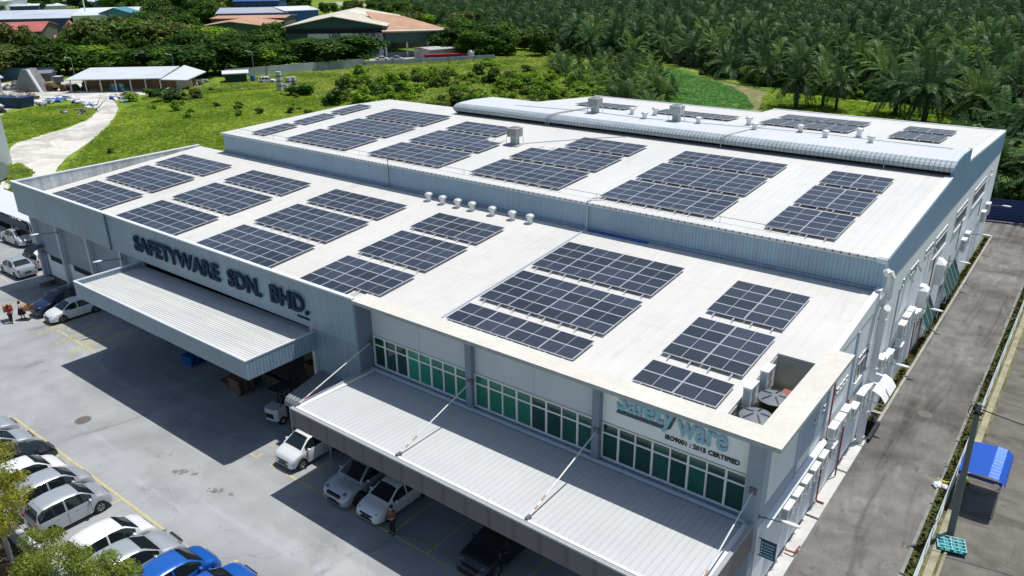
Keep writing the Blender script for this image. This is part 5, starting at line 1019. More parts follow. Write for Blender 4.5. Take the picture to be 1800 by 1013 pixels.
r = root('plastic_crate', 'teal and white plastic pallet lying over the drain at the foot of the pole', 'pallet', (-1.65,36.2,.16), math.radians(15))
mb = MB(); mb.box(-.62,.62,-.5,.5,0,.03)
for x in (-.55,0,.55):
    for y in (-.42,0,.42): mb.box(x-.07,x+.07,y-.06,y+.06,.03,.13)
part(mb, 'base', tealp, r, world=False); mb = MB()
for x in np.linspace(-.6,.6,5): mb.box(x-.025,x+.025,-.5,.5,.13,.16)
for y in np.linspace(-.48,.48,5): mb.box(-.62,.62,y-.025,y+.025,.162,.175)
part(mb, 'deck_grid', M('pale teal grid', (.25,.5,.52), .6), r, world=False)
mb = MB(); 
for cx_, cy_ in ((-.32,-.24),(.32,-.24),(-.32,.24),(.32,.24)): mb.cyl((cx_,cy_,.13),(cx_,cy_,.17),.13,.13,14)
part(mb, 'deck_ring', tealp, r, world=False)
p = G(1655,858)
r = root('rubbish_bag', 'crumpled white plastic bags caught on the road kerb by the ditch', 'rubbish', (p.x,p.y,0)); rq = random.Random(8)
for i in range(7): mb = MB(); mb.blob((rq.uniform(-.3,.3),rq.uniform(-.3,.2),.12),(rq.uniform(.12,.25),rq.uniform(.12,.2),.1),2,jit=.35,rng=rq); part(mb, 'bag', M('white bag', (.68,.68,.70), .6), r, world=False)
mb = MB(); mb.blob((-.05,.45,.15),(.3,.08,.06),2,jit=.4,rng=rq); mb.cyl((0,.45,.15),(.9,.5,.4),.03,.03,6); part(mb, 'yellow_strap', M('yellow strap', (.6,.55,.05), .6), r, world=False)
# covers at the drain by the big pipe
mb = MB(); mb.box(-7.9,-7.45,43.75,46.6,.02,.022); single(mb, 'drain_pit', black, 'square dark open drain pit beside the big down pipe', 'drain', (-7.7,45,0))
# retaining wall at the lower left
rw = M('grey rendered low wall', (.36,.37,.38), .85, noise=[(1,.2),(6,.12)])
r = root('low_wall', 'low grey boundary wall with pale coping behind the left bay row', 'wall', (-36,9.5,0)); mb = MB(); mb.box(-112,-17,9.0,9.2,0,1.15); part(mb, 'wall_panel', rw, r); mb = MB(); mb.box(-112,-17,8.95,9.25,1.15,1.25); part(mb, 'coping', M('speckled coping', (.50,.52,.54), .8, noise=[(3,.25)]), r)
for x in np.arange(-60,-18,3.2): mb = MB(); mb.box(x-.02,x+.02,9.08,9.12,1.25,1.9); part(mb, 'fence_post', black, r)
mb = MB(); mb.tube([(-60,9.1,1.6),(-18,9.1,1.6)], .012, 4); mb.tube([(-60,9.1,1.85),(-18,9.1,1.85)], .012, 4); part(mb, 'fence_wire', black, r)
mb = MB(); mb.face([(-112,-20,z2),(-17,-20,z2),(-17,9,z2),(-112,9,z2)]); struct(mb, 'verge', Mground('dark leaf litter verge', [(.05,.035,.02),(.11,.08,.045),(.06,.07,.02)], .4, fine=[(4,.4)]))
pp = G(22,985); mb = MB(); mb.cyl((pp.x,pp.y,0),(pp.x-.1,pp.y-.1,3.4),.12,.10,12); single(mb, 'concrete_post', conc, 'leaning pale concrete post between the trees at the lower left corner', 'post', (pp.x,pp.y,0), smooth=50)
# ================================================================ VEGETATION
def npmesh(name, V, Fq, mats, mi=None):
    me = bpy.data.meshes.new(name); V = np.asarray(V, np.float32).reshape(-1, 3); Fq = np.asarray(Fq, np.int32).reshape(-1, 4); n = len(Fq)
    me.vertices.add(len(V)); me.vertices.foreach_set('co', V.ravel()); me.loops.add(n*4); me.loops.foreach_set('vertex_index', Fq.ravel())
    me.polygons.add(n); me.polygons.foreach_set('loop_start', np.arange(0, n*4, 4, dtype=np.int32)); me.polygons.foreach_set('loop_total', np.full(n, 4, np.int32))
    for m in mats: me.materials.append(m)
    if mi is not None: me.polygons.foreach_set('material_index', np.asarray(mi, np.int32))
    me.update(calc_edges=True); return me
rs_ = np.random.RandomState(7)
def leafcloud(C, Rr, n, size, up=.35):
    """n leaf clump quads spread over blobs with centres C and radii Rr"""
    C = np.asarray(C, float); Rr = np.asarray(Rr, float); wgt = (Rr[:,0]*Rr[:,1]+Rr[:,0]*Rr[:,2]); idx = rs_.choice(len(C), n, p=wgt/wgt.sum())
    d = rs_.normal(size=(n,3)); d /= np.linalg.norm(d, axis=1)[:,None]; d[:,2] = np.where((d[:,2] < -.3) & (rs_.rand(n) < .7), -d[:,2], d[:,2])
    P_ = C[idx]+d*Rr[idx]*(.62+.55*rs_.rand(n)**1.5)[:,None]
    nrm = d*1.0+rs_.normal(size=(n,3))*.7; nrm[:,2] += up; nrm /= np.linalg.norm(nrm, axis=1)[:,None]
    a = np.cross(nrm, rs_.normal(size=(n,3))); a /= np.linalg.norm(a, axis=1)[:,None]; b = np.cross(nrm, a)
    s = size*(.6+.8*rs_.rand(n))[:,None]; a = a*s; b = b*s*.6
    V = np.stack([P_-a, P_-b*.9+a*.1, P_+a, P_+b], 1)
    return V.reshape(-1,3), np.arange(n*4).reshape(-1,4)
def crown_mesh(name, mat, R, Hh, blobs, n, size, flat=1., seed=0):
    rg_ = random.Random(seed); C, Q = [], []
    for i in range(blobs):
        t = rg_.uniform(0, 6.283); q = math.sqrt(rg_.random())*.72; z = rg_.uniform(.10, .86); k = math.sqrt(max(.1, 1-(2*z-1)**2*.8))
        C.append((R*q*k*math.cos(t), R*q*k*math.sin(t), Hh*z)); r = R*rg_.uniform(.26,.46); Q.append((r, r, r*.8*flat))
    V, F_ = leafcloud(C, Q, n, size); return npmesh(name, V, F_, [mat])
def trunk_mesh(name, mat, h, r, R, Hh, seed=0, base=0.):
    rg_ = random.Random(seed); mb = MB(); mb.cyl((0,0,0),(.1,0,h*.55),r,r*.75,8); mb.cyl((.1,0,h*.55),(0,.1,h*1.25),r*.75,r*.4,8)
    for i in range(6):
        t = rg_.uniform(0,6.28); z = h*rg_.uniform(.5,.95); mb.cyl((.08,0,z),(R*.6*math.cos(t),R*.6*math.sin(t),h+Hh*rg_.uniform(.3,.6)),r*.35,r*.1,6)
    return mb.mesh(name, [mat], smooth=60)
bark = M('bark', (.09,.07,.05), .9, noise=(4,.3)); palmbark = M('palm trunk', (.06,.05,.035), .95, noise=(3,.4))
L_ = dict(dark=Mleaf('leaf dark', (.025,.065,.012), (.07,.14,.022), .35), mid=Mleaf('leaf mid', (.045,.11,.014), (.11,.21,.028), .4), bright=Mleaf('leaf bright', (.13,.25,.015), (.24,.38,.03), .5), olive=Mleaf('leaf olive', (.07,.11,.022), (.17,.21,.05), .45), dry=Mleaf('twig grey', (.16,.16,.10), (.26,.25,.16), .6))
TREES = {}
def tree(kind, x, y, h, wid, label, group, seed=0, cat='tree', size=.34, n=6500, name='broadleaf_tree', th=.32):
    var = seed % 2; key = (kind, var, name)
    if key not in TREES:
        cm = crown_mesh('crown', L_[kind], 5., 8.6 if name != 'shrub' else 7., 30 if name != 'shrub' else 9, n, size, 1., 31*var+len(TREES)); tm = trunk_mesh('trunk', bark, 3.2, .3, 5., 7., var)
        TREES[key] = (cm, tm)
    cm, tm = TREES[key]; r = root(name, label, cat, (x,y,0), (seed*1.7) % 6.28, group); sx = wid/10.; sz = h/10.; r.scale = (sx, sx, sz)
    o = bpy.data.objects.new('crown', cm); COL.objects.link(o); o.parent = r; o.location = (0,0,.9)
    if name == 'shrub': o.location = (0,0,0); o.scale = (1,1,1.25)
    else: t = bpy.data.objects.new('trunk', tm); COL.objects.link(t); t.parent = r
    return r
def inpoly(x, y, P_):
    c = False; j = len(P_)-1
    for i in range(len(P_)):
        if (P_[i][1] > y) != (P_[j][1] > y) and x < (P_[j][0]-P_[i][0])*(y-P_[i][1])/(P_[j][1]-P_[i][1])+P_[i][0]: c = not c
        j = i
    return c
# --- broadleaf belt behind the open shed and round the green works
belt = [  # (px base x, px base y, px top y, px width, kind, what)
 (8,140,78,75,'olive','olive green rounded tree at the left edge in front of the red roofs'),(75,134,74,80,'dark','dark tree between the left edge tree and the bright one'),(120,130,76,70,'mid','mid green tree behind the left end of the open shed'),(155,126,79,75,'bright','bright green rounded tree behind the open shed'),
 (215,128,84,80,'mid','mid green tree behind the middle of the open shed roof'),(262,128,78,85,'dark','dark tree rising behind the open shed'),(310,130,82,85,'mid','mid green tree behind the right end of the open shed'),(355,134,76,95,'dark','dark spreading tree right of the open shed'),(405,130,72,95,'dark','dark spreading tree behind the white boundary wall'),(450,124,80,85,'bright','light topped tree behind the boundary wall'),(500,120,74,95,'mid','mid green tree behind the boundary wall, left of the big round tree'),(560,117,64,110,'dark','big dark rounded tree in front of the white office sign'),(618,114,62,100,'dark','dark rounded tree hiding the office beside the white car'),
 (60,100,60,60,'dark','dark bush like tree in front of the red hipped roof'),(190,112,30,85,'olive','tall olive tree behind the red roof houses'),(240,112,34,90,'mid','tall tree right of the teal gable'),(290,110,38,90,'olive','olive crowned tree in the second row'),(345,100,43,110,'bright','bright lime green spreading tree before the brown roofs'),(400,108,55,90,'mid','mid green tree under the brown roof gable'),(455,105,48,70,'dark','upright dark tree between the brown roofs'),
 (300,62,10,60,'dark','tall dark tree on the wooded rise'),(255,60,18,60,'mid','tree on the left of the wooded rise'),(270,35,-6,80,'mid','crown at the top of the wooded rise'),(320,40,-8,85,'dark','dark crown at the top of the wooded rise'),(355,45,2,55,'dry','grey leafless crown on the wooded rise'),(375,52,12,60,'mid','green tree left of the blue works roof'),(235,75,32,60,'mid','tree beside the teal gable'),
 (60,12,-4,45,'dark','dark far tree by the white tower'),(100,12,-2,35,'dark','far tree left of the flag pole'),(140,14,-4,35,'dark','far tree right of the flag pole'),(198,12,-3,30,'dark','far tree before the blue far roof'),(245,14,-8,35,'mid','far tree right of the white far roof'),
 (720,62,20,45,'olive','yellowish tree above the green works roof'),(745,60,25,40,'bright','yellow green tree right of the green works roof'),(800,100,48,70,'dark','dark tree at the right end of the green works'),(835,104,52,60,'mid','tree behind the red container'),(862,100,44,65,'dark','dark tree beside the lamp post by the plantation'),(880,92,40,60,'mid','leafy tree at the near corner of the plantation'),(1040,20,-4,50,'mid','bushy tree behind the plantation by the white plant'),(1075,24,2,55,'mid','light tree at the back of the plantation'),(775,96,52,50,'dark','dark tree under the lean-to roof of the green works'),(1250,95,52,62,'olive','yellow green tree standing among the oil palms left'),(1355,130,88,45,'bright','light tree among the palms at the clearing'),(1400,110,82,50,'bright','yellow green broadleaf tree among the palms, upper right'),(1580,118,76,55,'bright','yellow green broadleaf tree between tall palms'),(1690,135,80,60,'bright','light broadleaf tree among the palms at the right')]
for i, (bx_, by_, ty, wpx, kind, lab) in enumerate(belt):
    p = G(bx_, by_); dist = (Vector((p.x,p.y,0))-Vector((0,0,H))).length; wid = wpx/FPX*dist*1.15; h = HT(p, ty) if ty > -3 else (by_-ty)/FPX*dist*1.1
    tree(kind, p.x, p.y, min(h, wid*1.7), wid, lab, 'broadleaf trees round the works', i)
rgt = random.Random(77); kk = 100
for reg, n_, ws in (([(0,114),(560,114),(560,90),(470,86),(340,86),(300,62),(240,52),(225,85),(0,93)],58,(40,62)),([(165,45),(380,50),(380,-8),(215,-8)],26,(45,75)),([(690,60),(860,100),(1000,98),(900,70),(700,28)],24,(35,55)),([(560,26),(860,40),(860,14),(560,12)],34,(22,34)),([(0,20),(560,14),(560,-12),(0,-10)],60,(20,34))):
    xs_ = [q[0] for q in reg]; ys_ = [q[1] for q in reg]; c_ = 0
    while c_ < n_:
        px_, py_ = rgt.uniform(min(xs_),max(xs_)), rgt.uniform(min(ys_),max(ys_))
        if not inpoly(px_, py_, reg): continue
        c_ += 1; p = G(px_, py_+6)
        if any(inpoly(px_, py_, b_) for b_ in ([(385,66),(565,66),(565,40),(385,40)],[(500,108),(800,108),(800,60),(500,60)],[(-5,100),(250,100),(250,30),(-5,30)])) : c_ -= 0; continue
        dist = (Vector((p.x,p.y,0))-Vector((0,0,H))).length; wid = rgt.uniform(*ws)/FPX*dist; kk += 1
        tree(rgt.choice(['dark','dark','mid','mid','olive']), p.x, p.y, wid*rgt.uniform(.7,.95), wid, 'leafy tree merged into the dense tree belt behind the yard', 'dense tree belt', kk)
# --- shrubs over the rough field
rg = random.Random(21); shr = []
special = [(530,168,142,55,'mid'),(585,185,148,46,'dark'),(665,170,140,42,'mid'),(715,165,140,55,'dark'),(740,140,115,38,'bright'),(860,150,112,40,'dark'),(955,165,135,36,'dark'),(930,130,110,30,'dark'),(1040,170,148,70,'bright'),(600,160,140,25,'mid'),(765,158,132,36,'dark'),(820,190,165,40,'mid'),(300,178,150,60,'dark'),(335,175,155,45,'olive'),(265,172,150,38,'mid'),(230,178,160,30,'bright'),(315,195,172,28,'bright'),(860,120,100,45,'bright'),(420,188,176,16,'mid'),(195,270,258,16,'olive')]
for i, (bx_, by_, ty, wpx, kind) in enumerate(special):
    p = G(bx_, by_); dist = (Vector((p.x,p.y,0))-Vector((0,0,H))).length; wid = wpx/FPX*dist; tree(kind, p.x, p.y, max(1., HT(p, ty)), wid, 'shrub growing in the rough field behind the factory', 'shrubs in the field', i, 'shrub', .5, 1500, 'shrub')
for i in range(120):
    for _ in range(20):
        px_, py_ = rg.uniform(600,1080), rg.uniform(112,190)
        if py_ > 135-.0*px_ and px_ > 560: break
    kind = rg.choice(['bright','bright','bright','mid','bright','bright','olive']); wpx = rg.uniform(14,42)*(py_/150); p = G(px_, py_); dist = (Vector((p.x,p.y,0))-Vector((0,0,H))).length; wid = wpx/FPX*dist
    tree(kind, p.x, p.y, wid*rg.uniform(.4,.75), wid, 'shrub growing in the rough field behind the factory', 'shrubs in the field', i, 'shrub', .5, 1500, 'shrub')
for i in range(26):
    px_, py_ = rg.uniform(250,620), rg.uniform(150,210); p = G(px_, py_); wid = rg.uniform(.8,2.4)
    tree(rg.choice(['bright','mid','olive']), p.x, p.y, wid*.6, wid, 'shrub growing in the rough field behind the factory', 'shrubs in the field', i, 'shrub', .5, 1500, 'shrub')
# --- oil palms
pl = [Mleaf('palm frond dark', (.026,.062,.022), (.075,.145,.048), .12, .18, .32), Mleaf('palm frond light', (.06,.13,.03), (.15,.23,.06), .12, .2, .28)]
def frond(V, F_, az, el, ln, droop, nl, lw, ll, rg_):
    pts = []; d = Vector((math.cos(az)*math.cos(el), math.sin(az)*math.cos(el), math.sin(el))); p = Vector((math.cos(az)*.25, math.sin(az)*.25, 0)); st = ln/10
    for i in range(11):
        pts.append(p.copy()); p = p+d*st; d = (d+Vector((0,0,-droop*(.5+i*.12)))).normalized()
    side = Vector((-math.sin(az), math.cos(az), 0))
    for k in range(nl):
        t = (k+.8)/nl*9.6; i = min(9, int(t)); a = pts[i].lerp(pts[i+1], t-i); dd = (pts[i+1]-pts[i]).normalized(); L2 = ll*math.sin(math.pi*(.12+.8*k/nl))**.6
        for s in (-1, 1):
            tip = a+(side*s*.85+dd*.55+Vector((0,0,-.22+rg_.uniform(-.12,.12)))).normalized()*L2*rg_.uniform(.8,1.1)
            n = len(V); w2 = dd*lw; m = a.lerp(tip, .55)+Vector((0,0,.06)); V += [tuple(a-w2*.4), tuple(m-w2), tuple(tip), tuple(m+w2)]; F_.append((n,n+1,n+2,n+3))
    for i in range(10):
        n = len(V); w_ = side*(.07-.005*i); V += [tuple(pts[i]-w_), tuple(pts[i]+w_), tuple(pts[i+1]+w_), tuple(pts[i+1]-w_)]; F_.append((n,n+1,n+2,n+3))
def palm_crown(name, mat, nf, nl, ln, seed, lw=.1, ll=.95):
    rg_ = random.Random(seed); V, F_ = [], []
    for i in range(nf):
        u = i/nf; el = math.radians(76-125*u+rg_.uniform(-8,8)); frond(V, F_, i*2.39996+rg_.uniform(-.2,.2), el, ln*rg_.uniform(.85,1.1)*(1-.15*u), .10+.05*u+rg_.uniform(0,.04), nl, lw, ll, rg_)
    return npmesh(name, V, F_, [mat])
ptr = []
for s_ in range(2):
    mb = MB(); zz = 0; r0 = .55; rg_ = random.Random(s_)
    prof = []
    for i in range(13): prof.append((r0*(.62+.12*(i%2))*(1.0 if i < 11 else .8), i*.5))
    mb.lathe((0,0,0), prof, 10); ptr.append(mb.mesh('trunk', [palmbark]))
PC = [palm_crown('crown', pl[0], 27, 21, 5.6, 1, .125, 1.05), palm_crown('crown', pl[0], 30, 20, 5.2, 2, .125, 1.05), palm_crown('crown', pl[1], 26, 21, 5.4, 3, .125, 1.05), palm_crown('crown', pl[0], 25, 20, 5.9, 4, .13, 1.1)]
PCY = [palm_crown('crown', pl[1], 20, 14, 4.4, 5, .13, .8), palm_crown('crown', pl[0], 18, 14, 4.0, 6, .13, .8)]
def dead_mesh():
    rg_ = random.Random(44); V, F_ = [], []
    for i in range(9): frond(V, F_, i*.7+rg_.uniform(-.2,.2), math.radians(rg_.uniform(-62,-38)), rg_.uniform(2.6,4.2), .04, 9, .09, .5, rg_)
    return npmesh('dead_fronds', V, F_, [Mleaf('dead palm frond', (.09,.06,.03), (.20,.14,.07), .3, .1, .2)])
DEAD = dead_mesh()
def palm(x, y, h, sc, label, group, seed, young=False):
    r = root('oil_palm', label, 'palm', (x,y,0), (seed*2.1) % 6.28, group)
    o = bpy.data.objects.new('crown', (PCY[seed%2] if young else PC[[0,1,3,2,1,2,0][seed%7]])); COL.objects.link(o); o.parent = r; o.location = (0,0,h); o.scale = (sc,sc,sc)
    if not young and seed % 5 < 2: q = bpy.data.objects.new('dead_fronds', DEAD); COL.objects.link(q); q.parent = r; q.location = (0,0,h-.1); q.scale = (sc,sc,sc)
    if not young: t = bpy.data.objects.new('trunk', ptr[seed%2]); COL.objects.link(t); t.parent = r; t.scale = (sc*.9,sc*.9,(h+.1)/6.)
    return r
big = [((1398,192),102,1.15,'tall oil palm left of the gap, with a few pale fronds'),((1468,198),120,.8,'slim palm with a bare thin trunk in the clearing'),((1572,205),104,1.25,'large dark oil palm just behind the factory roof'),((1445,190),108,1.0,'oil palm between the slim palm and the tall one'),((1622,222),100,1.45,'largest oil palm with hanging brown fronds behind the factory'),((1706,232),128,1.15,'sunlit bright green oil palm near the far right corner of the roof'),((1290,102),50,1.1,'tall oil palm standing out above the middle of the plantation'),((1780,240),110,1.1,'dark oil palm at the right edge behind the factory'),((1487,108),30,1.15,'tall palm standing out in the upper part of the plantation')]
for i, (bp, ty, sc, lab) in enumerate(big):
    p = G(*bp); h = max(2.5, HT(p, ty)-3.6*sc); palm(p.x, p.y, h, sc, lab, 'oil palms near the factory', i)
plant = [(690,40),(860,58),(885,78),(985,94),(1100,106),(1190,114),(1250,132),(1330,148),(1400,158),(1480,166),(1560,178),(1660,190),(1712,215),(1722,290),(1735,352),(2100,400),(2100,-12),(640,-12)]
clear = [(810,-20),(900,-20),(1010,6),(1010,22),(880,20),(800,12)]
rg = random.Random(99); cand = []
for iy in range(13, 114):
    for ix in range(-80, 24):
        x = ix*8.6+(4.3 if iy % 2 else 0)+rg.uniform(-1.5,1.5); y = iy*7.8+rg.uniform(-1.5,1.5)
        if y < 104: continue
        px_, py_ = PR((x,y,0)); cam_d = Vector((x,y,-H)).dot(CF)
        if cam_d < 30: continue
        if not (-40 < px_ < 1960) or py_ < -40 or py_ > 480: continue
        if not inpoly(px_, max(py_, -11), plant) or inpoly(px_, py_, clear): continue
        if rg.random() < .05: continue
        cand.append((math.hypot(x, y), x, y))
cand.sort(); NEAR = 270
for i, (d, x, y) in enumerate(cand[:NEAR]):
    palm(x, y, rg.uniform(2.6,7.0), rg.uniform(.95,1.45), 'dark green oil palm in the plantation behind the factory', 'oil palms in the plantation', rg.randrange(1000))
far_crowns = [palm_crown('far', pl[0], 20, 7, 5.4, 10, .28, 1.1), palm_crown('far', pl[0], 18, 7, 5.0, 11, .28, 1.1)]
def tmpl(me):
    v = np.empty(len(me.vertices)*3, np.float32); me.vertices.foreach_get('co', v); f = np.empty(len(me.loops), np.int32); me.loops.foreach_get('vertex_index', f); return v.reshape(-1,3), f.reshape(-1,4)
TF = [tmpl(m) for m in far_crowns]; Vs, Fs, k = [], [], 0
rest = cand[NEAR:]
for (d, x, y) in rest[:2600]:
    v, f = TF[rg.randrange(2)]; t = rg.uniform(0,6.28); s = rg.uniform(1.0,1.45); c_, s_ = math.cos(t)*s, math.sin(t)*s
    V = np.column_stack([v[:,0]*c_-v[:,1]*s_+x, v[:,0]*s_+v[:,1]*c_+y, v[:,2]*s+rg.uniform(5,8.5)]); Vs.append(V); Fs.append(f+k); k += len(V)
if Vs:
    o = bpy.data.objects.new('far_oil_palms', npmesh('far_oil_palms', np.concatenate(Vs), np.concatenate(Fs), [pl[0]])); COL.objects.link(o); tag(o, 'far rows of the oil palm plantation reading as one dark mass', 'palm plantation', kind='stuff')
print('palms', len(cand))
rgq = random.Random(12)
for q in range(16): palm(rgq.uniform(-14,14), rgq.uniform(102.5,109), rgq.uniform(2.5,5), rgq.uniform(1.,1.3), 'oil palm with ragged fronds just behind the dark blue sheet fence', 'oil palms behind the blue fence', q)
for q in range(46):
    t = rgq.random(); k_ = rgq.randrange(9); ed = [(985,100),(1100,112),(1190,120),(1250,138),(1330,154),(1400,164),(1480,172),(1560,184),(1660,196),(1720,221)]; a_, b_ = ed[k_], ed[k_+1]; p = G(a_[0]+(b_[0]-a_[0])*t, a_[1]+(b_[1]-a_[1])*t-rgq.uniform(0,9)); wd_ = rgq.uniform(3,7)
    tree(rgq.choice(['mid','dark','mid','olive','bright']), p.x, p.y, wd_*.7, wd_, 'bush in the undergrowth along the front edge of the plantation', 'bushes along the plantation edge', q, 'shrub', .5, 1500, 'shrub')
# young palms in front of the plantation
i = 0
while i < 62:
    px_, py_ = rg.uniform(955,1190), rg.uniform(98,200)
    if not inpoly(px_, py_, [(950,95),(1100,112),(1165,125),(1200,185),(1120,205),(1040,170),(1000,150),(960,125)]): continue
    p = G(px_, py_); palm(p.x, p.y, rg.uniform(.6,1.6), rg.uniform(.85,1.15), 'young greyish oil palm in the dense low stand before the plantation', 'young oil palms', i, True); i += 1
# dark undergrowth below the plantation, wooded horizon
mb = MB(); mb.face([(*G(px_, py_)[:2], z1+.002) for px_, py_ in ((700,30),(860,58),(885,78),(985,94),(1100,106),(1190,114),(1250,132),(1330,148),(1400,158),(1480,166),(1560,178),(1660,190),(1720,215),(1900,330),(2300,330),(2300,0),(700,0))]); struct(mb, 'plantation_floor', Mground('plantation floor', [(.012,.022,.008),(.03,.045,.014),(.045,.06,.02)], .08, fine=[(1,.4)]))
V = []; F_ = []; C, Q = [], []
rg = random.Random(3)
for i in range(900):
    px_ = rg.uniform(-60,1900); py_ = rg.uniform(-38,2 if px_ > 560 else -14)
    p = G(px_, py_) 
    if math.hypot(p.x,p.y) > 1900: continue
    r_ = rg.uniform(6,12); C.append((p.x,p.y,rg.uniform(3,9))); Q.append((r_,r_,r_*.7))
V, F_ = leafcloud(C, Q, 60000, 2.2); o = bpy.data.objects.new('far_woodland', npmesh('far_woodland', V, F_, [L_['dark']])); COL.objects.link(o); tag(o, 'far dark woodland along the top of the photo', 'woodland', kind='stuff')
# low crop rows and scrub in the clearing, and weeds + grass over the field (uncountable)
def tufts(n, poly, hh, ww, mat, name, label, jitter=.5, zoff=0.):
    P_ = np.array([G(*q)[:2] for q in poly]); mn, mx = P_.min(0), P_.max(0); pts = []
    rr2 = random.Random(len(name)+n); Pl = [tuple(q) for q in P_]
    while len(pts) < n:
        x, y = rr2.uniform(mn[0],mx[0]), rr2.uniform(mn[1],mx[1])
        if inpoly(x, y, Pl): pts.append((x,y))
    A = np.repeat(np.array(pts), 4, 0); m = len(A); A = A+rs_.normal(size=(m,2))*ww*.5; t = rs_.rand(m)*6.283; w_ = ww*(.5+rs_.rand(m)); h_ = hh*(.25+.7*rs_.rand(m)); dx, dy = np.cos(t)*w_*.5, np.sin(t)*w_*.5; lx, ly = -np.sin(t)*h_*(.6+.9*rs_.rand(m)), np.cos(t)*h_*(.6+.9*rs_.rand(m))
    V = np.stack([np.column_stack([A[:,0]-dx,A[:,1]-dy,np.zeros(m)+zoff]), np.column_stack([A[:,0]+dx,A[:,1]+dy,np.zeros(m)+zoff]), np.column_stack([A[:,0]+dx*.5+lx,A[:,1]+dy*.5+ly,h_+zoff]), np.column_stack([A[:,0]-dx*.5+lx,A[:,1]-dy*.5+ly,h_+zoff])], 1)
    o = bpy.data.objects.new(name, npmesh(name, V.reshape(-1,3), np.arange(m*4).reshape(-1,4), [mat])); COL.objects.link(o); tag(o, label, 'grass', kind='stuff'); return o
gl1 = Mleaf('grass blades', (.17,.29,.018), (.36,.47,.045), .09, .5, 0, 6); gl2 = Mleaf('tall weeds', (.15,.26,.02), (.38,.45,.07), .12, .5, 0, 5); gl3 = Mleaf('crop leaves', (.10,.27,.05), (.17,.37,.08), .3, .4, 0)
tufts(30000, [(95,322),(150,262),(200,215),(215,195),(245,180),(400,160),(640,142),(720,200),(500,215),(390,240),(400,270),(340,262)], .26, .5, gl1, 'field_grass', 'rough sunlit green grass filling the field left of the factory')
tufts(15000, [(560,150),(640,120),(860,98),(960,100),(1100,165),(1000,185),(700,185),(560,175)], .9, .9, gl2, 'tall_weeds', 'tall tangled weeds and creepers behind the factory')
tufts(7000, [(250,176),(400,143),(560,127),(640,121),(650,145),(400,162)], .5, .8, gl2, 'back_weeds', 'weedy strip of field before the boundary wall')
tufts(5000, [(10,252),(0,205),(60,190),(150,185),(168,196),(150,212),(100,228),(40,248)], .35, .5, gl1, 'patch_grass', 'green grass patch inside the bend of the dirt track')
tufts(7000, [(1170,120),(1240,140),(1285,154),(1310,170),(1322,190),(1300,204),(1200,188),(1135,165),(1150,140)], .35, .5, gl3, 'crop_plants', 'low green crop plants in rows in the clearing before the plantation')
tufts(5000, [(1350,165),(1700,200),(1720,245),(1500,230),(1340,198)], .5, .7, gl1, 'clearing_grass', 'bright grass between the palms behind the factory roof')
tufts(3500, [(865,105),(875,85),(960,92),(1000,112),(960,125),(880,122)], .5, .8, gl1, 'strip_grass', 'bright grass strip beside the near corner of the plantation')
tufts(1200, [(0,345),(25,330),(0,295),(35,290),(55,305),(20,345)], .35, .4, gl2, 'yard_weeds', 'weeds by the tank at the left edge')
# weeds along the ditch
rr3 = random.Random(6); Vv = []
A = np.array([(-2.84+rr3.gauss(0,.12), rr3.uniform(24,97)) for _ in range(1500)]+[(-7.7+rr3.gauss(0,.1), rr3.uniform(44,89)) for _ in range(1400)]); m = len(A); t = rs_.rand(m)*6.283; w_ = .05+.08*rs_.rand(m); h_ = .03+.12*rs_.rand(m); dx, dy = np.cos(t)*w_, np.sin(t)*w_
V = np.stack([np.column_stack([A[:,0]-dx,A[:,1]-dy,np.zeros(m)+.02]), np.column_stack([A[:,0]+dx,A[:,1]+dy,np.zeros(m)+.02]), np.column_stack([A[:,0]+dx*.3,A[:,1]+dy*.3,h_]), np.column_stack([A[:,0]-dx*.3,A[:,1]-dy*.3,h_])], 1)
o = bpy.data.objects.new('ditch_weeds', npmesh('ditch_weeds', V.reshape(-1,3), np.arange(m*4).reshape(-1,4), [Mleaf('ditch weeds', (.035,.032,.014), (.10,.095,.04), 1.2, .2, 0)])); COL.objects.link(o); tag(o, 'moss and small weeds in the roadside ditches', 'weeds', kind='stuff')
# --- foreground tree at the lower left: fine leaves over the cars
def near_tree(base, clumps, nleaf, size, mat, label, trunk_pts):
    r = root('street_tree', label, 'tree', base, group=None); C = [c[0] for c in clumps]; Q = [c[1] for c in clumps]
    V, F_ = leafcloud([(c[0]-base[0],c[1]-base[1],c[2]-base[2]) for c in C], Q, nleaf, size, .2); o = bpy.data.objects.new('crown', npmesh('crown', V, F_, [mat])); COL.objects.link(o); o.parent = r
    mb = MB()
    for a, b, ra, rb in trunk_pts: mb.cyl(a, b, ra, rb, 8)
    for c in C: mb.cyl((trunk_pts[-1][1]), c, .04, .012, 5)
    part(mb, 'trunk', bark, r, smooth=60); return r
ya = Mleaf('young olive leaves', (.20,.22,.02), (.42,.42,.05), 1.1, .5, 0); yg = Mleaf('young green leaves', (.17,.24,.03), (.36,.43,.08), 1.1, .55, 0)
def cl(lst): return [(tuple(G(px_, py_, z)), (r_, r_, r_*.8)) for px_, py_, z, r_ in lst]
near_tree((-39.3,8.2,0), cl([(0,800,4.4,.8),(-20,850,4,1.1),(12,850,4,.7),(25,880,3.6,.7),(0,900,3.5,.9),(35,840,3.8,.45),(-20,930,3.2,1.0),(48,862,3.6,.3),(10,925,3,.6)]), 9000, .052, ya, 'yellowish young tree with sparse crown at the left edge, in front of the parked cars', [((-39.3,8.2,0),(-39.2,8.3,2.2),.09,.06)])
near_tree((-35.2,8.4,0), cl([(60,950,3,.6),(95,945,2.9,.5),(100,985,2.6,.9),(60,995,2.4,.8),(145,975,2.5,.45),(45,1010,2.2,.7),(140,1000,2.4,.7)]), 8500, .05, yg, 'leafy green young tree left of the low wall, hiding part of it', [((-35.2,8.4,0),(-35.1,8.5,1.8),.09,.06)])
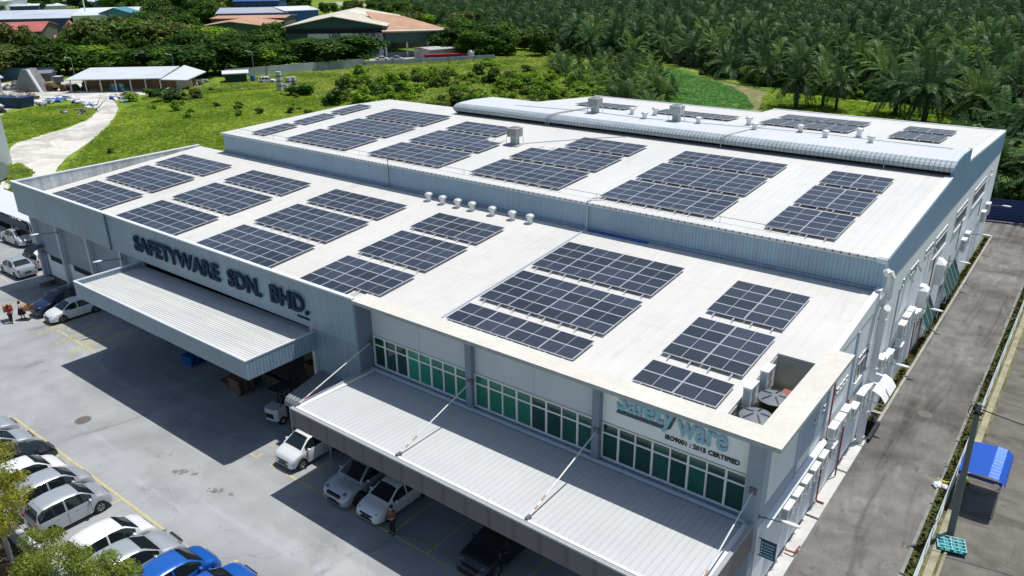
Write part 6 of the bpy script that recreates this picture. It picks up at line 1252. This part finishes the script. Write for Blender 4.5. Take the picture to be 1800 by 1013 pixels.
near_tree((-31.8,8.3,0), cl([(190,985,2.6,.5),(225,1000,2.6,.45),(170,1010,2.3,.6),(240,1008,2.5,.3),(200,1012,2.2,.6)]), 4500, .05, yg, 'low leafy branches at the bottom edge beside the silver and blue cars', [((-31.8,8.3,0),(-31.7,8.4,1.6),.08,.05)])
# ================================================================ FAR AND SIDE BUILDINGS
def frame_of(A, B):
    u = Vector((B.x-A.x, B.y-A.y, 0)); w_ = u.length; u.normalize(); n = Vector((-u.y, u.x, 0))
    if n.dot(Vector((A.x, A.y, 0))) < 0: n = -n
    return u, n, w_
def shed(nm, label, a, b, depth, eave, ridge, wm, rm, mode='along', over=.6, z0=0., openf=False, cat='building', group=None, windows=0):
    """a,b: photo positions of the front ground edge; eave/ridge: photo rows that the heights reach"""
    A, B = G(*a), G(*b); u, n, w_ = frame_of(A, B); M_ = (A+B)/2; he = HT(A, eave) if eave > -60 else -eave-60; 
    C_ = M_+n*(depth/2) if mode == 'along' else M_; hr = HT(C_, ridge) if ridge > -60 else -ridge-60; hr = max(hr, he+.4)
    r = root(nm, label, cat, (M_.x,M_.y,0), group=group)
    P = lambda s, t, z: tuple(A+u*s+n*t+Vector((0,0,z)))
    mb = MB()
    if not openf: mb.hexa([P(0,0,z0),P(w_,0,z0),P(w_,depth,z0),P(0,depth,z0),P(0,0,he),P(w_,0,he),P(w_,depth,he),P(0,depth,he)])
    else: mb.hexa([P(0,depth-.3,z0),P(w_,depth-.3,z0),P(w_,depth,z0),P(0,depth,z0),P(0,depth-.3,he),P(w_,depth-.3,he),P(w_,depth,he),P(0,depth,he)])
    if mode == 'along':
        for s in (0.,w_-.2): mb.extr([P(s,0,he-.01),P(s,depth,he-.01),P(s,depth/2,hr-.15)], u*.2)
    else:
        for t in (0.,depth-.2): mb.extr([P(0,t,he-.01),P(w_,t,he-.01),P(w_/2,t,hr-.15)], n*.2)
    part(mb, 'wall', wm, r); mb = MB(); o = over; th = .25
    if mode == 'along':
        k = (hr-he)/(depth/2)*o
        for q in ([P(-o,-o,he-k),P(w_+o,-o,he-k),P(w_+o,depth/2,hr),P(-o,depth/2,hr)], [P(-o,depth/2,hr),P(w_+o,depth/2,hr),P(w_+o,depth+o,he-k),P(-o,depth+o,he-k)]): mb.extr([(x,y,z+.02) for x,y,z in q], (0,0,th))
    else:
        k = (hr-he)/(w_/2)*o
        for q in ([P(-o,-o,he-k),P(w_/2,-o,hr),P(w_/2,depth+o,hr),P(-o,depth+o,he-k)], [P(w_/2,-o,hr),P(w_+o,-o,he-k),P(w_+o,depth+o,he-k),P(w_/2,depth+o,hr)]): mb.extr([(x,y,z+.02) for x,y,z in q], (0,0,th))
    part(mb, 'roof', rm, r)
    for i in range(windows):
        s = w_*(i+.5)/windows; mb = MB(); mb.hexa([P(s-w_/windows*.3,-.06,he*.45),P(s+w_/windows*.3,-.06,he*.45),P(s+w_/windows*.3,.05,he*.45),P(s-w_/windows*.3,.05,he*.45),P(s-w_/windows*.3,-.06,he*.72),P(s+w_/windows*.3,-.06,he*.72),P(s+w_/windows*.3,.05,he*.72),P(s-w_/windows*.3,.05,he*.72)]); part(mb, 'window', glassd, r)
    return r, P, w_, he, hr
redr = M('red tin roof', (.42,.11,.09), .7, noise=[(.08,.2),(.6,.1)]); pinkr = M('faded red roof', (.50,.17,.15), .7, noise=[(.1,.12)]); darkw = M('dim wall', (.10,.09,.09), .8); paler = M('pale blue grey roof', (.48,.53,.60), .6, noise=[(.05,.15),(.3,.08)]); navyw = M('navy wall', (.03,.07,.20), .6); blw = M('blue wall', (.03,.10,.36), .6, noise=(.1,.15)); greyr = M('grey violet roof', (.36,.38,.44), .6, noise=(.06,.12)); rustr = M('rust brown roof', (.46,.27,.17), .8, noise=[(.06,.25),(.5,.12)]); creamr = M('cream and rust roof', (.60,.55,.44), .7, noise=[(.05,.2),(.4,.1)]); grnw = M('dark green sheet wall', (.035,.10,.085), .6, noise=(.1,.15)); whw = M('far white wall', (.62,.64,.66), .7, noise=(.1,.1)); tealr = M('teal gable', (.07,.24,.30), .6); pale2 = M('far pale roof', (.62,.65,.68), .6, noise=(.05,.1))
shed('red_roof_house', 'long red roofed works building at the left edge behind the trees', (-90,97), (78,90), 46, 62, 41, darkw, redr)
shed('red_roof_house', 'hipped faded red roof nearest the trees at the left edge', (-90,103), (38,99), 20, 76, 53, M('maroon wall', (.16,.03,.035), .8), pinkr, windows=6)
shed('red_roof_house', 'red roofed house with its grey gable end and windows facing right', (112,93), (152,91), 16, 62, 40, M('grey gable wall', (.25,.25,.26), .8), redr, 'across', windows=4)
shed('small_outbuilding', 'low red and white lean-to roof below the red gable house', (105,96), (165,93), 10, 68, 62, whw, pinkr)
shed('warehouse', 'long pale roofed warehouse with a navy front edge behind the red roofs', (-110,73), (130,66), 90, 38, 19, navyw, paler)
shed('warehouse', 'white walled warehouse block at the right end of the pale roofs', (135,66), (245,62), 90, 29, 14, whw, pale2, windows=5)
shed('porch', 'teal double gable porch on the white warehouse', (183,64), (235,63), 14, 24, 15, tealr, tealr, 'across')
shed('far_building', 'small white tower block with a blue window at the top left corner', (0,28), (14,28), 20, 3, 0, whw, whw, windows=1)
for a, b, d, e, rd, wm, rm, lab in (((-60,30),(70,26),60,14,9,navyw,pale2,'low pale far roof behind the long warehouse'),((66,22),(118,20),50,12,7,whw,pale2,'far white roof behind the dark far trees'),((115,12),(150,11),40,2,-4,whw,pale2,'far white building left of the flag pole'),((160,16),(225,14),50,4,-1,blw,paler,'far blue walled building at the top left')):
    shed('far_building', lab, a, b, d, e, rd, wm, rm)
mb = MB(); p = G(158,60); mb.cyl((p.x,p.y,0),(p.x,p.y,26),.35,.2,8); single(mb, 'flag_pole', white, 'tall thin white mast above the pale warehouse roofs', 'pole', (p.x,p.y,0))
shed('blue_works', 'long grey violet roofed works with a blue wall behind the brown roofs', (386,60), (508,57), 30, 25, 14, blw, greyr); shed('blue_works', 'right part of the blue works with a pale roof beside the big gable', (506,57), (563,54), 30, 20, 12, blw, pale2)
shed('blue_tower_block', 'dark blue wall block with white posts at the top of the photo', (414,30), (492,29), 20, 3, -3, M('deep blue wall', (.02,.06,.22), .6), blw, windows=5)
shed('brown_roof_shed', 'long flat brown roof in front of the blue works', (376,66), (503,64), 24, 34, 28, darkw, rustr)
r, P, w_, he, hr = shed('brown_gable_shed', 'brown roofed gable shed with a dark green end wall among the trees', (352,78), (468,76), 34, 48, 39, grnw, rustr, 'across', 1.)
r, P, w_, he, hr = shed('green_works', 'large green works with a cream and rust gable roof and white office front', (509,104), (676,101), 62, 48, 30, grnw, creamr, 'across', 1.5)
mb = MB(); mb.hexa([P(w_*.22,-.7,0),P(w_,-.7,0),P(w_,-.05,0),P(w_*.22,-.05,0),P(w_*.22,-.7,he*.78),P(w_,-.7,he*.78),P(w_,-.05,he*.78),P(w_*.22,-.05,he*.78)]); of_ = part(mb, 'office_front', whw, r)
for z0_, z1_ in ((.12,.28),(.40,.62)):
    mb = MB(); mb.hexa([P(w_*.25,-.85,he*z0_),P(w_*.95,-.85,he*z0_),P(w_*.95,-.69,he*z0_),P(w_*.25,-.69,he*z0_),P(w_*.25,-.85,he*z1_),P(w_*.95,-.85,he*z1_),P(w_*.95,-.69,he*z1_),P(w_*.25,-.69,he*z1_)]); part(mb, 'window_strip', M('teal strip glass', (.03,.12,.15), .2), of_)
mb = MB(); mb.hexa([P(0,-.3,he*.8),P(w_,-.3,he*.8),P(w_,-.04,he*.8),P(0,-.04,he*.8),P(0,-.3,he*.93),P(w_,-.3,he*.93),P(w_,-.04,he*.93),P(0,-.04,he*.93)]); part(mb, 'dark_opening', black, r)
A, B = G(509,104), G(676,101); u, n, _w = frame_of(A, B); ang = math.atan2(u.y, u.x)
for txt, s0, sz in (('工程有限公司', .68, 1.9), ('LINS', .44, 1.9)):
    me = text_mesh(txt, sz, .03, .03)
    for v in me.vertices: v.co = Vector((v.co.x, -v.co.z, v.co.y))
    me.materials.append(black); o = bpy.data.objects.new('wall_lettering', me); COL.objects.link(o); q = P(w_*s0,-.78,he*.655); o.location = Vector(q)-r.location; o.rotation_euler = (0,0,ang); o.parent = r
# lean-to with open dark bays
A, B = G(680,102), G(790,97); u, n, w2 = frame_of(A, B); h1, h0 = HT(A, 58), HT(A, 76); Q = lambda s, t, z: tuple(A+u*s+n*t+Vector((0,0,z)))
r = root('open_works_hall', 'green fronted open hall with a rust roof beside the big gable works', 'building', tuple((A+B)/2)); 
def hx(Q, s0, s1, t0, t1, za, zb): m = MB(); m.hexa([Q(s0,t0,za),Q(s1,t0,za),Q(s1,t1,za),Q(s0,t1,za),Q(s0,t0,zb),Q(s1,t0,zb),Q(s1,t1,zb),Q(s0,t1,zb)]); return m
part(hx(Q,0,w2,0,.3,h0,h1), 'green_band', grnw, r); part(hx(Q,0,w2,30,30.3,0,h1), 'back_wall', darkw, r); part(hx(Q,0,w2*.55,.1,.4,0,h0*.35), 'low_wall', M('grey green low wall', (.16,.22,.2), .8), r)
m = MB(); m.extr([Q(-1,-1,h1),Q(w2+1,-1,h1-.2),Q(w2*.6,30,h1+3),Q(-1,30,h1+5)], (0,0,.3)); part(m, 'roof', rustr, r)
m = MB(); m.extr([Q(-1,-1.2,h1+.35),Q(w2+1,-1.2,h1+.15),Q(w2+1,.6,h1+.3),Q(-1,.6,h1+.55)], (0,0,.2)); part(m, 'roof_edge', creamr, r)
for s in (0,.33,.66,1): part(hx(Q,w2*s-.25,w2*s+.25,-.1,.2,0,h0), 'column', whw, r)
shed('small_store', 'small weathered white store behind the red container', (757,107), (820,101), 9, 89, 86, M('stained white wall', (.5,.5,.47), .8, noise=(.4,.3)), M('grey tin roof', (.42,.42,.38), .8, noise=(.3,.2)))
A, B = G(749,111), G(822,108); u, n, w2 = frame_of(A, B); hh = HT(A, 97); Q = lambda s, t, z: tuple(A+u*s+n*t+Vector((0,0,z))); r = root('shipping_container', 'long dark red shipping container standing behind the low grey wall', 'container', tuple((A+B)/2)); redc = M('container red', (.30,.012,.03), .5, rib=('Y', .5, .12, 0))
part(hx(Q,0,w2*.5-.05,0,3,0,hh), 'container_body', redc, r); part(hx(Q,w2*.5+.05,w2,0,3,0,hh), 'container_body', redc, r)
for s in (.04,.86): part(hx(Q,w2*s,w2*s+2,-.03,0,hh*.62,hh*.7), 'marking', M('white marking', (.6,.5,.5), .6), r)
p = G(828,107); mb = MB(); mb.blob((p.x,p.y,1.6),(1.3,1.3,1.7),3,jit=.1,rng=random.Random(2)); single(mb, 'covered_heap', white, 'white tarpaulin covered heap right of the red container', 'tarpaulin', (p.x,p.y,0), smooth=50)
# boundary walls
def wall_run(nm, label, pts, h, mat, th=.2):
    r = root(nm, label, 'wall', tuple(G(*pts[0])))
    for a, b in zip(pts[:-1], pts[1:]):
        A, B = G(*a), G(*b); u, n, w_ = frame_of(A, B); Q = lambda s, t, z: tuple(A+u*s+n*t+Vector((0,0,z))); part(hx(Q,0,w_,0,th,0,h), 'wall_panel', mat, r); k = max(1, int(w_/8))
        for i in range(k): part(hx(Q,w_*i/k-.15,w_*i/k+.15,-.12,0,0,h*1.02), 'pier', M('dark pier', (.25,.26,.27), .8), r)
    return r
bw = M('pale boundary wall', (.45,.48,.50), .8, noise=[(.15,.2),(1.5,.1)])
wall_run('boundary_wall', 'pale grey boundary wall below the dark trees', [(398,138),(470,132),(560,124),(640,118)], 2.3, bw); wall_run('boundary_wall', 'low pale wall in front of the red container and white car', [(642,119),(740,114),(835,109),(870,107)], 1.8, bw); wall_run('boundary_wall', 'dark blue sheet wall behind the loader at the left', [(0,142),(60,141),(100,141)], 3.2, M('dark blue sheets', (.04,.09,.2), .6, noise=(.3,.2)))
for px, lab in (((672,107),'white car parked by the green works office'),((698,107),'pale green grey car parked outside the open hall')):
    p = G(*px); car('sedan', 'white' if px[0] < 690 else 'silver', p.x, p.y, .7, lab, 'cars at the green works')
p = G(471,147); car('suv', 'white', p.x, p.y, .75, 'white pickup like vehicle parked in the field by the stacked tanks', 'vehicles in the field yard')
# stacked intermediate tanks, drum, lamp posts
for i in range(3):
    for j in range(2 if i else 3):
        pass
tw = M('white tank cage', (.60,.62,.60), .6, rib=('Z', .22, .4, 0)); p = G(493,160)
for i in range(4):
    r = root('cage_tank', 'white caged tank in the tower of stacked tanks in the field', 'tank', (p.x,p.y,1.12*i), .5, 'caged tanks stacked in the field'); mb = MB(); mb.box(-.55,.55,-.5,.5,.15,1.08); part(mb, 'tank_body', tw, r, world=False); mb = MB(); mb.box(-.6,.6,-.55,.55,0,.14); part(mb, 'base', black, r, world=False)
for i, (px, n) in enumerate((((508,152),2),((517,151),2),((503,156),1))):
    p = G(*px)
    for k in range(n): r = root('cage_tank', 'grey white caged tank beside the tall stack in the field', 'tank', (p.x,p.y,1.12*k), .4, 'caged tanks beside the stack'); mb = MB(); mb.box(-.55,.55,-.5,.5,.15,1.08); part(mb, 'tank_body', tw, r, world=False); mb = MB(); mb.box(-.6,.6,-.55,.55,0,.14); part(mb, 'base', black, r, world=False)
p = G(445,145); mb = MB(); mb.lathe((p.x,p.y,0),[(.55,0),(.6,.4),(.55,.8),(.6,1.2),(.55,1.7)],14); single(mb, 'blue_drum', bluep, 'blue plastic drum left of the white vehicle', 'drum', (p.x,p.y,0), smooth=40)
for px, ty, lab in (((309,140),97,'lamp post behind the right end of the open shed'),((448,136),92,'thin lamp post by the boundary wall'),((857,103),68,'pale lamp post at the corner of the plantation'),((133,141),103,'thin lamp post left of the open shed')):
    p = G(*px); h = HT(p, ty); r = root('street_lamp', lab, 'street lamp', (p.x,p.y,0), group='lamp posts'); mb = MB(); mb.cyl((0,0,0),(0,0,h),.1,.06,8); part(mb, 'post', M('grey lamp post', (.28,.29,.29), .6), r, world=False); mb = MB(); mb.cyl((0,0,h),(-1.2,-.6,h+.3),.06,.06,6); mb.blob((-1.5,-.75,h+.3),(.35,.18,.08),1,jit=0); part(mb, 'lamp_head', white, r, world=False)
# open shed on the left
A, B = G(128,163), G(285,160); u, n, w2 = frame_of(A, B); h0 = HT(A, 141); Q = lambda s, t, z: tuple(A+u*s+n*t+Vector((0,0,z))); r = root('open_shed', 'long open fronted shed with a pale sheet roof beside the dirt yard', 'shed', tuple((A+B)/2)); sr = M('pale shed roof', (.56,.60,.62), .6, noise=(.2,.06))
dp = 13
h1 = h0+1.2
m = MB(); m.extr([Q(-.8,-1,h0),Q(w2+.5,-1,h0),Q(w2+.5,dp,h1),Q(-.8,dp,h1)], (0,0,.2)); part(m, 'roof', sr, r)
m = MB(); m.extr([Q(w2+.5,-1,h0-.3),Q(w2*1.28,1,h0-.8),Q(w2*1.36,dp-2,h1-1.2),Q(w2+1.5,dp+.5,h1+.2)], (0,0,.2)); part(m, 'roof_wing', sr, r)
part(hx(Q,0,w2*1.3,6,6.2,0,h0-.3), 'back_wall', M('brown board wall', (.30,.20,.10), .85, noise=(.3,.3)), r); part(hx(Q,w2*1.12,w2*1.3,3,3.2,0,h0-1), 'side_panel', M('cream panel', (.55,.50,.38), .8), r)
for i in range(7): part(hx(Q,w2*i/6-.12,w2*i/6+.12,-.3,-.06,0,h0), 'post', steel, r)
rq = random.Random(31)
for i, (px, c, lab) in enumerate((((200,161),'blue grey drums','blue grey drum stack under the open shed'),((214,161),'teal','teal crate stack under the open shed'),((150,160),'dark','dark machine under the left end of the open shed'),((178,160),'brown','brown board stack under the open shed'))):
    p = G(*px); cc = {'blue grey drums':(.12,.18,.24),'teal':(.10,.24,.28),'dark':(.03,.03,.035),'brown':(.2,.13,.07)}[c]; r = root('stored_goods', lab, 'goods', (p.x,p.y,0)); mt_ = M('stored '+c, cc, .7, noise=(1.5,.2))
    for a_, b_, z_ in ((-1,0,0),(0,.2,0),(1,0,0),(-.4,.1,1),(.6,0,1)): mb = MB(); mb.lathe((a_,b_,z_*1.0), [(.42,0),(.45,.3),(.42,.5),(.45,.7),(.42,.95)], 10); part(mb, 'drum', mt_, r, world=False)
# wheel loader
p = G(108,160); r = root('wheel_loader', 'old yellow brown wheel loader parked left of the open shed', 'loader', (p.x,p.y,0), .55); yl = M('faded loader yellow', (.36,.25,.09), .7, noise=(2,.3))
mb = MB(); mb.box(-3.4,-.3,-.9,.9,.9,2.1); mb.box(-.3,1.8,-.7,.7,.8,1.5); part(mb, 'body', yl, r, world=False); mb = MB(); mb.box(-.9,.7,-.75,.75,2.1,3.4); part(mb, 'cab', M('cab glass dark', (.08,.09,.09), .4), r, world=False); mb = MB(); mb.box(-1,.8,-.85,.85,3.4,3.5); part(mb, 'cab_roof', whw, r, world=False)
for x in (-2.2,1.3):
    for s in (-1,1): mb = MB(); mb.cyl((x,s*.75,.8),(x,s*1.3,.8),.8,.8,18); part(mb, 'wheel', M('rusty brown tyre', (.07,.04,.03), .9), r, world=False)
mb = MB(); mb.hexa([(3.0,-1.3,.3),(4.4,-1.3,.1),(4.4,1.3,.1),(3.0,1.3,.3),(3.2,-1.3,1.6),(3.9,-1.3,1.2),(3.9,1.3,1.2),(3.2,1.3,1.6)]); mb.hexa([(1.5,-.5,1.2),(3.1,-.5,.7),(3.1,.5,.7),(1.5,.5,1.2),(1.5,-.5,1.6),(3.1,-.5,1.1),(3.1,.5,1.1),(1.5,.5,1.6)]); part(mb, 'bucket', M('dark bucket', (.06,.06,.06), .8), r, world=False)
# tipped concrete hopper, skip, debris heaps
p = G(60,160); r = root('concrete_hopper', 'large slanted grey concrete hopper left of the loader', 'hopper', (p.x,p.y,0), .5); mb = MB(); mb.hexa([(-4,-2,0),(3,-2,0),(3,2,0),(-4,2,0),(-.8,-1.8,5.2),(.5,-1.8,5.2),(.5,1.8,5.2),(-.8,1.8,5.2)]); part(mb, 'hopper_body', M('grey hopper', (.20,.21,.20), .85, noise=(.6,.2)), r, world=False); mb = MB(); mb.hexa([(2.95,-2,0),(3.4,-2,0),(3.4,-1.2,0),(2.95,-1.2,0),(.5,-1.8,5.2),(.9,-1.8,5.2),(.9,-1.,5.2),(.5,-1.,5.2)]); part(mb, 'chute', whw, r, world=False)
p = G(85,156); shed('site_box', 'dark grey site box between hopper and loader', (74,153), (92,152), 4, 130, 129, M('dark box wall', (.07,.08,.09), .7), M('box roof', (.2,.2,.2), .7))
p = G(18,188); r = root('rubbish_skip', 'blue rubbish skip full of grey scrap at the left edge', 'skip', (p.x,p.y,0), .45); mb = MB(); mb.hexa([(-4.5,-1.6,0),(4.5,-1.6,0),(4.5,1.6,0),(-4.5,1.6,0),(-5,-1.8,2.2),(5,-1.8,2.2),(5,1.8,2.2),(-5,1.8,2.2)]); part(mb, 'skip_body', M('dark blue skip', (.02,.05,.12), .7, noise=(1,.3)), r, world=False)
for i in range(16): mb = MB(); mb.blob((rq.uniform(-4,4),rq.uniform(-1,1),2.3),(rq.uniform(.3,.8),.5,rq.uniform(.3,.7)),1,jit=.4,rng=rq); part(mb, 'scrap', M('scrap grey', (.4,.39,.37), .8, noise=(2,.3)), r, world=False)
def heap(lab, pts, cols, nn, sz, seed):
    rg_ = random.Random(seed); c = G(*pts[0]); r = root('debris_heap', lab, 'debris', (c.x,c.y,0), group='debris heaps in the yard'); B_ = {}
    for i in range(nn):
        a = rg_.choice(pts); p = G(a[0]+rg_.gauss(0,5), a[1]+rg_.gauss(0,1.6)); k = rg_.randrange(len(cols)); s = rg_.uniform(.5,1)*sz; mb = B_.setdefault(k, MB())
        if rg_.random() < .6: mb.blob((p.x,p.y,s*.4),(s,s*.8,s*.6),1,jit=.4,rng=rg_)
        else: mb.obox((p.x,p.y,rg_.uniform(0,.8)),(s*2,s*.5,s*.3),rg_.uniform(0,3))
    for k, mb in B_.items(): o = part(mb, 'debris', M('debris '+str(cols[k]), cols[k], .8, noise=(2,.2)), r); o['kind'] = 'stuff'
W_, GY, BL_, BRN, DK = (.66,.68,.70), (.34,.35,.34), (.03,.12,.42), (.22,.14,.07), (.04,.04,.045)
heap('heap of white sacks and sheets along the grass patch', [(70,184),(85,181),(100,178),(118,175),(140,181),(155,187),(160,190)], [W_,W_,W_,GY,BL_], 70, 1.0, 1); heap('dark boards and frames on the right of the grass patch', [(140,200),(150,197),(147,203),(120,199)], [DK,BRN,GY], 18, .8, 2); heap('mixed rubbish heap right of the dirt track', [(200,174),(212,172),(225,168),(220,180),(235,172)], [GY,W_,BL_,BRN,(.2,.32,.28)], 50, .9, 3); heap('brown planks and scrap in front of the hopper', [(42,170),(55,168),(60,172),(30,165)], [BRN,(.35,.2,.06),GY,DK], 30, .9, 4); heap('dark machinery scrap at the far left of the yard', [(20,158),(35,160),(30,152),(48,155)], [DK,(.08,.09,.08),GY], 34, 1.3, 5); heap('white sheet and dark block at the left edge by the track', [(0,198),(6,204),(2,192)], [W_,DK], 10, 1.0, 6); heap('white sacks by the right end of the open shed', [(335,150),(350,148),(360,147)], [W_,GY], 14, 1.0, 7); heap('dark concrete rubble blocks behind the upper roof', [(612,172),(630,174),(655,172),(680,165)], [(.03,.032,.025),(.05,.05,.04)], 16, 1.3, 8)
shed('bus_shelter', 'low green canopied stand left of the white vehicle', (397,148), (435,146), 5, 131, 130, M('dark green hedge wall', (.02,.06,.03), .9), whw)
# tall grey building and tank at the left edge, small white building
A = G(22,289); r = root('grey_clad_building', 'tall grey metal clad building cut by the left edge', 'building', tuple(A)); B = G(-30,316); A = G(22,287); vv = Vector((A.x,A.y,0)).normalized(); vv.rotate(Matrix.Rotation(math.radians(14),3,'Z')); pl4 = [(A.x,A.y),(A.x+vv.x*14,A.y+vv.y*14),(B.x+vv.x*14,B.y+vv.y*14),(B.x,B.y)]
mb = MB(); mb.prism(pl4,0,12); part(mb, 'wall', M('grey ribbed cladding', (.40,.45,.47), .6, rib=('X', .5, .15, 0), noise=(.3,.06)), r)
mb = MB(); mb.prism(pl4,12,12.4); part(mb, 'roof', pale2, r)
p = G(2,318); mb = MB(); mb.cyl((p.x-4,p.y,1.5),(p.x+.6,p.y-.3,1.5),1.35,1.35,28); single(mb, 'lying_tank', M('grey green tank', (.30,.36,.34), .6, noise=(1,.15)), 'round grey green tank end at the left edge above the weeds', 'tank', (p.x,p.y,0), smooth=40)
shed('white_site_office', 'white walled building with a flat roof cut by the left edge', (-30,178), (9,174), 12, 141, 136, whw, whw)
# motorcycle shed and motorcycles
A = G(-30,425); r = root('motorcycle_shed', 'open motorcycle shed with a white sheet roof and navy fascia at the left edge', 'shed', (-92,31,0)); mb = MB(); mb.hexa([(-110,29.2,2.55),(-85.5,29.6,2.55),(-85.5,33.4,2.7),(-110,33.4,2.7),(-110,29.2,2.65),(-85.5,29.6,2.65),(-85.5,33.4,2.8),(-110,33.4,2.8)]); part(mb, 'roof', pale2, r)
mb = MB(); mb.box(-110,-85.5,29.2,29.3,1.75,2.5); part(mb, 'fascia', M('navy shed fascia', (.015,.03,.075), .6), r); mb = MB(); mb.box(-98.5,-95.8,29.1,29.18,1.9,2.3); part(mb, 'sign_plate', whw, r)
for x in (-108,-102,-96,-90.5,-85.8):
    for y in (29.6,33.1): mb = MB(); mb.cyl((x,y,0),(x,y,2.6),.06,.06,8); part(mb, 'post', steel, r)
r0 = root('motorcycle', 'motorcycle in the dense parked row under the white shed roof', 'motorcycle', (-87,32,0), 1.5, 'motorcycles under the shed')
for x in (-.6,.6): mb = MB(); mb.cyl((x,-.05,.29),(x,.05,.29),.29,.29,16); part(mb, 'wheel', tyre_m, r0, world=False)
mb = MB(); mb.blob((0,0,.55),(.5,.13,.2),2,jit=.05); mb.tube([(.6,0,.3),(.4,0,.95)],.04,6); part(mb, 'frame', M('dark bike frame', (.03,.03,.04), .3), r0, world=False, smooth=50); mb = MB(); mb.blob((-.3,0,.78),(.38,.12,.07),2,jit=0); part(mb, 'seat', rubber, r0, world=False, smooth=50); mb = MB(); mb.cyl((.4,-.33,.98),(.4,.33,.98),.02,.02,6); mb.blob((.48,0,.9),(.09,.08,.09),1,jit=0); part(mb, 'handlebar', steel, r0, world=False)
for i in range(26): dup(r0, (-88-.75*(i%24)-(.3 if i > 23 else 0), 31.3+(1.2 if i > 23 else 0)+rq.uniform(-.15,.15), 0), 1.5+rq.uniform(-.15,.15))
for i in range(6): dup(r0, (-84.8+.7*i, 33.2, 0), 1.2+rq.uniform(-.15,.15), 'motorcycle standing outside the shed by the factory corner', group='motorcycles by the factory corner')
# far plants over the plantation
for a, b, d, e, rd, wm, rm, lab in (((868,20),(900,19),40,10,6,M('teal plant wall',(.12,.35,.3),.6),pale2,'far low white and teal plant building above the palms'),((935,17),(1000,17),50,5,0,whw,pale2,'far large white plant building above the palms'),((900,24),(1002,23),30,17,14,M('grey plant wall',(.35,.37,.38),.7),pale2,'far long grey building in front of the white plant'),((1000,14),(1030,14),30,3,-2,navyw,navyw,'far dark building beside the white plant'),((1228,10),(1250,10),30,2,-3,whw,pale2,'far small white building at the top'),((1455,12),(1545,12),40,4,1,M('pinkish wall',(.4,.3,.3),.8),M('far red roof',(.3,.13,.11),.8),'far red roofed buildings at the top right')):
    shed('far_building', lab, a, b, d, e, rd, wm, rm)
heap('orange earth spot by the far plant', [(912,26)], [(.45,.2,.12)], 4, 3., 12)
